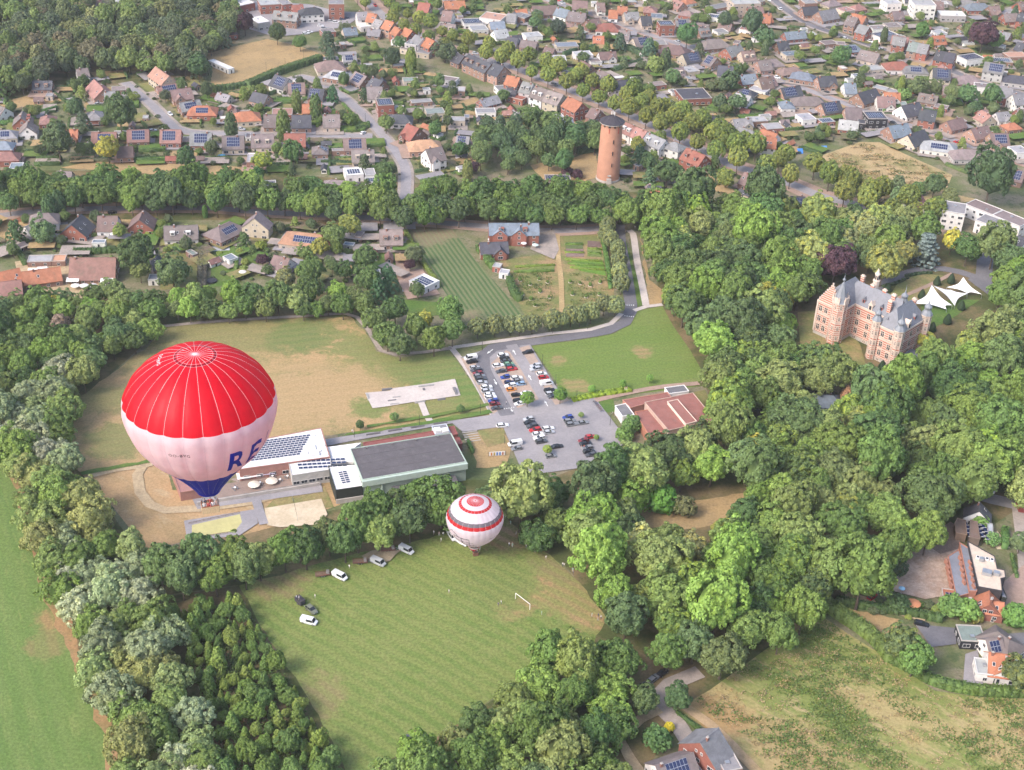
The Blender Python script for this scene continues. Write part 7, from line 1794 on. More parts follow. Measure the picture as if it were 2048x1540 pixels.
for C_, nn_ in ((STREET4, 17), (STREET5, 12), (AVENUE, 10), (STREET6, 4)):
    for k in range(nn_):
        i = rgC.randrange(3, len(C_) - 3); d = (C_[i + 1] - C_[i]).normalized(); p = C_[i] + Vector((-d.y, d.x)) * rgC.choice((-1, 1)) * rgC.choice((2.0, 4.6))
        if not (0 < PX((p.x, p.y, 0))[1]): continue
        car(Vector((p.x, p.y, 0)), math.atan2(d.y, d.x) + rgC.choice((0, math.pi)), rgC.choice(['hatch', 'estate', 'suv', 'hatch']), rgC.choice(['white', 'silver', 'dgrey', 'black', 'white', 'red', 'grey']), None, 'cars along the streets')
# flat trailers and box trailer
def trailer(t, x0, y0, x1, y1, lab):
    a, b_ = TG(t, x0, y0, .5), TG(t, x1, y1, .5); c = (a + b_) / 2; root = empty('flat_trailer', (c.x, c.y, .06), math.atan2(b_.y - a.y, b_.x - a.x)); L = 4.6
    mb = MB(); mb.box((0, 0, .62), (L, 1.9, .12)); mb.obj('deck', M['wood'], root)
    mb = MB()
    for s in (-1, 1):
        mb.box((0, s * .97, .95), (L, .06, .1))
        for k in range(6): mb.box((-L / 2 + .1 + k * (L - .2) / 5, s * .97, .8), (.07, .07, .4))
    mb.box((L / 2, 0, .85), (.06, 1.9, .5)); mb.obj('rail', M['own'], root, (.2, .06, .06))
    mb = MB(); mb.tube([(L / 2, .5, .55), (L / 2 + 1.3, 0, .5)], .05, 5); mb.tube([(L / 2, -.5, .55), (L / 2 + 1.3, 0, .5)], .05, 5); mb.obj('drawbar', M['steel'], root)
    for sx in (-.4, .4):
        for s in (-1, 1): add('wheel', WHEEL, root, None, (sx, s * .9, .32))
    mb = MB(); mb.box((1.6, 0, 1.15), (.9, 1.2, .9)); mb.obj('fan_box', M['own'], root, (.3, .27, .25)); tag(root, lab, 'trailer', 'flat trailers')
trailer('12', 985, 1300, 1110, 1290, 'red-railed flat trailer behind the van closest to the small balloon'); trailer('12', 770, 1395, 885, 1388, 'red-railed flat trailer behind the silver van'); trailer('12', 465, 1500, 600, 1482, 'red-railed flat trailer behind the white van with dark roof panel')
a = TG('13', 355, 205, 1.0); root = empty('box_trailer', (a.x, a.y, .06), R(-48)); mb = MB(); mb.box((0, 0, 1.25), (3.2, 1.8, 1.5)); mb.box((0, 0, 2.02), (3.25, 1.85, .06)); mb.obj('box', M['own'], root, (.06, .055, .065)); mb = MB(); mb.tube([(1.6, 0, .55), (2.6, 0, .5)], .05, 5); mb.obj('drawbar', M['steel'], root)
for s in (-1, 1): add('wheel', WHEEL, root, None, (0, s * .92, .32))
tag(root, 'dark closed box trailer on the landing meadow', 'trailer')
PL = ['person in white top and dark trousers', 'walking person in white top and tan trousers', 'person in red top reaching forward', 'person in dark clothes', 'walking person in pink top and pale trousers', 'person in green top and pale trousers']
rgP = random.Random(8)
def person(p, k=None, label=None, face=None):
    k = rgP.choice((0, 0, 1, 1, 2, 3, 4, 5)) if k is None else k
    o = add('person', PEOPLE[k], None, None, (p.x, p.y, p.z + LAYER[0] if p.z < 1 else p.z), rgP.uniform(0, 6.28) if face is None else face)
    if label: tag(o, label, 'person', 'people')
    else: auto(o, PL[k], 'person', 'people', p)
for t, L_ in (('12', [(1408, 1218), (1450, 1228), (1482, 1230), (1465, 1275), (745, 1488), (2000, 1312), (2026, 1318), (1972, 1050), (2006, 1065), (1970, 1100), (1945, 1150), (2010, 1140)]), ('22', [(46, 1220), (150, 1252), (162, 1255), (15, 1310), (125, 1325), (180, 1355), (192, 1365), (280, 1415), (412, 1470), (425, 1475)]), ('23', [(246, 355), (641, 370), (690, 375), (688, 402), (712, 390), (495, 40), (490, 15)]), ('13', [(1527, 186), (1914, 288), (1936, 272), (476, 225), (330, 232), (350, 238)]), ('P', [(1490, 1240), (1518, 1236), (1985, 570), (2005, 568), (640, 735)]), ('21', [(1022, 692), (980, 340)]), ('H', [(430, 300), (415, 295)])):
    for (x, y) in L_: person(TG(t, x, y))
# ---- lamp posts, goal, benches, bicycles, stepping stones
def lamp(t, x, y, h=4.5):
    p = TG(t, x, y); root = empty('lamp_post', (p.x, p.y, 0)); mb = MB(); mb.tube([(0, 0, 0), (0, 0, h)], [.08, .055], 6); mb.obj('post', M['dark'], root); mb = MB(); mb.box((0, .15, h), (.22, .6, .1)); mb.obj('lamp_head', M['dark'], root); auto(root, 'dark lamp post', 'lamp post', 'lamp posts', p)
for a in (('P', 1050, 228), ('P', 1200, 455), ('P', 1437, 638), ('P', 1820, 920), ('P', 620, 1125), ('P', 345, 790), ('H', 440, 295), ('H', 1274, 140), ('11', 1790, 1270), ('21', 332, 1135), ('21', 610, 1100), ('13', 1, 1)):
    if a[1] > 1: lamp(*a)
for (x0, y0) in ((1040, 890), (870, 980), (360, 640), (1255, 250), (240, 540), (385, 470), (90, 570)): lamp('10' if x0 > 800 else '10', x0, y0, 6)
g0, g1 = TG('23', 42, 188), TG('23', 155, 275); d = g1 - g0; gl = empty('football_goal', ((g0 + g1) / 2).to_tuple(), math.atan2(d.y, d.x)); L = d.length
for s in (-1, 1): mb = MB(); mb.tube([(s * L / 2, 0, 0), (s * L / 2, 0, 2.3)], .09, 8); mb.obj('post', M['white'], gl)
mb = MB(); mb.tube([(-L / 2, 0, 2.3), (L / 2, 0, 2.3)], .09, 8); mb.obj('crossbar', M['white'], gl); tag(gl, 'white football goal without net on the landing meadow', 'goal')
g0, g1 = TG('10', 1475, 815), TG('10', 1510, 830); d = g1 - g0; gl = empty('football_goal', ((g0 + g1) / 2).to_tuple(), math.atan2(d.y, d.x)); L = d.length
for s in (-1, 1): mb = MB(); mb.tube([(s * L / 2, 0, 0), (s * L / 2, 0, 2.0)], .07, 6); mb.obj('post', M['white'], gl)
mb = MB(); mb.tube([(-L / 2, 0, 2.0), (L / 2, 0, 2.0)], .07, 6); mb.obj('crossbar', M['white'], gl); tag(gl, 'small white football goal on an upper garden lawn', 'goal')
# skate obstacles
for i, (x, y, l, w_, h) in enumerate(((1040, 42, 4, .6, .8), (1115, 102, 3, .6, .5), (1080, 128, 3.2, .8, .5), (1350, 15, 6, .6, .7), (1330, 45, .8, .8, 1.0), (890, 100, .8, 4.0, .6), (1580, 60, 1.2, 5, .9), (1300, 140, 4, .5, .5), (1470, 118, 3, .5, .5), (1100, 155, 3.5, .5, .5))):
    p = TG('12', x, y); mb = MB(); mb.add([(-l / 2, -w_ / 2, 0), (l / 2, -w_ / 2, 0), (l / 2, w_ / 2, 0), (-l / 2, w_ / 2, 0), (-l / 2 + .2, -w_ / 4, h), (l / 2 - .2, -w_ / 4, h), (l / 2, w_ / 2, h), (-l / 2, w_ / 2, h)], [(4, 5, 6, 7), (0, 1, 5, 4), (1, 2, 6, 5), (2, 3, 7, 6), (3, 0, 4, 7)])
    o = mb.obj('skate_ramp', M['own'], None, (.3, .29, .28) if i % 2 else (.16, .155, .16), (p.x, p.y, .05), R(17)); auto(o, 'low %s skate ramp' % ('grey' if i % 2 else 'dark'), 'skate ramp', 'skate ramps', p)
# stone benches along the access road
for i, (x, y, l) in enumerate(((680, 252, 5), (960, 205, 5), (1250, 162, 5), (1540, 115, 5))):
    p = TG('H', x, y); mb = MB(); mb.box((0, 0, .3), (l, .7, .5)); mb.box((0, .1, .58), (l + .1, .5, .08)); o = mb.obj('stone_bench', M['own'], None, (.13, .12, .125), p, R(19.5)); auto(o, 'long dark stone bench', 'bench', 'benches on the access road', p)
# stepping stones on the sand beside the hall
mb = MB(); sst = empty('stepping_stones', TG('P', 205, 1040)); tag(sst, 'grid of flat stepping stones on sand beside the sports hall', 'stepping stones')
_b = MB(); _b.box((0, 0, .12), (1.3, .45, .2)); STONE = _b.mesh('stone_mesh', [M['concrete']])
for i in range(5):
    for j in range(6): q = TG('P', 150 + i * 32 + j * 10, 975 + j * 26 - i * 5) - Vector(sst.location); add('stone', STONE, sst, None, q, R(15))
# bicycles at the gymnasium rack
def bike():
    mb = MB()
    for x in (-.52, .52):
        pts = [(x + .33 * math.cos(k * .5236), 0, .34 + .33 * math.sin(k * .5236)) for k in range(13)]; mb.tube(pts, .025, 4, 0)
    mb.tube([(-.52, 0, .34), (-.15, 0, .32), (-.22, 0, .85), (-.52, 0, .34)], .022, 4, 1); mb.tube([(-.15, 0, .32), (.38, 0, .82), (-.2, 0, .78)], .022, 4, 1); mb.tube([(.52, 0, .34), (.36, 0, .95), (.3, -.25, 1.0)], .02, 4, 1); mb.tube([(.36, 0, .95), (.3, .25, 1.0)], .02, 4, 1); mb.box((-.22, 0, .9), (.24, .13, .06), 0, 0)
    return mb.mesh('bicycle_mesh', [M['tyre'], M['own']])
BK = bike()
for i in range(16):
    p = TG('P', 1640 + i * 6.3, 655 + i * 7.6); o = add('bicycle', BK, None, rgP.choice([(.3, .05, .05), (.05, .05, .06), (.3, .3, .32), (.05, .1, .25)]), p, R(15)); auto(o, 'bicycle in the rack', 'bicycle', 'bicycles at the gymnasium', p)
for i in range(7):
    p = TG('P', 1845 + i * 16, 790 + i * 12); o = add('bicycle', BK, None, rgP.choice([(.3, .05, .05), (.3, .3, .32), (.6, .6, .6)]), p, R(60)); auto(o, 'bicycle by the white porch', 'bicycle', 'bicycles at the gymnasium', p)
# sand-court net
p0, p1 = TG('12', 300, 920), TG('12', 335, 1075); root = empty('volleyball_net', ((p0 + p1) / 2).to_tuple()); d = (p1 - p0) / 2
for s in (-1, 1): mb = MB(); mb.tube([(s * d.x, s * d.y, 0), (s * d.x, s * d.y, 2.5)], .05, 6); mb.obj('post', M['steel'], root)
mb = MB()
for k in range(5): mb.tube([(-d.x, -d.y, 1.5 + k * .24), (d.x, d.y, 1.5 + k * .24)], .012, 3)
mb.obj('net', M['dark'], root); tag(root, 'volleyball net across the pale sand court', 'net')
# fence of the yellow court
for nm_, pts in (('court_fence', [(378, 1050), (480, 1028)]), ('court_fence', [(383, 1080), (470, 1066)])):
    a, b_ = G(*pts[0]), G(*pts[1]); c = (a + b_) / 2; d = b_ - a; root = empty(nm_, (c.x, c.y, 0), math.atan2(d.y, d.x)); L = d.length; n = int(L / 2.2)
    for k in range(n + 1): mb = MB(); mb.box((-L / 2 + k * L / n, 0, .5), (.1, .1, 1.0)); mb.obj('post', M['wood'], root)
    for z in (.35, .9): mb = MB(); mb.box((0, .03, z), (L, .05, .16)); mb.obj('rail', M['wood'], root)
    auto(root, 'low timber fence', 'fence', 'court fences', c)
# playground equipment by the car park hedge
p = TG('P', 535, 1265); root = empty('play_panel', (p.x, p.y, 0), R(10)); mb = MB(); mb.box((0, 0, 1.1), (5.6, .15, 1.6)); mb.obj('panel', M['white'], root)
for k, c in enumerate(((.5, .2, .05), (.4, .3, .05), (.05, .15, .5), (.05, .2, .55), (.4, .15, .08))): mb = MB(); mb.box((-2 + k, -.1, 1.1), (.5, .08, 1.3)); mb.obj('colour_board', M['own'], root, c)
for x in (-2.9, 2.9): mb = MB(); mb.tube([(x, 0, 0), (x, 0, 2.1)], .07, 6); mb.obj('post', M['dark'], root)
tag(root, 'white play panel with coloured boards behind the fence', 'play panel')
# ================================================================ BALLOONS
def spline(prof, z=None, n=64):
    """resample a (r, z) profile evenly"""
    P = [Vector((a, b_)) for a, b_ in prof]; C = catmull(P, .02)
    return [(max(0, p.x), p.y) for p in C]
def env_point(prof, th, s, ng, bulge):
    k = s * (len(prof) - 1); i = min(int(k), len(prof) - 2); f = k - i
    r = prof[i][0] * (1 - f) + prof[i + 1][0] * f; z = prof[i][1] * (1 - f) + prof[i + 1][1] * f
    g = (th * ng / (2 * math.pi)) % 1.0
    return r * (1 - bulge + bulge * 1.0 * math.sin(math.pi * g) ** .8), z
def envelope(root, prof, Rb, ng, bands, mats, tape, bulge=.02, sub=6):
    """bands: list of (upper s index fraction end, material index, part name); each colour band of the envelope is a part"""
    n = len(prof); parts = {}
    for (i0, i1, mi, nm) in bands:
        mb = MB(); vs = []; cols = ng * sub
        for i in range(i0, i1 + 1):
            for k in range(cols):
                th = 2 * math.pi * k / cols; r, z = env_point(prof, th, i / (n - 1), ng, bulge)
                vs.append((r * Rb * math.cos(th), r * Rb * math.sin(th), z * Rb))
        rows = i1 - i0
        fs = [(i * cols + k, (i + 1) * cols + k, (i + 1) * cols + (k + 1) % cols, i * cols + (k + 1) % cols) for i in range(rows) for k in range(cols)]
        mb.add(vs, fs); parts[nm] = mb.obj(nm, mats[mi], root, smooth=True)
    for (i0, i1, mat, w_) in tape:
        mb = MB()
        for g in range(ng):
            th = 2 * math.pi * g / ng; pts = []
            for i in range(i0, i1 + 1, 2):
                r, z = prof[i]; pts.append((r * Rb * (1 - bulge) * math.cos(th), r * Rb * (1 - bulge) * math.sin(th), z * Rb))
            mb.tube(pts, w_, 4, cap=False)
        mb.obj('load_tapes', mat, root)
def cloth(name, col, rough=.45, tr=.55):
    m, nt, p = newmat(name); tc = nt.nodes.new('ShaderNodeTexCoord').outputs['Object']
    c = _mix(nt, _rng(nt, _noise(nt, tc, .35, 5, .6), .3, .7), [v * .93 for v in col], [min(1, v * 1.06) for v in col])
    nt.links.new(c, p.inputs['Base Color']); p.inputs['Roughness'].default_value = rough; p.inputs['Specular IOR Level'].default_value = .3
    b = nt.nodes.new('ShaderNodeBump'); b.inputs['Strength'].default_value = .25; b.inputs['Distance'].default_value = .25; nt.links.new(_noise(nt, tc, .5, 4, .6, 1.0), b.inputs['Height']); nt.links.new(b.outputs[0], p.inputs['Normal'])
    t_ = nt.nodes.new('ShaderNodeBsdfTranslucent'); nt.links.new(c, t_.inputs[0]); mx = nt.nodes.new('ShaderNodeMixShader'); mx.inputs[0].default_value = tr
    nt.links.new(p.outputs[0], mx.inputs[1]); nt.links.new(t_.outputs[0], mx.inputs[2]); nt.links.new(mx.outputs[0], nt.nodes['Material Output'].inputs[0])
    return m
m_red, m_wht, m_blu, m_gry = cloth('balloon_red', (.78, .012, .03)), cloth('balloon_white', (.84, .74, .79)), cloth('balloon_blue', (.018, .035, .46)), cloth('balloon_grey', (.2, .185, .215))
m_drd = cloth('balloon_dark_red', (.36, .008, .025)); m_tape = nmat('tape_white', (.74, .5, .52), .6, 0); m_ink = nmat('ink_blue', (.012, .02, .30), .6, 0); m_inkd = nmat('ink_dark', (.03, .028, .04), .6, 0)
def idx_at_z(prof, z): return min(range(len(prof)), key=lambda i: abs(prof[i][1] - z))
def idx_at_r(prof, r): return next(i for i in range(len(prof)) if prof[i][0] >= r)
def lettering(root, text, prof, Rb, ng, bulge, th0, z0, mat, name, xs=1.0, up=1.0):
    """letters wrapped on to the envelope: x runs round it, y runs up it"""
    me = TEXTS[text].copy()
    import bmesh
    bm = bmesh.new(); bm.from_mesh(me); bmesh.ops.triangulate(bm, faces=bm.faces[:]); bmesh.ops.subdivide_edges(bm, edges=bm.edges[:], cuts=3, use_grid_fill=True); bmesh.ops.triangulate(bm, faces=bm.faces[:])
    S = [0.0]
    for i in range(1, len(prof)): S.append(S[-1] + math.hypot(prof[i][0] - prof[i - 1][0], prof[i][1] - prof[i - 1][1]) * Rb)
    i0 = idx_at_z(prof, z0)
    rr0 = prof[i0][0] * Rb
    for v in bm.verts:
        s = S[i0] - v.co.y * up
        k = next((i for i in range(1, len(S)) if S[i] >= s), len(S) - 1); f = (s - S[k - 1]) / max(S[k] - S[k - 1], 1e-6)
        th = th0 + v.co.x * xs / rr0
        r, z = env_point(prof, th, (k - 1 + f) / (len(prof) - 1), ng, bulge)
        v.co = ((r * Rb + .07) * math.cos(th), (r * Rb + .07) * math.sin(th), z * Rb)
    bm.to_mesh(me); bm.free(); me.materials.clear(); me.materials.append(mat); me.update()
    return add(name, me, root)
def basket(root, z, wx, wy, h, mat, rz=0):
    b_ = empty('basket', (0, 0, z), rz); b_.parent = root
    mb = MB()
    for (c, d) in (((0, -wy / 2, h / 2), (wx, .08, h)), ((0, wy / 2, h / 2), (wx, .08, h)), ((-wx / 2, 0, h / 2), (.08, wy, h)), ((wx / 2, 0, h / 2), (.08, wy, h)), ((0, 0, .05), (wx, wy, .1))): mb.box(c, d)
    mb.obj('wicker', mat, b_)
    mb = MB(); q = [(-wx / 2, -wy / 2, h), (wx / 2, -wy / 2, h), (wx / 2, wy / 2, h), (-wx / 2, wy / 2, h), (-wx / 2, -wy / 2, h)]; mb.tube(q, .07, 6); mb.obj('rim', nmat('leather_rim', (.3, .12, .07), .7, .1), b_)
    mb = MB()
    for sx in (-1, 1):
        for sy in (-1, 1): mb.tube([(sx * wx / 2, sy * wy / 2, h), (sx * wx * .32, sy * wy * .32, h + 1.5)], .035, 5)
    mb.box((0, 0, h + 1.5), (wx * .7, wy * .7, .08)); mb.tube([(-.25, 0, h + 1.5), (-.25, 0, h + 1.9)], .14, 8); mb.tube([(.25, 0, h + 1.5), (.25, 0, h + 1.9)], .14, 8); mb.obj('burner', M['steel'], b_)
    return b_
m_wick = nmat('wicker', (.5, .36, .22), .85, .2, 6)
# ---- large balloon in flight
RB = 10.0
d = (_fw * CAM_F + _r2 * (399 - 1024.0) + _u2 * (770.0 - 799)).normalized()
depth = CAM_F * RB / 153.5
C1 = Vector((0, 0, CAM_H)) + d * (depth / d.dot(_fw))
big = empty('hot_air_balloon', C1, R(0)); tag(big, 'large hot air balloon in flight, red crown, white middle and blue skirt', 'hot air balloon')
PB = spline([(0, .69), (.14, .685), (.27, .665), (.5, .59), (.7, .455), (.85, .305), (.95, .14), (1.0, -.02), (.99, -.17), (.95, -.34), (.87, -.53), (.745, -.72), (.575, -.91), (.405, -1.11), (.265, -1.30), (.185, -1.42)])
nB_ = len(PB); ia, ib, ic, idd, ie = idx_at_r(PB, .225), idx_at_r(PB, .27), idx_at_z(PB, .055), idx_at_z(PB, -.87), nB_ - 1
NG = 24; BU = .022
envelope(big, PB, RB, NG, [(0, ia, 0, 'crown_disc'), (ia, ib, 1, 'crown_ring'), (ib, ic, 0, 'crown_panels'), (ic, idd, 2, 'white_panels'), (idd, ie, 3, 'skirt')], [m_red, m_drd, m_wht, m_blu], [(2, ic, m_tape, .022), (ic, ie, nmat('tape_pale', (.5, .44, .52), .6, 0), .011)], BU)
mb = MB()
for g in range(24):
    th = 2 * math.pi * g / 24; mb.tube([(.02 * RB * math.cos(th), .02 * RB * math.sin(th), .692 * RB), (.22 * RB * math.cos(th), .22 * RB * math.sin(th), .68 * RB)], .018, 4)
mb.lathe([(.35, .694 * RB), (.1, .697 * RB), (.02, .699 * RB)], 12)
for rr in (.225, .272): mb.tube([(rr * RB * math.cos(k * .1309), rr * RB * math.sin(k * .1309), PB[idx_at_r(PB, rr)][1] * RB + .03) for k in range(49)], .016, 4, cap=False)
mb.obj('crown_lines', m_tape, big)
view = math.atan2(-C1.y, -C1.x)            # direction from the balloon towards the viewer
lettering(big, 'reg', PB, RB, NG, BU, view - R(27), -.23, m_inkd, 'registration')
lettering(big, 'big', PB, RB, NG, BU, view + R(17), -.64, m_ink, 'lettering', .66)
lettering(big, 'top', PB, RB, NG, BU, view - R(118), .60, nmat('tape_ink_white', (.8, .7, .72), .6, 0), 'registration', 1.0)
zb = -1.42 * RB
mb = MB(); mb.lathe([(.182 * RB, zb), (.16 * RB, zb - .5)], 24, close=False); mb.tube([(.2 * RB * math.cos(k * .2618), .2 * RB * math.sin(k * .2618), zb + 1.0) for k in range(25)], .05, 4, cap=False); mb.obj('skirt_hem', m_blu, big)
bk = basket(big, zb - 3.9, 2.3, 1.5, 1.15, m_wick, R(18))
mb = MB()
for k in range(12):
    q = k * math.pi / 6; s = 1.0 if abs(math.cos(q)) > .4 else .7; mb.tube([(.17 * RB * math.cos(q), .17 * RB * math.sin(q), zb), (.75 * math.copysign(1, math.cos(q)), .5 * math.copysign(1, math.sin(q)), zb - 1.25)], .02, 4)
mb.obj('cables', M['dark'], big)
cr, sr = math.cos(R(18)), math.sin(R(18))
for i, (x, y, k) in enumerate(((-.8, -.35, 0), (-.25, -.4, 2), (.35, -.4, 0), (.85, -.3, 4), (-.7, .35, 3), (.1, .38, 2), (.75, .35, 1))):
    person(Vector((C1.x + x * cr - y * sr, C1.y + x * sr + y * cr, C1.z + zb - 3.8)), k, 'person in the flying basket, %s' % ('front left corner', 'front, second from the left', 'front, third from the left', 'front right corner', 'back left corner', 'back middle', 'back right corner')[i], R(18) + (math.pi if y < 0 else 0))
# ---- small balloon standing on the meadow
RS_ = 9.0
b0 = G(951, 1110)
sm = empty('hot_air_balloon', (b0.x, b0.y, 0)); tag(sm, 'small white hot air balloon with red and grey rings standing on the meadow', 'hot air balloon')
C2 = Vector((-.5, 0, 15.6))
PS = spline([(0, .66), (.15, .655), (.3, .63), (.5, .565), (.7, .44), (.85, .30), (.95, .13), (1.0, -.03), (.99, -.18), (.95, -.34), (.87, -.53), (.735, -.73), (.55, -.92), (.375, -1.09), (.24, -1.2)])
env = empty('envelope', C2); env.parent = sm
j = [0, idx_at_r(PS, .29), idx_at_r(PS, .46), idx_at_r(PS, .56), idx_at_r(PS, .85), idx_at_r(PS, .915), idx_at_r(PS, .975), len(PS) - 1]
envelope(env, PS, RS_, 28, [(j[0], j[1], 0, 'red_cap'), (j[1], j[2], 1, 'white_ring'), (j[2], j[3], 0, 'red_ring'), (j[3], j[4], 1, 'white_shoulder'), (j[4], j[5], 2, 'grey_ring'), (j[5], j[6], 0, 'red_belt'), (j[6], j[7], 1, 'white_body')], [cloth('balloon_red_b', (.62, .025, .03)), cloth('balloon_white_b', (.84, .76, .82)), m_gry], [(2, j[6], nmat('tape_b', (.7, .6, .62), .6, 0), .03), (j[6], j[7], nmat('tape_c', (.66, .58, .64), .6, 0), .015)], .018)
mb = MB()
for g in range(28):
    th = 2 * math.pi * g / 28; mb.tube([(.03 * RS_ * math.cos(th), .03 * RS_ * math.sin(th), .662 * RS_), (.27 * RS_ * math.cos(th), .27 * RS_ * math.sin(th), .643 * RS_)], .04, 4)
mb.obj('crown_lines', m_tape, env)
mb = MB(); mb.lathe([(.243 * RS_, -1.2 * RS_), (.22 * RS_, -1.25 * RS_)], 28, close=False); mb.obj('dark_band', m_inkd, env)
mb = MB(); mb.lathe([(.235 * RS_, -1.25 * RS_), (.21 * RS_, -1.33 * RS_)], 28, close=False); mb.obj('white_hem', m_wht, env)
mb = MB(); mb.lathe([(.2 * RS_, -1.33 * RS_), (.13 * RS_, -1.46 * RS_)], 28, close=False); mb.obj('red_skirt', m_red, env)
v2 = math.atan2(-b0.y, -b0.x)
def drawn(pts, w_, name):
    """line drawing on the envelope: points (metres round, metres up)"""
    mb = MB(); S = [0.0]
    for i in range(1, len(PS)): S.append(S[-1] + math.hypot(PS[i][0] - PS[i - 1][0], PS[i][1] - PS[i - 1][1]) * RS_)
    i0 = idx_at_z(PS, -.56); rr0 = PS[i0][0] * RS_; out = []
    for a, b_ in zip(pts[:-1], pts[1:]):
        for q in range(6):
            f = q / 6; out.append((a[0] * (1 - f) + b_[0] * f, a[1] * (1 - f) + b_[1] * f))
    out.append(pts[-1]); P3 = []
    for (x, y) in out:
        s = S[i0] - y; k = next((i for i in range(1, len(S)) if S[i] >= s), len(S) - 1); f = (s - S[k - 1]) / max(S[k] - S[k - 1], 1e-6); th = v2 - R(38) + x / rr0
        r, z = env_point(PS, th, (k - 1 + f) / (len(PS) - 1), 28, .018); P3.append(((r * RS_ + .04) * math.cos(th), (r * RS_ + .04) * math.sin(th), z * RS_))
    mb.tube(P3, w_, 4); mb.obj(name, m_inkd, env)
drawn([(-3.4, 2.6), (-1.6, 4.2), (.6, 2.4)], .07, 'house_drawing'); drawn([(-1.2, 2.6), (-1.2, -.2)], .06, 'house_drawing'); drawn([(-1.2, 2.4), (3.6, 2.4), (3.6, -.9)], .07, 'house_drawing'); drawn([(1.2, 2.2), (1.2, -.6)], .07, 'house_drawing'); drawn([(-.9, .6), (4.6, .6)], .03, 'house_drawing'); drawn([(1.2, -1.0), (3.2, -1.0)], .03, 'house_drawing')
for k in range(6): drawn([(3.4 + k * .45, -1.9), (3.7 + k * .45, -1.9)], .1 if k % 3 else .14, 'small_writing')
lettering(env, 'small', PS, RS_, 28, .018, v2 + R(34), -.42, m_inkd, 'registration')
bs = basket(sm, 0, 1.6, 1.2, 1.1, nmat('dark_wicker', (.2, .1, .07), .85, .2, 6), R(15))
for i, (x, y, k) in enumerate(((-1.6, -.6, 4), (-1.0, -1.2, 0), (0, -1.4, 3), (.5, -1.5, 0), (1.3, -.9, 1), (1.5, .3, 5), (-1.4, .6, 2))): person(Vector((b0.x + x, b0.y + y, 0)), k, 'person at the small balloon basket, %s' % ('left side', 'front left', 'front middle', 'front, right of the middle', 'front right', 'right side', 'behind on the left')[i])
person(Vector((b0.x - .3, b0.y, .15)), 2, 'person standing inside the small balloon basket')
# ================================================================ HAZE over the whole place
hz = MB(); hz.box((0, 1100, 142.5), (5100, 4800, 287)); hm = bpy.data.materials.new('haze'); hm.use_nodes = True
hn = hm.node_tree; hn.nodes.remove(hn.nodes['Principled BSDF']); pv = hn.nodes.new('ShaderNodeVolumePrincipled')
pv.inputs['Color'].default_value = (.97, .95, .98, 1); pv.inputs['Density'].default_value = .00008; pv.inputs['Anisotropy'].default_value = .2
hn.links.new(pv.outputs[0], hn.nodes['Material Output'].inputs['Volume'])
o = hz.obj('haze', hm); tag(o, 'thin summer haze over the whole town', 'haze', None, 'stuff')
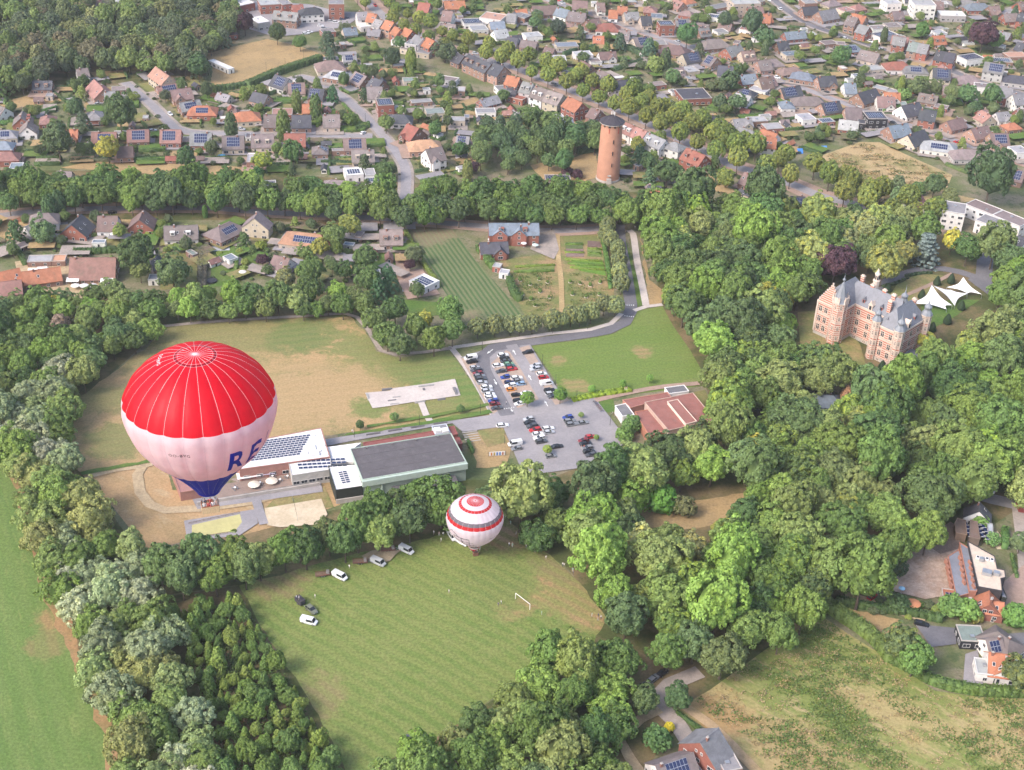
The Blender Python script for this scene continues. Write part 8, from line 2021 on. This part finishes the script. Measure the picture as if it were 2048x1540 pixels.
# ================================================================ LABELS: finish the look of each repeat with what it stands beside
LAND = [('water tower', 1222, 300), ('château', 1740, 650), ('white stretch tents', 1890, 595), ('sports hall roof', 810, 915), ('solar wing of the sports centre', 590, 900), ('large red balloon', 400, 850), ('small white balloon', 948, 1040), ('skate park', 830, 785), ('car park', 1060, 800), ('red-roofed gymnasium', 1330, 820), ('park lawn', 1230, 720), ('row crop field', 920, 550), ('brick stable house', 1030, 465), ('kitchen garden', 1130, 570),
        ('red barn', 185, 535), ('orange-roofed farm', 60, 555), ('landing meadow', 830, 1230), ('sand court', 590, 1025), ('yellow court', 440, 1055), ('green arable field', 60, 1200), ('conifer plantation', 520, 1400), ('rough meadow', 1760, 1430), ('school', 1960, 1150), ('brick house on the lane', 1430, 1490), ('football goal', 1045, 1200), ('woodland clearing', 1370, 1030), ('slate pavilion', 1640, 800), ('straw meadow', 1760, 340), ('white flats', 1900, 425),
        ('parched football field', 540, 130), ('white house by the forest', 155, 155), ('orange solar house', 405, 220), ('red cube house', 1330, 55), ('black box house', 1755, 240), ('big flat brick hall', 1390, 190), ('linden avenue', 1150, 150), ('lower avenue bend', 1500, 330), ('upper avenue', 900, 60), ('beige apartment block', 1490, 8), ('white apartment block', 1845, 10), ('purple beech', 1970, 70), ('salmon-roofed hall', 985, 35), ('white gabled villa', 870, 310), ('grey garage row', 900, 155), ('solar roof row', 340, 270), ('ochre strip', 350, 340), ('tan-roofed house', 610, 470), ('garden pool', 815, 575), ('lane junction', 1320, 1400), ('red tiled pair', 1385, 310), ('cream-flowered tree', 1768, 528), ('demolition yard', 1840, 1140), ('path beside the drive', 1285, 560), ('row of round trees', 1090, 645), ('dry sports field', 640, 720), ('track by the hall', 290, 960)]
ORD = ['nearest', 'second nearest', 'third nearest', 'fourth nearest', 'fifth nearest', 'sixth nearest', 'seventh nearest', 'eighth nearest', 'ninth nearest', 'tenth nearest'] + ['%dth nearest' % k for k in range(11, 99)]
BINS = {}
for (o, look, (px_, py_)) in AUTO:
    nm, lx, ly = min(LAND, key=lambda l: (l[1] - px_) ** 2 + ((l[2] - py_) * 1.4) ** 2)
    dx, dy = px_ - lx, (py_ - ly) * 1.4
    side = ('right of' if dx > 0 else 'left of') if abs(dx) > abs(dy) else ('in front of' if dy > 0 else 'behind')
    BINS.setdefault((look, nm, side), []).append((dx * dx + dy * dy, o))
for (look, nm, side), L_ in BINS.items():
    L_.sort(key=lambda q: q[0])
    for k, (_, o) in enumerate(L_):
        o['label'] = '%s %s the %s' % (look, side, nm) if len(L_) == 1 else '%s, %s %s %s' % (look, ORD[k], side, nm)
for o in bpy.data.objects:
    if 'label' not in o: continue
    if len(o['label'].split()) > 16: o['label'] = o['label'].replace('from the top in the', 'down the').replace('lower car park', 'lower lot').replace('round cream', 'cream')
for o, *_ in AUTO:
    if len(o['label'].split()) > 16: o['label'] = o['label'].replace(' walls', '').replace('solar-panelled ', 'solar ')
print('objects', len(bpy.data.objects))
